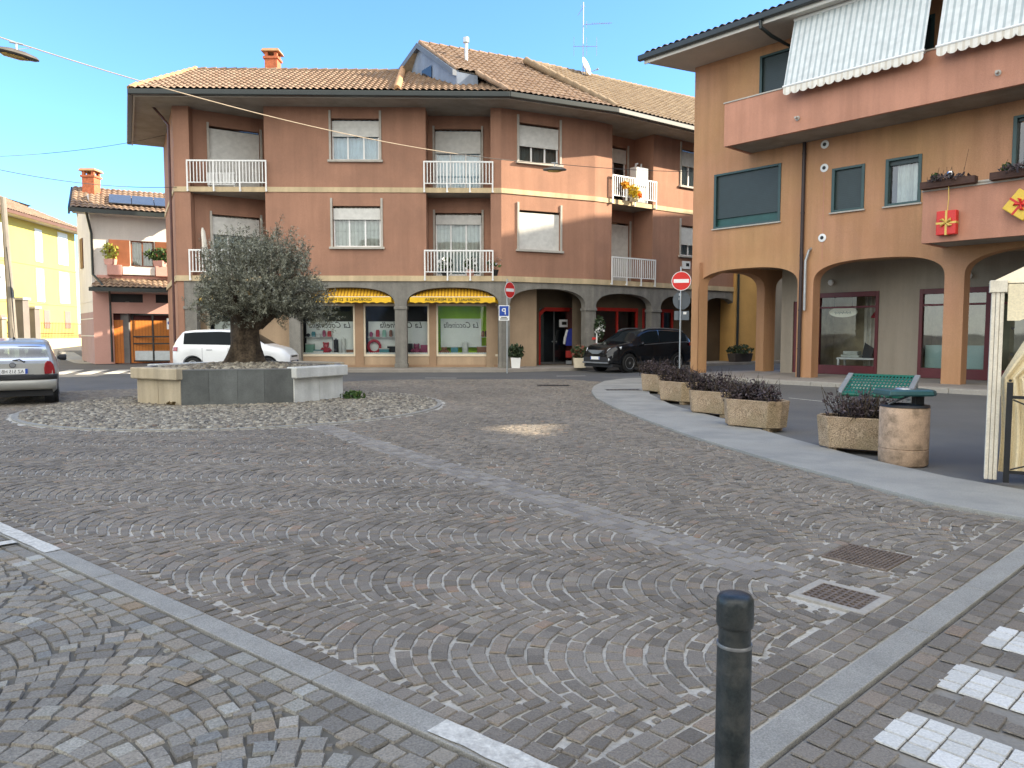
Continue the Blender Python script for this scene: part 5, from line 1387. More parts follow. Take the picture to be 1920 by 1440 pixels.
# --- yellow building along the street
yE = [(-31.3, 44.5), (-33.2, 62.0)]
FY = Fac(yE[0], (yE[1][0] - yE[0][0], yE[1][1] - yE[0][1]))      # faces right
FY = Fac((-31.05, 36.0), (-.105, 1.0))
ylw = thing('yellow_building', 'sunlit yellow three storey building with tall white shutters', 'building', (-33, 48, 0))
m_yellw = mat('lemon_render', (.58, .465, .12), .85, .05, .6, .2, 50); m_whsh = mat('white_shutters', (.80, .80, .78), .5, .03, 3)
YLEN = FY.s(142, 500); zy = FY.sz(140, 438)[1]
class Flip: pass
def hy(x0, x1, y0, y1):
    h = hole(FY, x0, x1, y0, y1); return (min(h[0], h[1]), max(h[0], h[1]), h[2], h[3])
yw_h = [hy(-3, 10, 418, 482), hy(65, 78, 430, 491), hy(108, 126, 437, 497), hy(-3, 12, 497, 560), hy(68, 82, 504, 566), hy(111, 129, 511, 569), hy(82, 93, 581, 616), hy(121, 132, 583, 616), hy(0, 10, 590, 612)]
b = MB(FY.M); b.M = FY.M
wall(b, -2, YLEN, 0, zy + .1, [], .2); b.M = None
p0, p1 = FY.pt(-2), FY.pt(YLEN)
inw = -FY.n * 9
b.face([p1, p1 + inw, p1 + inw + Vector((0, 0, zy)), p1 + Vector((0, 0, zy))]); b.face([p0 + inw, p0, p0 + Vector((0, 0, zy)), p0 + inw + Vector((0, 0, zy))]); b.face([p1 + inw, p0 + inw, p0 + inw + Vector((0, 0, zy)), p1 + inw + Vector((0, 0, zy))])
obj('wall', b, m_yellw, ylw)
for i, h in enumerate(yw_h):
    grey = i >= 6
    b = MB(FY.M); b.box(h[0], h[1], -.05, -.004, h[2], h[3]); f = obj('shutter', b, mat('grey_brown_shutter', (.22, .18, .15), .6) if i == 6 else (bpy.data.materials['grey_brown_shutter'] if grey else m_whsh), ylw, bevel=.01)
    if i == 4:
        b = MB(FY.M); b.box(h[0] + .1, h[1] - .1, -.06, -.051, h[2] + 1.0, h[2] + 2.0); obj('dark_slot', b, m_metalgrey, ylw)
b = MB(FY.M); zl = FY.sz(70, 570)[1]; zm = FY.sz(70, 499)[1]
for z in (zl, zm): b.box(-2, YLEN, -.03, -.002, z, z + .09)
obj('string_course', b, mat('ochre_band', (.50, .36, .12), .8), ylw)
Oy = FY.pt(-3, -.9, zy + .1)
roofy, *_ = tile_plane('roof', Oy, FY.d, .45, [(0, 0), (YLEN + 3.6, 0), (YLEN + 3.6 - 3, 5.2), (0, 5.2)], m_tile, ylw, per=.3)
b = MB(FY.M); b.box(-3, YLEN + .6, -1.05, -.91, zy - .1, zy + .1); obj('gutter', b, mat('brown_gutter', (.14, .07, .04), .5), ylw); b = MB(FY.M); b.box(-3, YLEN + .6, -.9, -.003, zy - .05, zy + .05); obj('eaves', b, m_eavew, ylw)
b = MB(FY.M); b.face([(-3, 4, zy + 2.35), (YLEN + 2, 4, zy + 2.35), (YLEN, 9, zy), (-3, 9, zy)][::-1]); obj('rear_roof', b, m_tile, ylw)
# --- sloping side street, pavement, boundary fence of the yellow building
b = MB(); Q_ = [(-24.5, 38, 0), (-31, 60, .85), (-24.0, 60, .85), (-19.8, 38, 0)]
ss = [(-34, 37, -.018), (-20.2, 37, -.018), (-24.5, 47, .30), (-26.8, 60, 1.2), (-60, 95, 2.0), (-60, 60, 1.2), (-42, 47, .3)]
b.face([(-34, 37, -.018), (-20.2, 37, -.018), (-24.6, 47, .30), (-40, 47, .30)]); b.face([(-40, 47, .30), (-24.6, 47, .30), (-27.5, 60, .8), (-44, 60, .8)]); b.face([(-44, 60, .8), (-27.5, 60, .8), (-30, 110, 1.4), (-80, 110, 1.4)])
struct('side_street', b, m_asph)
b = MB(); P0_ = [G(126, 648), G(145, 660), G(172, 674)]
b.face([(-20.4, 37.2, .0), (-22.6, 39.8, .06), (-27.0, 46.0, .36), (-28.0, 46.2, .36), (-23.7, 39.5, .04), (-21.6, 37.2, .0)]); struct('side_pavement', b, m_walk)
fw = thing('boundary_fence', 'sunlit cream low wall with thin iron fence before the yellow building', 'fence', (-29.5, 52, .4))
fa, fb_ = Vector((-28.9, 47.2, 0)), Vector((-29.8, 56, 0)); 
FF = Fac((FY.pt(9).x + 1.5, FY.pt(9).y), tuple(FY.d[:2])); FLN = 12.0
b = MB(FF.M); b.box(0, FLN, 0, .25, .1, 1.15); obj('base', b, mat('cream_wall', (.62, .50, .28), .9, .12, 1.2, .2, 50), fw)
b = MB(FF.M); n = 60
for i in range(n + 1): x = FLN * i / n; b.tube([(x, .12, 1.15), (x, .12, 2.25)], .018, 4)
for z in (1.3, 2.15): b.box(0, FLN, .10, .14, z, z + .04)
obj('railing', b, mat('rusty_iron', (.20, .09, .04), .7), fw)
# gate pillars, hedge, wall at the far left
m_pillar = mat('grey_gate_pillar', (.20, .175, .15), .9, .1, 2)
for px, py, hgt, w2, lab in ((44, 660, 3.4, .55, 'tall dark grey gate pillar beside the utility pole'), (66, 657, 3.0, .5, 'grey gate pillar farther along, before the yellow building')):
    p = G(px, py + 14); t = thing('gate_pillar', lab, 'pillar', tuple(p)); b = MB(PM[t]); b.box(-w2 / 2, w2 / 2, -w2 / 2, w2 / 2, 0, hgt); obj('shaft', b, m_pillar, t); b = MB(PM[t]); b.box(-w2 / 2 - .08, w2 / 2 + .08, -w2 / 2 - .08, w2 / 2 + .08, hgt, hgt + .14); obj('cap', b, m_jamb, t)
p = G(5, 672); t = thing('boundary_wall', 'pale plastered boundary wall end at the far left before the hedge', 'wall', tuple(p)); b = MB(PM[t]); b.box(-5, .18, -.2, .2, 0, 2.35); obj('base', b, m_greylime, t); b = MB(PM[t]); b.box(-5.05, .26, -.27, .27, 2.35, 2.45); obj('coping', b, m_jamb, t)
p = G(20, 668); t = thing('hedge', 'dark clipped hedge behind the pale wall by the utility pole', 'hedge', (p.x, p.y + 1, 0)); t_ = leaf_cloud('foliage', island_mat('dark_hedge_leaves', [(0, (.010, .018, .008)), (1, (.03, .05, .015))], .7, 0), t, (p.x - .4, p.y + 1, 1.4), (1.5, 1.0, 1.6), 2600, .16, seed=9)
b = MB(PM[t]); b.box(-1.3, .7, -.4, .4, 0, 2.0); obj('stems', b, m_black, t)
# utility pole
p = G(28, 676); t = thing('utility_pole', 'tall grey concrete utility pole before the yellow building', 'pole', tuple(p)); hp = 8.9
b = MB(PM[t]); b.tube([(0, 0, 0), (-.25, 0, hp)], [.24, .14], 10); obj('shaft', b, mat('pole_concrete', (.24, .215, .18), .9, .15, 1.5, streak=.2), t, smooth=True)
b = MB(PM[t]); b.tube([(.16, -.1, 0), (.05, -.1, 3.5), (-.1, -.12, 6.2)], .035, 6); obj('cable_conduit', b, m_black, t)
POLE = p + Vector((-.25, 0, hp))
# trees behind, far hills hidden: a few roofs beyond the street
# ---- road sign at the left edge
p = G(-6, 720); t = thing('round_sign', 'red rimmed round traffic sign on a pole at the left edge', 'sign', tuple(p))
b = MB(PM[t]); b.tube([(0, 0, 0), (0, 0, 3.9)], .03, 8); obj('pole', b, m_metalgrey, t, smooth=True)
zc = HC + (625 - 545) / FPX * p.y
b = MB(PM[t] @ Matrix.Translation((-.02, -.05, zc)) @ Matrix.Rotation(math.pi / 2, 4, 'X')); b.lathe([(.24, 0), (.30, 0), (.30, .012), (.24, .012)], 28); obj('rim', b, m_red, t); b = MB(PM[t] @ Matrix.Translation((-.02, -.045, zc)) @ Matrix.Rotation(math.pi / 2, 4, 'X')); b.lathe([(.245, 0), (.245, .0085)], 28); obj('face', b, m_white, t)
b = MB(PM[t]); b.loft([[(-.35, -.06, zc + .34), (.35, -.06, zc + .34), (0, -.06, zc + .9)], [(-.35, -.04, zc + .34), (.35, -.04, zc + .34), (0, -.04, zc + .9)]]); obj('warning_plate', b, m_metalgrey, t)

# ================================================================ added unseen blocks that keep the sun off the square
offb = thing('unseen_shade_block', 'tall plain block on the right-hand side of the square', 'building', (34, 6, 0))
b = MB(); x0, x1, y0, y1, hh = 24.5, 36, -14, 20.5, 20.0
ya, yb = 11.2, 14.5
b.box(x0, x1, y0, ya, 0, hh); b.box(x0, x1, yb, y1, 0, hh); obj('wall', b, m_greylime, offb)
# added unseen wall; opening shaped to let a bright sun fleck onto the square
b = MB(); tri = [(12.60, 12.48), (11.65, 12.06), (14.15, 11.74)]; fr = [(ya, hh), (ya, 0), (yb, 0), (yb, hh)]
W_ = lambda q: (x0 + .1, q[0], q[1])
b.face([W_(fr[0]), W_(fr[1]), W_(tri[1]), W_(tri[0])]); b.face([W_(fr[1]), W_(fr[2]), W_(tri[2]), W_(tri[1])]); b.face([W_(fr[2]), W_(fr[3]), W_(tri[0]), W_(tri[2])]); b.face([W_(fr[3]), W_(fr[0]), W_(tri[0])])
obj('sun_fleck_wall', b, m_greylime, offb)
for i in range(6):
    for k in range(5):
        b = MB(); yy = y0 + 2 + i * 3.9; zz = 2 + k * 3.5; b.box(x0 - .05, x0 - .002, yy, yy + 1.3, zz, zz + 1.6); obj('window', b, m_greenblind, offb)
b = MB(); b.prism([(x0 - .8, y0 - .8), (x1 + .8, y0 - .8), (x1 + .8, ya), (x0 - .8, ya)], hh + .002, hh + .3); b.prism([(x0 - .8, yb), (x1 + .8, yb), (x1 + .8, y1 + .8), (x0 - .8, y1 + .8)], hh + .002, hh + .3); obj('roof', b, m_soffit, offb)
rb_ = thing('rear_shade_block', 'plain block standing behind the arcaded building on the right', 'building', (38, 31, 0))
b = MB(); b.prism([(21, 26), (46, 26), (46, 52), (39, 52), (33, 37)], 0, 18.6); obj('wall', b, m_greylime, rb_)  # added unseen block, edge slanted to set the shadow line on the brown facade
b = MB(); b.prism([(20.6, 25.6), (46.4, 25.6), (46.4, 52.4), (38.7, 52.4), (32.8, 37.4)], 18.602, 18.8); obj('roof', b, m_soffit, rb_)
# row of houses on the near side of the square, behind the camera: they show in the shop glass
for i, (x0, x1, hh, cm_, lab) in enumerate(((-34, -14, 8.6, m_yellw, 'long yellow house behind the viewer on the near side of the square'), (-13.6, -1, 10.2, m_whiter, 'white three storey house behind the viewer, beside the yellow one'), (-.6, 13, 9.2, m_pinkw, 'pink house behind the viewer at the right end of the row'))):
    hs_ = thing('row_house', lab, 'house', ((x0 + x1) / 2, -22, 0)); BFc = Fac((x1, -20), (-1, 0)); Lh = x1 - x0; ww = []
    for fl_ in range(3):
        for q in range(int(Lh / 3)): ww.append((1 + q * 3.0, 2.2 + q * 3.0, .9 + fl_ * 3.0, min(hh - .5, 2.6 + fl_ * 3.0)))
    b = MB(BFc.M); wall(b, 0, Lh, 0, hh, ww, .2); b.face([(0, 8, 0), (0, 0, 0), (0, 0, hh), (0, 8, hh)]); b.face([(Lh, 0, 0), (Lh, 8, 0), (Lh, 8, hh), (Lh, 0, hh)]); b.face([(Lh, 8, 0), (0, 8, 0), (0, 8, hh), (Lh, 8, hh)]); obj('wall', b, cm_, hs_)
    for h in ww: b = MB(BFc.M); b.box(h[0], h[1], .12, .2, h[2], h[3]); obj('window', b, m_greenblind if i != 1 else m_whsh, hs_)
    b = MB(BFc.M); b.face([(-.5, -.8, hh), (Lh + .5, -.8, hh), (Lh + .5, 4, hh + 1.8), (-.5, 4, hh + 1.8)]); b.face([(Lh + .5, 8.5, hh), (-.5, 8.5, hh), (-.5, 4, hh + 1.8), (Lh + .5, 4, hh + 1.8)]); obj('roof', b, m_tile, hs_)
oc = thing('ochre_side_house', 'ochre house wall seen through the arcade at the end of the side lane', 'house', (13, 40.5, 0))
OF = Fac((FC.pt(9.3, -.15).x, FC.pt(9.3, -.15).y), (.90, .43))
b = MB(OF.M); b.box(.0, 1.5, 0, 8, 0, 9); obj('wall', b, mat('ochre_wall', (.62, .36, .12), .9, .1, 1), oc)
b = MB(OF.M); b.box(1.5, 6, -.02, 8, 0, 9); obj('grey_wall', b, m_shopgrey, oc)
b = MB(OF.M); b.tube([(.12, -.07, 0), (.12, -.07, 7)], .06, 8); b.tube([(1.45, -.09, 0), (1.45, -.09, 4.2)], .03, 6); obj('drainpipe', b, m_gutter, oc)
# ================================================================ planter ring, olive tree, pebbles
def rot2(v, a): return (v[0] * math.cos(a) - v[1] * math.sin(a), v[0] * math.sin(a) + v[1] * math.cos(a))
pf0, pf1 = G(340, 763), G(551, 758)
pu = (pf1 - pf0).normalized(); pv = Vector((-pu.y, pu.x, 0)); W0 = (pf1 - pf0).length
LFo = [(0, 0), (W0, 0), (W0 + 1.05, 1.05), (W0 + 1.05, 2.6), (W0, 3.6), (0, 3.6), (-1.0, 2.6), (-1.0, 1.0)]
def PW_(q): return pf0 + pu * q[0] + pv * q[1]
plc = PW_((W0 / 2, 1.8))
planter = thing('stone_planter', 'large octagonal stone planter with dark slate front and pale capped corner blocks', 'planter', (plc.x, plc.y, 0))
def inset(poly, k):
    n = len(poly); out = []
    for i in range(n):
        a, b_, c = Vector(poly[i - 1]), Vector(poly[i]), Vector(poly[(i + 1) % n]); d1 = (b_ - a).normalized(); d2 = (c - b_).normalized(); n1 = Vector((-d1.y, d1.x)); n2 = Vector((-d2.y, d2.x))
        p = isect(tuple(a + n1 * k), tuple(b_ + n1 * k), tuple(b_ + n2 * k), tuple(c + n2 * k)); out.append(p)
    return out
HP = .76
m_slate_d = island_mat('dark_slate_slabs', [(0, (.085, .090, .088)), (.4, (.115, .12, .118)), (.7, (.15, .15, .145)), (1, (.10, .105, .11))], .55, .2, 12, .15)
m_cream_st = mat('cream_limestone', (.55, .46, .32), .8, .12, 2, .3, 60, streak=.3, dirt=(.30, .24, .15), dirtamt=.5, dirtscale=2)
m_white_st = mat('white_limestone', (.62, .62, .58), .75, .08, 2, .3, 60, streak=.18, dirt=(.36, .36, .32), dirtamt=.4, dirtscale=2.5)
ins = inset(LFo, .14)
# front, back and sides: slabs of slate, each its own island
for i in (0, 2, 4, 6):
    p, q = Vector(LFo[i]), Vector(LFo[(i + 1) % 8]); L = (q - p).length; d = (q - p) / L; n = Vector((-d.y, d.x)); k = 4 if i in (0, 4) else 3
    cuts = [0] + [L * (j + random.uniform(-.08, .08)) / k for j in range(1, k)] + [L]
    for c0, c1 in zip(cuts, cuts[1:]):
        a_, e_ = p + d * (c0 + .002), p + d * (c1 - .002); b = MB(); b.prism([PW_(a_)[:2], PW_(e_)[:2], PW_(e_ + n * .05)[:2], PW_(a_ + n * .05)[:2]], 0, HP - .02)
        g_ = random.uniform(.75, 1.35); obj('slate_panel', b, mat('slate_slab', (.105 * g_, .112 * g_, .108 * g_), .55, .2, 3, .15, 40, streak=.15), planter)
b = MB()
for i in (0, 2, 4, 6):
    p, q = Vector(LFo[i]), Vector(LFo[(i + 1) % 8]); d = (q - p).normalized(); n = Vector((-d.y, d.x)); b.prism([PW_(p - n * .004)[:2], PW_(q - n * .004)[:2], PW_(q + n * .13)[:2], PW_(p + n * .13)[:2]], HP - .018, HP)
obj('slate_rim', b, mat('slate_rim', (.16, .165, .165), .5, .15, 4), planter)
for i, mm in ((1, m_white_st), (3, m_cream_st), (5, m_white_st), (7, m_cream_st)):
    p, q = Vector(LFo[i]), Vector(LFo[(i + 1) % 8]); d = (q - p).normalized(); n = Vector((-d.y, d.x)); L = (q - p).length
    b = MB()
    for c0, c1 in ((0, L / 2 - .003), (L / 2 + .003, L)):
        a_, e_ = p + d * c0, p + d * c1; b.prism([PW_(a_ - n * .02)[:2], PW_(e_ - n * .02)[:2], PW_(e_ + n * .12)[:2], PW_(a_ + n * .12)[:2]], 0, HP - .215)
    blk = obj('corner_block', b, mm, planter, bevel=.01)
    PM[blk] = PM[planter]
    b = MB(); b.prism([PW_(p - n * .14 - d * .05)[:2], PW_(q - n * .14 + d * .05)[:2], PW_(q + n * .2)[:2], PW_(p + n * .2)[:2]], HP - .212, HP + .025); obj('cap', b, mm, blk, bevel=.025)
b = MB(); b.face([(*PW_(q)[:2], HP - .07) for q in ins]); obj('soil', b, mat('dark_soil', (.06, .05, .04), .95, .2, 5, .4, 60), planter)
m_peb = island_mat('river_pebbles', [(0, (.075, .066, .052)), (.25, (.155, .135, .102)), (.5, (.225, .195, .145)), (.75, (.295, .258, .192)), (.92, (.40, .365, .285)), (1, (.14, .10, .068))], .7, .15, 40, .3)
def pebbles(name, P, z, s, parent=None, m=None):
    n = len(P); ang = np.arange(6) / 6 * 2 * math.pi; base = np.array([[math.cos(a), math.sin(a), .0] for a in ang] + [[.55 * math.cos(a + .3), .55 * math.sin(a + .3), .55] for a in ang[::2]])
    sc_ = s * rng.uniform(.6, 1.35, (n, 1)); asp = rng.uniform(.65, 1, (n, 1)); th = rng.uniform(0, 2 * math.pi, n); hz = rng.uniform(.7, 1.1, (n, 1))
    bx, by, bz = base[:, 0][None] * sc_, base[:, 1][None] * sc_ * asp, base[:, 2][None] * sc_ * hz
    bx = bx * (1 + rng.uniform(-.15, .15, bx.shape)); by = by * (1 + rng.uniform(-.15, .15, by.shape))
    X = bx * np.cos(th)[:, None] - by * np.sin(th)[:, None] + P[:, 0:1]; Y = bx * np.sin(th)[:, None] + by * np.cos(th)[:, None] + P[:, 1:2]
    zz = (z if np.isscalar(z) else np.asarray(z)[:, None]); Z = bz + zz + rng.uniform(-.004, .012, (n, 1))
    V = np.stack([X, Y, Z], -1).reshape(-1, 3)
    tri = [(0, 1, 6), (1, 7, 6), (1, 2, 7), (2, 3, 7), (3, 8, 7), (3, 4, 8), (4, 5, 8), (5, 6, 8), (5, 0, 6), (6, 7, 8)]
    F_ = (np.arange(n)[:, None, None] * 9 + np.array(tri)[None]).reshape(-1, 3)
    return np_mesh(name, V, F_, m or m_peb, parent, kind='stuff', smooth=True)
N = 26000; a_ = rng.uniform(0, 2 * math.pi, N); r_ = GR * np.sqrt(rng.uniform(0, 1, N)); Pp = np.stack([GC[0] + r_ * np.cos(a_), GC[1] + r_ * np.sin(a_)], 1)
Pp = Pp[~inpoly(Pp, [PW_(q)[:2] for q in LFo])]
pg = pebbles('pebbles', Pp, .006, .048)
b = MB(); n = 64; b.face([(GC[0] + GR * math.cos(2 * math.pi * k / n), GC[1] + GR * math.sin(2 * math.pi * k / n), .0) for k in range(n)]); struct('pebble_bed', b, mat('pebble_mortar', (.17, .155, .13), .95, .2, 6, .4, 40))
b = MB(); n = 90
for k in range(n):
    t0, t1 = 2 * math.pi * k / n + .002, 2 * math.pi * (k + 1) / n - .002
    b.prism([(GC[0] + r * math.cos(t), GC[1] + r * math.sin(t)) for r, t in ((GR, t0), (GR, t1), (GR + .12, t1), (GR + .12, t0))][::-1], -.03, .014)
struct('ring_kerb', b, m_kerb)
N = 3600; q_ = np.stack([rng.uniform(-.9, W0 + .95, N), rng.uniform(.1, 3.5, N)], 1); q_ = q_[inpoly(q_, inset(LFo, .16))]
W3 = np.array([PW_(q)[:2] for q in q_]); dc_ = np.hypot(q_[:, 0] - W0 / 2, q_[:, 1] - 1.8)
pebbles('pebbles', W3, HP - .06 + np.clip(.16 - .08 * dc_, 0, .2), .055, planter)
b = MB(); N_ = 14
rings = [[(plc.x + r * math.cos(2 * math.pi * k / 20), plc.y + r * math.sin(2 * math.pi * k / 20), HP - .075 + z) for k in range(20)] for r, z in ((1.75, 0), (1.2, .05), (.6, .11), (.01, .15))]
b.loft(rings, False); obj('soil_mound', b, bpy.data.materials['dark_soil'], planter, smooth=True)
# tuft of weeds at the planter foot
w_ = G(662, 750); t = thing('weed_tuft', 'small green weed tuft at the foot of the white planter corner block', 'plant', tuple(w_)); leaf_cloud('foliage', m_leaf, t, (w_.x, w_.y, .10), (.30, .16, .12), 160, .06, up=.5, seed=21)
w_ = G(322, 763); t = thing('weed_tuft', 'tiny brown weed in the joint of the cream planter corner block', 'plant', tuple(w_)); leaf_cloud('foliage', mat('dry_leaves', (.12, .08, .03), .8), t, (w_.x, w_.y - .05, .05), (.12, .06, .06), 60, .04, up=.5, seed=22)

# --- olive tree
tp = G(452, 684, HP); tp = Vector((tp.x, plc.y - .1, HP + .04)); tp.x = (452 - 960) / FPX * tp.y * 1.0
olive = thing('olive_tree', 'old olive tree with gnarled thick trunk growing in the stone planter', 'tree', tuple(tp))
m_bark = mat('olive_bark', (.040, .027, .017), .95, .35, 5, 1.0, 22, col2=(.125, .092, .060), fine=.35, streak=.45)
rg = np.random.default_rng(5)
def trunk_r(z, a):
    base = .265 + .20 * math.exp(-z * 2.6) + .05 * max(0, z - .75)
    return base * (1 + .13 * math.sin(3 * a + 1.2 + z * 1.6) + .09 * math.sin(5 * a - z * 3.1) + .05 * math.sin(9 * a + z * 5))
b = MB(); NA_, NZ = 40, 26; rings = []
for k in range(NZ):
    z = 1.12 * k / (NZ - 1) - .06; cx = tp.x + .16 * z + .03 * math.sin(z * 5); cy = tp.y + .03 * math.sin(z * 4)
    rings.append([(cx + trunk_r(max(0, z), a) * math.cos(a), cy + trunk_r(max(0, z), a) * math.sin(a) * .9, tp.z + z + .05 * math.sin(3 * a + 1) * (k / NZ)) for a in [2 * math.pi * j / NA_ for j in range(NA_)]])
b.loft(rings, True)
tr_ = obj('trunk', b, m_bark, olive, smooth=True, sharp=60); PM[tr_] = PM[olive]
top = Vector((tp.x + .18, tp.y, tp.z + .98)); ZC = 1.5 + (625 - 548) / FPX * tp.y * 1.0
CC_ = Vector(((490 - 960) / FPX * tp.y, tp.y, 2.38)); RX, RZ = 1.28, 1.10
limbs = []
for k in range(11):
    a = 2 * math.pi * k / 11 + rg.uniform(-.3, .3); rr = rg.uniform(.75, 1.1); e = Vector((CC_.x + math.cos(a) * rr * 1.05, CC_.y + math.sin(a) * rr * 1.0, CC_.z + rg.uniform(-.35, .5)))
    s = top + Vector((math.cos(a) * .22, math.sin(a) * .2, -.1)); m1 = s.lerp(e, .45) + Vector((0, 0, .12)) + Vector(rg.normal(0, .07, 3)); limbs.append((s, m1, e))
    b = MB(); b.tube([s, m1, m1.lerp(e, .5) + Vector(rg.normal(0, .05, 3)), e], [.13, .085, .05, .022], 8); obj('limb', b, m_bark, tr_, smooth=True)
# crown: twigs carrying narrow grey-green leaves
NT = 1900
D = rg.normal(0, 1, (NT, 3)); D /= np.linalg.norm(D, axis=1, keepdims=True)
D[:, 2] = np.where(D[:, 2] < -.45, D[:, 2] * .5, D[:, 2]); 
th = np.arctan2(D[:, 1], D[:, 0]); lump = 1 + .12 * np.sin(3 * th + 2 * D[:, 2] + 1) + .10 * np.sin(5 * th - 3 * D[:, 2]) + .07 * np.sin(9 * D[:, 2] + 4 * th)
rad = rg.uniform(.25, 1, NT) ** .55
C0 = np.array(CC_) + D * (lump * rad)[:, None] * np.array([RX, RX * .95, RZ])
C0[:, 2] -= .55 * np.clip(np.abs(C0[:, 0] - CC_.x) - .7, 0, 1)           # drooping sides
dirs = D * np.array([1, 1, .5]) + rg.normal(0, .45, (NT, 3)) + np.array([0, 0, .55]); dirs /= np.linalg.norm(dirs, axis=1, keepdims=True)
ln_t = rg.uniform(.25, .48, NT)
upm = D[:, 2] > .45; ln_t[upm] *= rg.uniform(1.0, 1.45, upm.sum()); dirs[upm] += np.array([0, 0, 1.1]); dirs /= np.linalg.norm(dirs, axis=1, keepdims=True)
# a few sparse long shoots on top
NS = 60; SX = rg.uniform(-1.2, 1.15, NS); Sh = np.stack([CC_.x + SX, CC_.y + rg.uniform(-.7, .7, NS), CC_.z + RZ * np.sqrt(np.clip(1 - (SX / 1.5) ** 2, .1, 1)) * .86], 1)
C0 = np.concatenate([C0, Sh]); dirs = np.concatenate([dirs, np.stack([rg.normal(0, .16, NS), rg.normal(0, .16, NS), np.ones(NS)], 1)]); ln_t = np.concatenate([ln_t, rg.uniform(.35, .68, NS)])
dirs /= np.linalg.norm(dirs, axis=1, keepdims=True)
NL = 44; T = len(C0)
tt = rg.uniform(0, 1, (T, NL, 1)); P = C0[:, None] + dirs[:, None] * (tt * ln_t[:, None, None])
sd = rg.normal(0, 1, (T, NL, 3)); sd -= (sd * dirs[:, None]).sum(-1, keepdims=True) * dirs[:, None]; sd /= np.linalg.norm(sd, axis=-1, keepdims=True) + 1e-9
A = dirs[:, None] * .65 + sd; A /= np.linalg.norm(A, axis=-1, keepdims=True); Bv = np.cross(A, rg.normal(0, 1, (T, NL, 3))); Bv /= np.linalg.norm(Bv, axis=-1, keepdims=True)
s = .066 * rg.uniform(.6, 1.25, (T, NL, 1)); s[-NS:] *= .8
V = np.stack([P, P + A * s * .5 + Bv * s * .13, P + A * s, P + A * s * .5 - Bv * s * .13], 2).reshape(-1, 3)
m_olive = island_mat('olive_leaves', [(0, (.085, .086, .056)), (.35, (.15, .152, .105)), (.65, (.22, .222, .165)), (.85, (.32, .32, .245)), (1, (.42, .42, .33))], .6, 0, spec=.3)
cr_ = np_mesh('crown', V, np.arange(len(V)).reshape(-1, 4), m_olive, olive)
b = MB()
for k in range(0, T, 5):
    p = Vector(C0[k]); q = p + Vector(dirs[k]) * float(ln_t[k]); b.tube([p - Vector(dirs[k]) * .18, p, q], [.008, .006, .003], 3, False)
obj('twigs', b, m_bark, olive)

# ================================================================ concrete planter tubs along the walkway
m_tub = mat('washed_gravel_concrete', (.36, .25, .15), .95, .22, 6, 1.0, 70, col2=(.52, .39, .26), fine=.4, dirt=(.16, .13, .06), dirtamt=.55, dirtscale=2.4)
m_purp = island_mat('purple_brown_leaves', [(0, (.022, .016, .020)), (.4, (.050, .036, .040)), (.75, (.085, .060, .062)), (1, (.13, .095, .09))], .6, 0, spec=.4)
def tub_local():
    b = MB(); c = .14; L_, W_ = .48, .26
    def octo(l, w, z, c): return [(-l + c, -w, z), (l - c, -w, z), (l, -w + c, z), (l, w - c, z), (l - c, w, z), (-l + c, w, z), (-l, w - c, z), (-l, -w + c, z)]
    b.loft([octo(L_ * .93, W_ * .92, .06, c), octo(L_, W_, .46, c), octo(L_ - .05, W_ - .05, .46, c * .8), octo(L_ - .05, W_ - .05, .40, c * .8)], True); return b
tubs = [((1229, 738), -62, 'farthest of the five planter tubs, its gravelly side mossy, by the sign pole'), ((1268, 757), -60, 'second farthest concrete planter tub, overlapping the farthest one'),
        ((1336, 781), -50, 'middle concrete planter tub of the row, with pale top rim'), ((1412, 808), -47, 'second nearest concrete planter tub, with wide dark shrub and two feet showing'),
        ((1612, 852), -32, 'nearest concrete planter tub, mossy, beside the round litter bin')]
base_tub = None
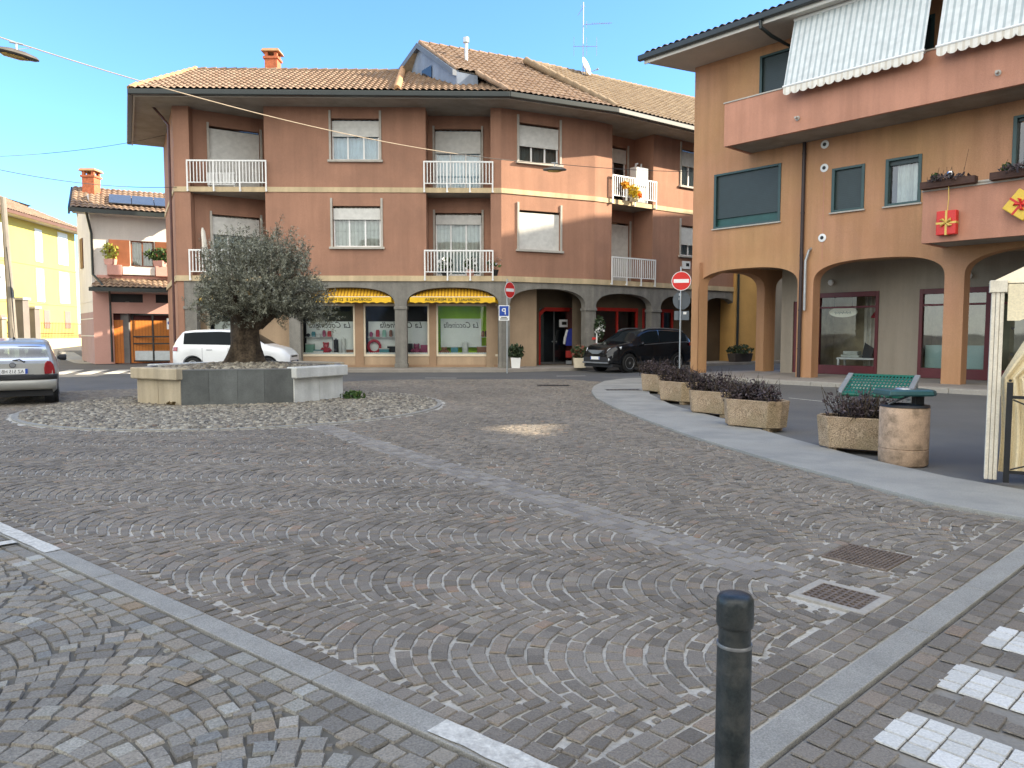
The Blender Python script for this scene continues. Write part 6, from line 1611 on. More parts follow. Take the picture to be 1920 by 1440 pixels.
for i, ((px, py), rz, lab) in enumerate(tubs):
    g = G(px, py); g = Vector((g.x + .12, g.y + .27, .0)); zz = -.01
    if base_tub is None:
        base_tub = thing('planter_tub', lab, 'planter', (0, 0, 0), 0, 'planter tubs along the curved walkway')
        obj('tub', tub_local(), m_tub, base_tub, bevel=.012)
        for sx_ in (-.28, .28): b = MB(); b.box(sx_ - .05, sx_ + .05, -.2, .2, 0, .0595); obj('foot', b, m_tub, base_tub)
        b = MB(); b.face([(-.42, -.2, .41), (.42, -.2, .41), (.42, .2, .41), (-.42, .2, .41)]); obj('soil', b, bpy.data.materials['dark_soil'], base_tub)
        leaf_cloud('shrub', m_purp, base_tub, (0, 0, .55), (.50, .29, .20), 1900, .027, up=.8, seed=31)
        b = MB(); r5 = np.random.default_rng(3)
        for k in range(150):
            p = Vector((r5.uniform(-.36, .36), r5.uniform(-.16, .16), .4)); d = Vector((r5.normal(0, .3) + p.x * .7, r5.normal(0, .3) + p.y, .9)).normalized(); q = p + d * r5.uniform(.22, .46); b.tube([p, p.lerp(q, .5) + Vector(r5.normal(0, .02, 3)), q], [.006, .005, .002], 3, False)
        obj('twigs', b, m_bark, base_tub)
        t = base_tub; t.location = (g.x, g.y, zz); t.rotation_euler = (0, 0, R(rz)); t.scale = (1.05, 1.05, 1.05)
    else: t = dup(base_tub, (g.x, g.y, zz), R(rz), lab, scale=(1.05, 1.05, 1.0 + .04 * (i % 2)))
    # every shrub grows its own way
    r6 = np.random.default_rng(200 + i); cl = []
    for o_ in [o for o in COL.objects if o.parent is t]:
        if o_.name.startswith('shrub'):
            Vs = []
            for q in range(9):
                cx, cy = r6.uniform(-.40, .40), r6.uniform(-.15, .15); hh = r6.uniform(.10, .24); nn = int(r6.uniform(130, 260)); cl.append((cx, cy, hh))
                Dd = r6.normal(0, 1, (nn, 3)); Dd /= np.linalg.norm(Dd, axis=1, keepdims=True); Pp_ = np.array([cx, cy, .42 + hh * .75]) + Dd * (r6.uniform(.1, 1, (nn, 1)) ** .5) * np.array([.17, .14, hh])
                Aa = r6.normal(0, 1, (nn, 3)) + Dd; Aa[:, 2] += .4; Aa /= np.linalg.norm(Aa, axis=1, keepdims=True); Bb = np.cross(Aa, r6.normal(0, 1, (nn, 3))); Bb /= np.linalg.norm(Bb, axis=1, keepdims=True) + 1e-9; ss_ = .026 * r6.uniform(.6, 1.4, (nn, 1))
                Vs.append(np.stack([Pp_ - Aa * ss_, Pp_ + Bb * ss_ * .5, Pp_ + Aa * ss_, Pp_ - Bb * ss_ * .5], 1).reshape(-1, 3))
            Vs = np.concatenate(Vs); tmp = np_mesh('shrub_tmp', Vs, np.arange(len(Vs)).reshape(-1, 4), m_purp); o_.data = tmp.data; bpy.data.objects.remove(tmp)
    for o_ in [o for o in COL.objects if o.parent is t]:
        if o_.name.startswith('twigs'):
            b = MB()
            for k in range(110):
                cx, cy, hh = cl[int(r6.integers(0, len(cl)))]; p = Vector((cx + r6.normal(0, .05), cy + r6.normal(0, .04), .40)); d = Vector((r6.normal(0, .35) + cx * .5, r6.normal(0, .35) + cy, 1)).normalized(); q = p + d * (hh * 1.7 + r6.uniform(.0, .14)); b.tube([p, p.lerp(q, .5) + Vector(r6.normal(0, .02, 3)), q], [.006, .005, .002], 3, False)
            tmp = obj('twigs_tmp', b, m_bark); PM.pop(tmp, None); o_.data = tmp.data; bpy.data.objects.remove(tmp)
# ================================================================ round litter bin with flat lid, bench
g = G(1716, 876); g = Vector((g.x, g.y + .27, -.012))
bin_ = thing('litter_bin', 'round speckled concrete litter bin under a flat teal lid', 'litter bin', tuple(g)); BR = .262
m_binc = mat('pinkish_speckled_concrete', (.52, .36, .24), .85, .10, 3, .5, 90, fine=.12, dirt=(.17, .12, .075), dirtamt=.85, dirtscale=7)
b = MB(PM[bin_]); b.lathe([(BR - .02, 0), (BR, .02), (BR, .185), (BR - .008, .19), (BR - .008, .197), (BR, .203), (BR, .655), (BR - .01, .67), (BR - .05, .67)], 48); obj('drum', b, m_binc, bin_, smooth=True, sharp=50)
b = MB(PM[bin_]); b.lathe([(BR - .005, .671), (BR + .004, .676), (BR - .01, .695), (BR - .06, .696), (BR - .06, .60)], 40); obj('rim', b, m_black, bin_, smooth=True)
m_teal = mat('teal_paint', (.028, .090, .092), .35, .1, 4)
b = MB(PM[bin_]); b.box(.10, .20, -.05, .05, .69, .80); obj('bracket', b, m_black, bin_, bevel=.008)
b = MB(PM[bin_])
sh = [(-.27 + .0, -.19), (.22, -.19), (.29, -.12), (.29, .12), (.22, .19), (-.27, .19)]
b.loft([[(x, y, .80) for x, y in sh], [(x * 1.03, y * 1.05, .82) for x, y in sh], [(x * 1.0, y * 1.0, .86) for x, y in sh], [(x * .9, y * .85, .872) for x, y in sh]]); obj('lid', b, m_teal, bin_, bevel=.008)
b = MB(PM[bin_]); b.lathe([(.11, .873), (.105, .885), (.02, .887)], 20); obj('ashtray', b, m_metalgrey, bin_, smooth=True)
b = MB(PM[bin_]); b.tube([(-.2, -.02, .70), (.05, -.02, .80)], .012, 6); obj('stay', b, m_metalgrey, bin_)
bg0, bg1 = G(1580, 739, .45), G(1696, 745, .45)
bu = (bg1 - bg0); bl = bu.length; ba = math.atan2(bu.y, bu.x)
bench = thing('park_bench', 'green perforated metal bench seat with grey end plates behind the planter tub', 'bench', (bg0.x, bg0.y, 0), ba)
Mb = PM[bench]; m_bgreen = mat('bench_green', (.008, .115, .070), .4, .1, 4); m_bgrey = mat('grey_cast_metal', (.22, .225, .22), .5, .12, 4)
b = MB(Mb); sd_ = 0.62
b.tube([(0, 0, .455), (bl, 0, .455)], .036, 10)
Ms = Mb @ Matrix.Translation((0, 0, .46)) @ Matrix.Rotation(R(27), 4, 'X'); b.M = Ms
nx, ny = 18, 6; bw = .024
for i in range(nx + 1): x = bl * i / nx; b.box(max(0, x - bw / 2), min(bl, x + bw / 2), .03, sd_, .018, .028)
for j in range(ny + 1): y = .03 + (sd_ - .03) * j / ny; b.box(0, bl, y - bw / 2 - .004, y + bw / 2 + .004, .0175, .0272)
obj('seat', b, m_bgreen, bench, smooth=False)
b = MB(Ms); b.tube([(0, sd_ + .02, .01), (bl, sd_ + .02, .01)], .03, 8); obj('rear_rail', b, m_bgreen, bench, smooth=True)
for x in (-.05, bl + .05):
    b = MB(Ms); b.box(x - .045, x + .045, -.03, sd_ + .05, -.03, .04); e_ = obj('end_plate', b, m_bgrey, bench, bevel=.01)
    for y in (.08, sd_ - .14): b = MB(Mb); b.box(x - .03, x + .03, y - .03, y + .03, 0, .43 + y * .5); obj('leg', b, m_bgrey, bench)
# ================================================================ bollard close to the camera
ray_b = ray(1379, 1112); db = 2.12; tb_ = CAM + ray_b * (db / ray_b.y); zt = tb_.z
bol = thing('bollard', 'dark steel bollard with rounded cap and groove in the foreground', 'bollard', (tb_.x, tb_.y, 0))
m_bol = mat('bollard_paint', (.022, .027, .027), .38, .2, 5, .15, 120, fine=.2, dirt=(.085, .082, .072), dirtamt=.6, dirtscale=9)
r = .0495
b = MB(PM[bol]); b.lathe([(r, -.02), (r, zt - .152), (r - .001, zt - .148), (r - .004, zt - .146), (r - .004, zt - .1)], 40); obj('post', b, m_bol, bol, smooth=True, sharp=50)
b = MB(PM[bol]); b.lathe([(r + .0015, zt - .155), (r + .002, zt - .150), (r + .0005, zt - .146), (r - .003, zt - .146)], 40); obj('ring', b, mat('worn_steel_edge', (.20, .20, .195), .4, .2, 8, metal=.5), bol, smooth=True)
b = MB(PM[bol]); b.lathe([(r - .0035, zt - .147), (r - .0035, zt - .098), (r + .002, zt - .094), (r + .0035, zt - .085), (r + .0035, zt - .03), (r + .002, zt - .015), (r - .004, zt - .006), (r - .016, zt - .001), (.02, zt), (.001, zt)], 40); obj('cap', b, m_bol, bol, smooth=True, sharp=50)
# ================================================================ street signs
def sign_pole(loc, h, name, label, r=.03):
    t = thing(name, label, 'sign', tuple(loc)); b = MB(PM[t]); b.tube([(0, 0, -.02), (0, 0, h)], r, 10); obj('pole', b, m_metalgrey, t, smooth=True); return t
def disc_on(t, loc, z, ang, prof, m, name, par=None, n=32):
    """flat disc facing the direction ang (0 = -Y), profile radius/depth"""
    T_ = Matrix.Translation((loc[0], loc[1], z)) @ Matrix.Rotation(ang, 4, 'Z') @ Matrix.Rotation(math.pi / 2, 4, 'X'); b = MB(T_); b.lathe(prof, n); o = obj(name, b, m, par or t); PM[o] = PM[t]; return o, T_
def no_entry(t, loc, z, ang, rad=.3):
    d, T_ = disc_on(t, loc, z, ang, [(rad, .0), (rad, .006)], m_white, 'disc'); disc_on(t, loc, z, ang, [(rad - .018, .0061), (rad - .018, .0075)], m_red, 'red_field', d)
    b = MB(T_); b.box(-rad * .78, rad * .78, -rad * .19, rad * .19, .0076, .009); obj('white_bar', b, m_white, d)
    disc_on(t, loc, z, ang, [(rad - .01, -.006), (rad, -.001)], m_metalgrey, 'back_plate', d)
p = G(951, 699); p.z = 0
def zat(py, p): 
    r = ray(960, py); return HC + r.z / r.y * p.y
sA = sign_pole((p.x, p.y, 0), zat(523, p), 'no_entry_sign', 'no entry sign above blue parking panel by the shop arcade')
no_entry(sA, (p.x + .10, p.y - .05), zat(544, p), R(52), .31)
z0, z1 = zat(601, p), zat(572, p)
b = MB(PM[sA]); x0 = -.12; zz0, zz1 = zat(601, p), zat(572.5, p); b.box(x0 - .20, x0 + .20, -.06, -.05, zz0, zz1); pn = obj('panel', b, m_white, sA); PM[pn] = PM[sA]
b = MB(PM[sA]); b.box(x0 - .175, x0 + .175, -.066, -.0605, zz0 + (zz1 - zz0) * .30, zz1 - .03); obj('blue_field', b, m_blue, pn)
PF = Fac((p.x, p.y - .062), (1, 0))
b = MB(); text_mb(b, 'P', PF, x0, zz0 + (zz1 - zz0) * .40, .006, .34); obj('lettering', b, m_white, pn)
b = MB(PM[sA]); b.box(x0 - .15, x0 + .15, -.0625, -.0602, zz0 + .04, zz0 + .075); b.box(x0 - .11, x0 + .11, -.0625, -.0602, zz0 + .10, zz0 + .13); obj('small_print', b, m_ink, pn)
p = G(1274, 711); p = Vector((p.x, p.y, 0))
sB = sign_pole((p.x, p.y, 0), zat(500, p), 'no_entry_sign', 'no entry sign over the grey back of another sign, by the corner pillar', .028)
no_entry(sB, (p.x + .0, p.y - .05), zat(527, p), R(-14), .31)
disc_on(sB, (p.x + .05, p.y + .10), zat(563, p), R(10), [(.30, 0), (.30, .008)], mat('grey_sign_back', (.13, .15, .17), .45, .08, 3, metal=.3), 'sign_back')
b = MB(PM[sB]); b.box(-.18, .30, .09, .10, zat(600, p), zat(583, p)); obj('plate_back', b, bpy.data.materials['grey_sign_back'], sB)
b = MB(PM[sB]);
for x, z in ((-.08, zat(560, p)), (-.0, zat(552, p)), (.16, zat(587, p))): b.box(x - .05, x + .05, .075, .088, z - .04, z + .04)
obj('sticker', b, m_white, sB)
# small white street plate on C seen above
sp_, zp_ = FC.sz(1286, 497); stp = thing('street_plate', 'small white plate with dark mark on the brown wall above the corner sign pole', 'sign', tuple(FC.pt(sp_, -.02, zp_)))
b = MB(FC.M); b.box(sp_ - .28, sp_ + .28, -.03, -.006, zp_ - .18, zp_ + .18); obj('plate', b, m_white, stp); b = MB(FC.M); b.box(sp_ - .02, sp_ + .2, -.034, -.0305, zp_ - .06, zp_ + .09); obj('mark', b, m_ink, stp)
# ================================================================ cables and hanging street lamps
def cable(name, label, A, B_, sag, r, m, kinks=()):
    A = Vector(A); B_ = Vector(B_); n = 24; b = MB(); b.tube([A.lerp(B_, i / n) - Vector((0, 0, sag * 4 * (i / n) * (1 - i / n))) for i in range(n + 1)], r, 6); o = obj(name, b, m, smooth=True); return tag(o, label, 'cable')
m_cable = mat('dark_cable', (.05, .05, .055), .7, .1, 3); m_cable2 = mat('pale_cable', (.34, .28, .21), .7, .1, 3)
def at(px, py, y): r = ray(px, py); return CAM + r * (y / r.y)
Lmp = at(1040, 307, 27.0)
R_att = FR.pt(-.05, -.02, FR.sz(1300, 322)[1])
cE = at(-120, 30, 15.0)
cable('lamp_cable', 'sagging overhead cable that carries the street lamps across the square', cE, Lmp, .55, .012, m_cable2)
cable('stay_cable', 'thin dark stay cable from the middle street lamp to the ochre building', Lmp, R_att, .05, .010, m_cable)
cable('phone_line', 'thin dark overhead line meeting the brown block just below its upper string course', at(-60, 305, 24), FA.pt(sL + .1, -.03, FA.sz(336, 351)[1]), .25, .012, m_cable)
cable('power_line', 'thin overhead line from the far left to the side of the brown block eaves', at(-60, 295, 26), FL.pt(4.0, -.1, ZSOF - .35), .2, .010, m_cable)
def hang_lamp(name, label, p, rz, tilt):
    t = thing(name, label, 'street lamp', tuple(p), rz); M = PM[t] @ Matrix.Rotation(tilt, 4, 'Y')
    b = MB(M); rings = []
    for x, w_, h in ((-.42, .04, .02), (-.36, .12, .05), (-.1, .17, .09), (.15, .16, .085), (.36, .10, .05), (.42, .03, .02)):
        rings.append([(x, w_ * math.cos(a), -.22 + h * math.sin(a) * (1.2 if math.sin(a) > 0 else .5)) for a in [2 * math.pi * k / 16 for k in range(16)]])
    b.loft(rings); obj('housing', b, mat('lamp_housing', (.10, .09, .075), .45, .2, 6) if 'lamp_housing' not in bpy.data.materials else bpy.data.materials['lamp_housing'], t, smooth=True)
    b = MB(M); rings = [[(x, w_ * math.cos(a), -.262 + h * math.sin(a)) for a in [2 * math.pi * k / 14 for k in range(14)]] for x, w_, h in ((-.26, .03, .01), (-.2, .09, .035), (.1, .10, .04), (.24, .03, .01))]
    b.loft(rings); obj('lens', b, mat('amber_lens', (.50, .33, .10), .25, .15, 6) if 'amber_lens' not in bpy.data.materials else bpy.data.materials['amber_lens'], t, smooth=True)
    b = MB(PM[t]); b.tube([(0, 0, 0), (0, 0, -.14)], .02, 6); b.tube([(-.12, 0, .02), (.12, 0, .02)], .022, 6); b.tube([(.02, 0, -.1), (.3, 0, .0)], .008, 5); obj('hanger', b, m_metalgrey, t)
    return t
def cable_pt(px, A, B_, sag):
    n = 400
    for i in range(n + 1):
        q = A.lerp(B_, i / n) - Vector((0, 0, sag * 4 * (i / n) * (1 - i / n))); 
        if 960 + FPX * q.x / (q.y * cp - (q.z - HC) * sp) >= px: return q
p1 = cable_pt(26, cE, Lmp, .55)
hang_lamp('street_lamp', 'brown street lamp hanging from the cable at the top left corner', p1 + Vector((0, 0, -.03)), math.atan2((Lmp - cE).y, (Lmp - cE).x), R(4)).scale = (1.0, 1.0, 1.0)
hang_lamp('street_lamp', 'dark street lamp hanging in front of the brown block windows', Lmp, 0, 0)
# ================================================================ roof antenna and dish
q = on_plane(OC, UC, VC, NC, 1093, 143); ap = OC + UC * q[0] + VC * q[1]
an = thing('roof_antenna', 'tall television antenna mast on the tiled roof', 'antenna', tuple(ap)); zb = ap.z
def zz(py): r = ray(1093, py); return HC + r.z / r.y * ap.y
m_alu = mat('dull_aluminium', (.30, .32, .36), .45, .1, 4, metal=.4)
b = MB(PM[an]); b.tube([(0, 0, -.1), (0, 0, zz(4) - zb)], .025, 6); obj('mast', b, m_alu, an)
b = MB(PM[an]); z = zz(87) - zb; b.tube([(-.45, 0, z), (.65, 0, z)], .014, 5)
for x in (-.42, .16, .62): b.tube([(x, 0, z - .42), (x, 0, z + .42)], .010, 5)
obj('lower_aerial', b, m_alu, an)
b = MB(PM[an]); z = zz(46) - zb; b.tube([(0, 0, z), (1.3, -.1, z + .03)], .014, 5); b.tube([(.15, 0, z - .16), (.15, 0, z + .16)], .012, 5)
for k in range(8): x = .4 + k * .11; b.tube([(x, -.1 - .12, z + .01), (x, -.1 + .12, z + .01)], .008, 4)
obj('upper_aerial', b, m_alu, an)
b = MB(PM[an]); z = zz(14) - zb; b.tube([(-.25, 0, z - .35), (.05, 0, z + .1)], .012, 5); b.tube([(-.15, -.15, z), (.1, .15, z + .1)], .010, 4); obj('top_aerial', b, m_alu, an)
ds = thing('satellite_dish', 'pale satellite dish beside the antenna mast on the roof', 'satellite dish', (ap.x + .15, ap.y - .05, zz(125)))
Md = PM[ds] @ Matrix.Rotation(R(62), 4, 'Z') @ Matrix.Rotation(R(72), 4, 'X')
b = MB(Md); b.lathe([(.02, -.10), (.22, -.075), (.36, -.02), (.42, .02), (.36, -.005), (.22, -.06), (.02, -.085)], 24); obj('reflector', b, mat('cream_dish', (.66, .62, .52), .5, .05, 3), ds, smooth=True)
b = MB(Md); b.tube([(0, -.3, -.06), (0, -.38, .45)], .015, 5); b.tube([(0, -.38, .40), (0, -.37, .5)], .04, 8); obj('feed_arm', b, m_alu, ds)
b = MB(PM[ds]); b.tube([(0, .05, 0), (-.1, .1, -.75)], .025, 6); obj('bracket', b, m_alu, ds)
# ================================================================ gazebo at the right edge
gz = G(1856, 903); gz = Vector((gz.x, gz.y, 0.03))
m_cvs = mat('cream_canvas', (.84, .72, .48), .85, .06, 1.5, .15, 60, streak=.06); m_gpost = mat('cream_post', (.78, .70, .55), .5, .06, 3, dirt=(.35, .30, .22), dirtamt=.3, dirtscale=4)
gaz = thing('gazebo', 'cream canvas gazebo with scalloped valance and gathered side curtain', 'gazebo', tuple(gz))
ga = R(-30); gd = Vector((math.cos(ga), math.sin(ga), 0)); ge_ = Vector((math.cos(ga + R(62)), math.sin(ga + R(62)), 0)); GFr = Fac((gz.x, gz.y), tuple(gd[:2]))
Hg = zat(545, gz); GL = 3.2
b = MB(GFr.M)
for k in range(3): b.box(-.055 + k * .037, -.055 + k * .037 + .034, -.05 - .004 * (k % 2), .05, .03, Hg); 
b.box(-.075, .075, -.07, .07, Hg - .02, Hg + .10); gpst = obj('post', b, m_gpost, gaz, bevel=.006)
b = MB(GFr.M); b.box(GL - .05, GL + .05, -.05, .05, .03, Hg); obj('post', b, m_gpost, gaz, bevel=.006)
c1 = gz + ge_ * GL; b = MB(); b.tube([c1, c1 + Vector((0, 0, Hg))], .05, 4); obj('post', b, m_gpost, gaz)
b = MB(GFr.M); b.box(.06, GL, -.03, .03, Hg - .03, Hg + .05); obj('eave_rail', b, m_gpost, gaz)
pk = gz + gd * GL / 2 + ge_ * GL / 2 + Vector((0, 0, Hg + 1.55)); cs = [gz - gd * .06 - ge_ * .06, gz + gd * (GL + .1) - ge_ * .06, gz + gd * (GL + .1) + ge_ * (GL + .1), gz - gd * .06 + ge_ * (GL + .1)]
b = MB()
for i in range(4):
    a_, c_ = cs[i] + Vector((0, 0, Hg + .04)), cs[(i + 1) % 4] + Vector((0, 0, Hg + .04)); n = 8
    for k in range(n):
        t0, t1 = k / n, (k + 1) / n
        f = lambda e, t: e.lerp(pk, t) - Vector((0, 0, .05 * math.sin(math.pi * t)))
        b.face([f(a_, t0), f(c_, t0), f(c_, t1), f(a_, t1)])
obj('canopy', b, m_cvs, gaz, smooth=True)
b = MB(GFr.M); n = 60
for k in range(n):
    x0, x1 = .08 + (GL - .1) * k / n, .08 + (GL - .1) * (k + 1) / n
    fz = lambda x: Hg - .30 + .10 * max(0, 1 - abs(((x + .02) % .36) - .30) / .06)
    b.face([(x0, -.075, fz(x0)), (x1, -.075, fz(x1)), (x1, -.07, Hg + .06), (x0, -.07, Hg + .06)])
obj('valance', b, m_cvs, gaz)
# gathered curtain
b = MB(GFr.M); rows_ = []; nn = 26
for k in range(41):
    z = .10 + (Hg - .40) * k / 40; f = k / 40
    x0 = .065 + .015 * math.sin(f * 6); wd = .46 - .10 * f if f < .62 else .36 + (f - .62) * 1.5
    left = x0 if f < .62 else x0 + (f - .62) * .75
    rows_.append([(left + wd * i / nn, .06 + .03 * math.sin(i * 1.3 + f * 2) + .02 * f, z) for i in range(nn + 1)])
for r0, r1_ in zip(rows_, rows_[1:]):
    for i in range(nn): b.face([r0[i], r0[i + 1], r1_[i + 1], r1_[i]])
obj('side_curtain', b, m_cvs, gaz, smooth=True, sharp=80)
b = MB(GFr.M)
for k in range(6): b.disc((.135, .01, .25 + k * .26), (0, -1, 0), .014, .012, 8)
obj('eyelet', b, m_black, gaz)
b = MB(GFr.M); b.box(.55, GL - .06, .10, .12, .10, .95); obj('lower_panel', b, m_cvs, gaz)
b = MB(GFr.M); b.face([(.6, .30, .9), (GL, .30, .9), (GL, .30, Hg - .3), (.6, .30, Hg - .3)]); obj('clear_window', b, mat('dark_clear_plastic', (.045, .05, .055), .12, .1, 2), gaz)
gf_ = thing('iron_fence', 'dark iron fence panel with diagonal braces in front of the gazebo', 'fence', tuple(gz + gd * .2 - ge_ * .12))
FF2 = Fac(((gz - ge_ * .16).x, (gz - ge_ * .16).y), tuple(gd[:2]))
b = MB(FF2.M); x0 = .20; b.box(x0 - .025, x0 + .025, -.025, .025, .03, 1.02); b.box(2.2, 2.25, -.025, .025, .03, 1.02); obj('post', b, m_black, gf_)
b = MB(FF2.M); b.box(x0 + .026, 2.2, -.012, .012, .86, .89); b.box(x0 + .026, 2.2, -.012, .012, .12, .15); b.tube([(x0 + .03, .0, .85), (.75, .0, .62), (2.2, 0, .16)], .008, 5); b.tube([(x0 + .03, .0, .16), (2.2, 0, .85)], .008, 5); obj('rail', b, m_black, gf_)
gp_ = thing('dracaena_plant', 'spiky leaved plant growing inside the gazebo behind the curtain', 'plant', tuple(gz + gd * .5 + ge_ * 1.2))
c = gz + gd * .36 + ge_ * .9; b = MB(); r5 = np.random.default_rng(8)
for k in range(46):
    d = Vector((r5.normal(0, 1), r5.normal(0, 1), r5.uniform(-.1, 1.3))).normalized(); L_ = r5.uniform(.3, .5); s_ = c + Vector((0, 0, 1.35)); sdv = d.cross(Vector((0, 0, 1))).normalized() * .02
    m_ = s_ + d * L_ * .6 + Vector((0, 0, .05)); e = s_ + d * L_ - Vector((0, 0, .12)); b.face([s_ - sdv, m_ - sdv, m_ + sdv, s_ + sdv]); b.face([m_ - sdv, e, m_ + sdv])
obj('foliage', b, m_leaf, gp_); b = MB(); b.tube([c + Vector((0, 0, .3)), c + Vector((0, 0, 1.36))], .03, 6); obj('stem', b, m_bark, gp_); b = MB(); b.lathe([(.14, 0), (.19, .32), (.17, .3)], 16, tuple(c)); obj('pot', b, m_pinkp, gp_)

# ================================================================ potted plants and doorway things by the shops
def onF(F, px, py, out, z): s, _ = F.sz(px, py, out); return F.pt(s, -out, z)
pq = G(967, 690, .10)
pot_plant('potted_shrub', 'dark leafy shrub in a square white pot left of the shop doorway', 'potted plant', (pq.x, pq.y, .10), .40, .42, m_white, island_mat('dark_shrub', [(0, (.015, .03, .012)), (1, (.05, .075, .03))], .6, 0), 420, (.34, .3, .32), .085, 'potted shrubs by the shop doorway', seed=41)
pq = G(1087, 689.5, .10)
pot_plant('potted_shrub', 'low shrub with reddish leaves in a white fluted pot by the arcade column', 'potted plant', (pq.x, pq.y, .10), .52, .40, m_crframe, island_mat('red_green_shrub', [(0, (.02, .04, .015)), (.6, (.05, .08, .03)), (1, (.22, .04, .03))], .6, 0), 420, (.36, .3, .3), .08, 'potted shrubs by the shop doorway', seed=42)
cpos = SD.pt((da + dc) / 2 + .55, -.35, .1)
rk = thing('garment_rail', 'blue and white jacket hanging on a stand in the dark shop doorway', 'clothes stand', tuple(cpos))
b = MB(PM[rk]); b.tube([(0, 0, 0), (0, 0, 1.75)], .02, 6); b.box(-.25, .25, -.15, .15, 0, .03); b.tube([(-.22, 0, 1.6), (.22, 0, 1.6)], .012, 5); obj('stand', b, m_black, rk)
jb = MB(PM[rk]); jb.loft([[(x * w_, y * .12, z) for x, y in ((-1, -.6), (-.4, -1), (.4, -1), (1, -.6), (1, .6), (.4, 1), (-.4, 1), (-1, .6))] for z, w_ in ((.85, .30), (1.1, .28), (1.4, .27), (1.56, .2), (1.62, .08))]); jo = obj('jacket', jb, mat('royal_blue_cloth', (.02, .035, .30), .8, .1, 4), rk, smooth=True); PM[jo] = PM[rk]
jb = MB(PM[rk])
for sx_ in (-1, 1): jb.tube([(sx_ * .22, -.02, 1.55), (sx_ * .33, -.04, 1.2), (sx_ * .37, -.04, .92)], [.07, .065, .05], 8)
obj('sleeve', jb, m_white, jo, smooth=True)
b = MB(PM[rk]); b.box(-.3, .35, -.2, .2, .32, .62); obj('red_box', b, m_redtrim, rk, bevel=.01); b = MB(PM[rk]); b.box(-.28, .3, -.18, .18, .035, .18); obj('grey_box', b, m_metalgrey, rk)
# column decoration and mannequins in the clothes shop
dp = FB.pt(FB.s(1112, 640), -.12, 0); dp2 = FC.pt(.2, -.16, 0)
gl_ = thing('column_wreath', 'dark Christmas garland with pale flowers and white lantern on the arcade column', 'decoration', (dp2.x, dp2.y, 1.2))
leaf_cloud('foliage', bpy.data.materials['dark_shrub'], gl_, (dp2.x, dp2.y, 1.75), (.24, .12, .55), 340, .08, seed=51); leaf_cloud('flowers', m_white, gl_, (dp2.x, dp2.y - .05, 1.65), (.2, .1, .4), 46, .055, seed=52, aspect=.9)
b = MB(); b.box(dp2.x - .16, dp2.x - .10, dp2.y - .04, dp2.y + .04, .95, 1.5); b.box(dp2.x - .16, dp2.x + .12, dp2.y - .04, dp2.y + .04, .90, .95); obj('lantern', b, m_white, gl_)
b = MB(); b.loft([[(dp2.x - .42, dp2.y - .02, 1.22), (dp2.x - .42, dp2.y + .02, 1.22), (dp2.x - .42, dp2.y + .02, 1.34), (dp2.x - .42, dp2.y - .02, 1.34)], [(dp2.x - .16, dp2.y - .02, 1.24), (dp2.x - .16, dp2.y + .02, 1.24), (dp2.x - .16, dp2.y + .02, 1.32), (dp2.x - .16, dp2.y - .02, 1.32)]]); obj('ribbon', b, m_red, gl_)
m_mann = mat('dark_red_dress', (.20, .015, .02), .8, .15, 4); m_skin = mat('mannequin_cream', (.45, .38, .30), .5, .05, 3)
def mannequin(name, label, p, rz, dress):
    t = thing(name, label, 'mannequin', tuple(p), rz, 'mannequins in the clothes shop'); M = PM[t]
    b = MB(M); el = lambda z, w_, d: [(w_ * math.cos(a), d * math.sin(a), z) for a in [2 * math.pi * k / 14 for k in range(14)]]
    b.loft([el(.84, .17, .12), el(1.0, .17, .12), el(1.1, .13, .1), el(1.3, .17, .11), el(1.42, .19, .09), el(1.47, .06, .06), el(1.54, .05, .05), el(1.60, .075, .09), el(1.68, .085, .10), el(1.76, .06, .07), el(1.78, .01, .01)]); 
    for sx_ in (-1, 1):
        b.tube([(sx_ * .19, 0, 1.40), (sx_ * .25, -.02, 1.14), (sx_ * .24, -.08, .90), (sx_ * .24, -.1, .80)], [.05, .042, .032, .03], 8); b.tube([(sx_ * .09, 0, .88), (sx_ * .09, -.01, .48), (sx_ * .09, .02, .06), (sx_ * .09, -.06, .02)], [.085, .06, .035, .03], 8)
    obj('body', b, m_skin, t, smooth=True)
    b = MB(M); b.loft([el(.52, .27, .19), el(.8, .21, .155), el(1.08, .145, .115), el(1.3, .185, .125), el(1.43, .20, .10), el(1.45, .10, .08)]); obj('dress', b, dress, t, smooth=True)
    b = MB(M); b.lathe([(.2, -.0), (.2, .02)], 16); obj('stand', b, m_black, t)
f0 = (ca + cc) / 2
mannequin('mannequin', 'mannequin in a dark red dress, left one in the clothes shop window', SCf.pt(ca + .55, .75, .35), math.atan2(FC.d.y, FC.d.x), m_mann)
mannequin('mannequin', 'mannequin in a black dress beside the dark red one in the clothes shop', SCf.pt(ca + 1.1, .7, .35), math.atan2(FC.d.y, FC.d.x), m_black)
tr = onF(FC, 1366, 676, .5, .1); tg = G(1366, 683)
tgp = Vector((tg.x, tg.y, .0)); tro = thing('planter_trough', 'dark long planter trough seen through the corner arch', 'planter', tuple(FC.pt(FC.s(1366, 665) , -.7, .1)), math.atan2(FC.d.y, FC.d.x))
b = MB(PM[tro]); b.loft([[(x * .62, y * .2, 0) for x, y in ((-1, -1), (1, -1), (1, 1), (-1, 1))], [(x * .7, y * .25, .42) for x, y in ((-1, -1), (1, -1), (1, 1), (-1, 1))]]); obj('trough', b, mat('dark_brown_tub', (.06, .05, .045), .8, .15, 3), tro, bevel=.02)
tc = PM[tro].translation; leaf_cloud('shrub', bpy.data.materials['dark_shrub'], tro, (tc.x, tc.y, .68), (.7, .5, .28), 420, .08, seed=55)

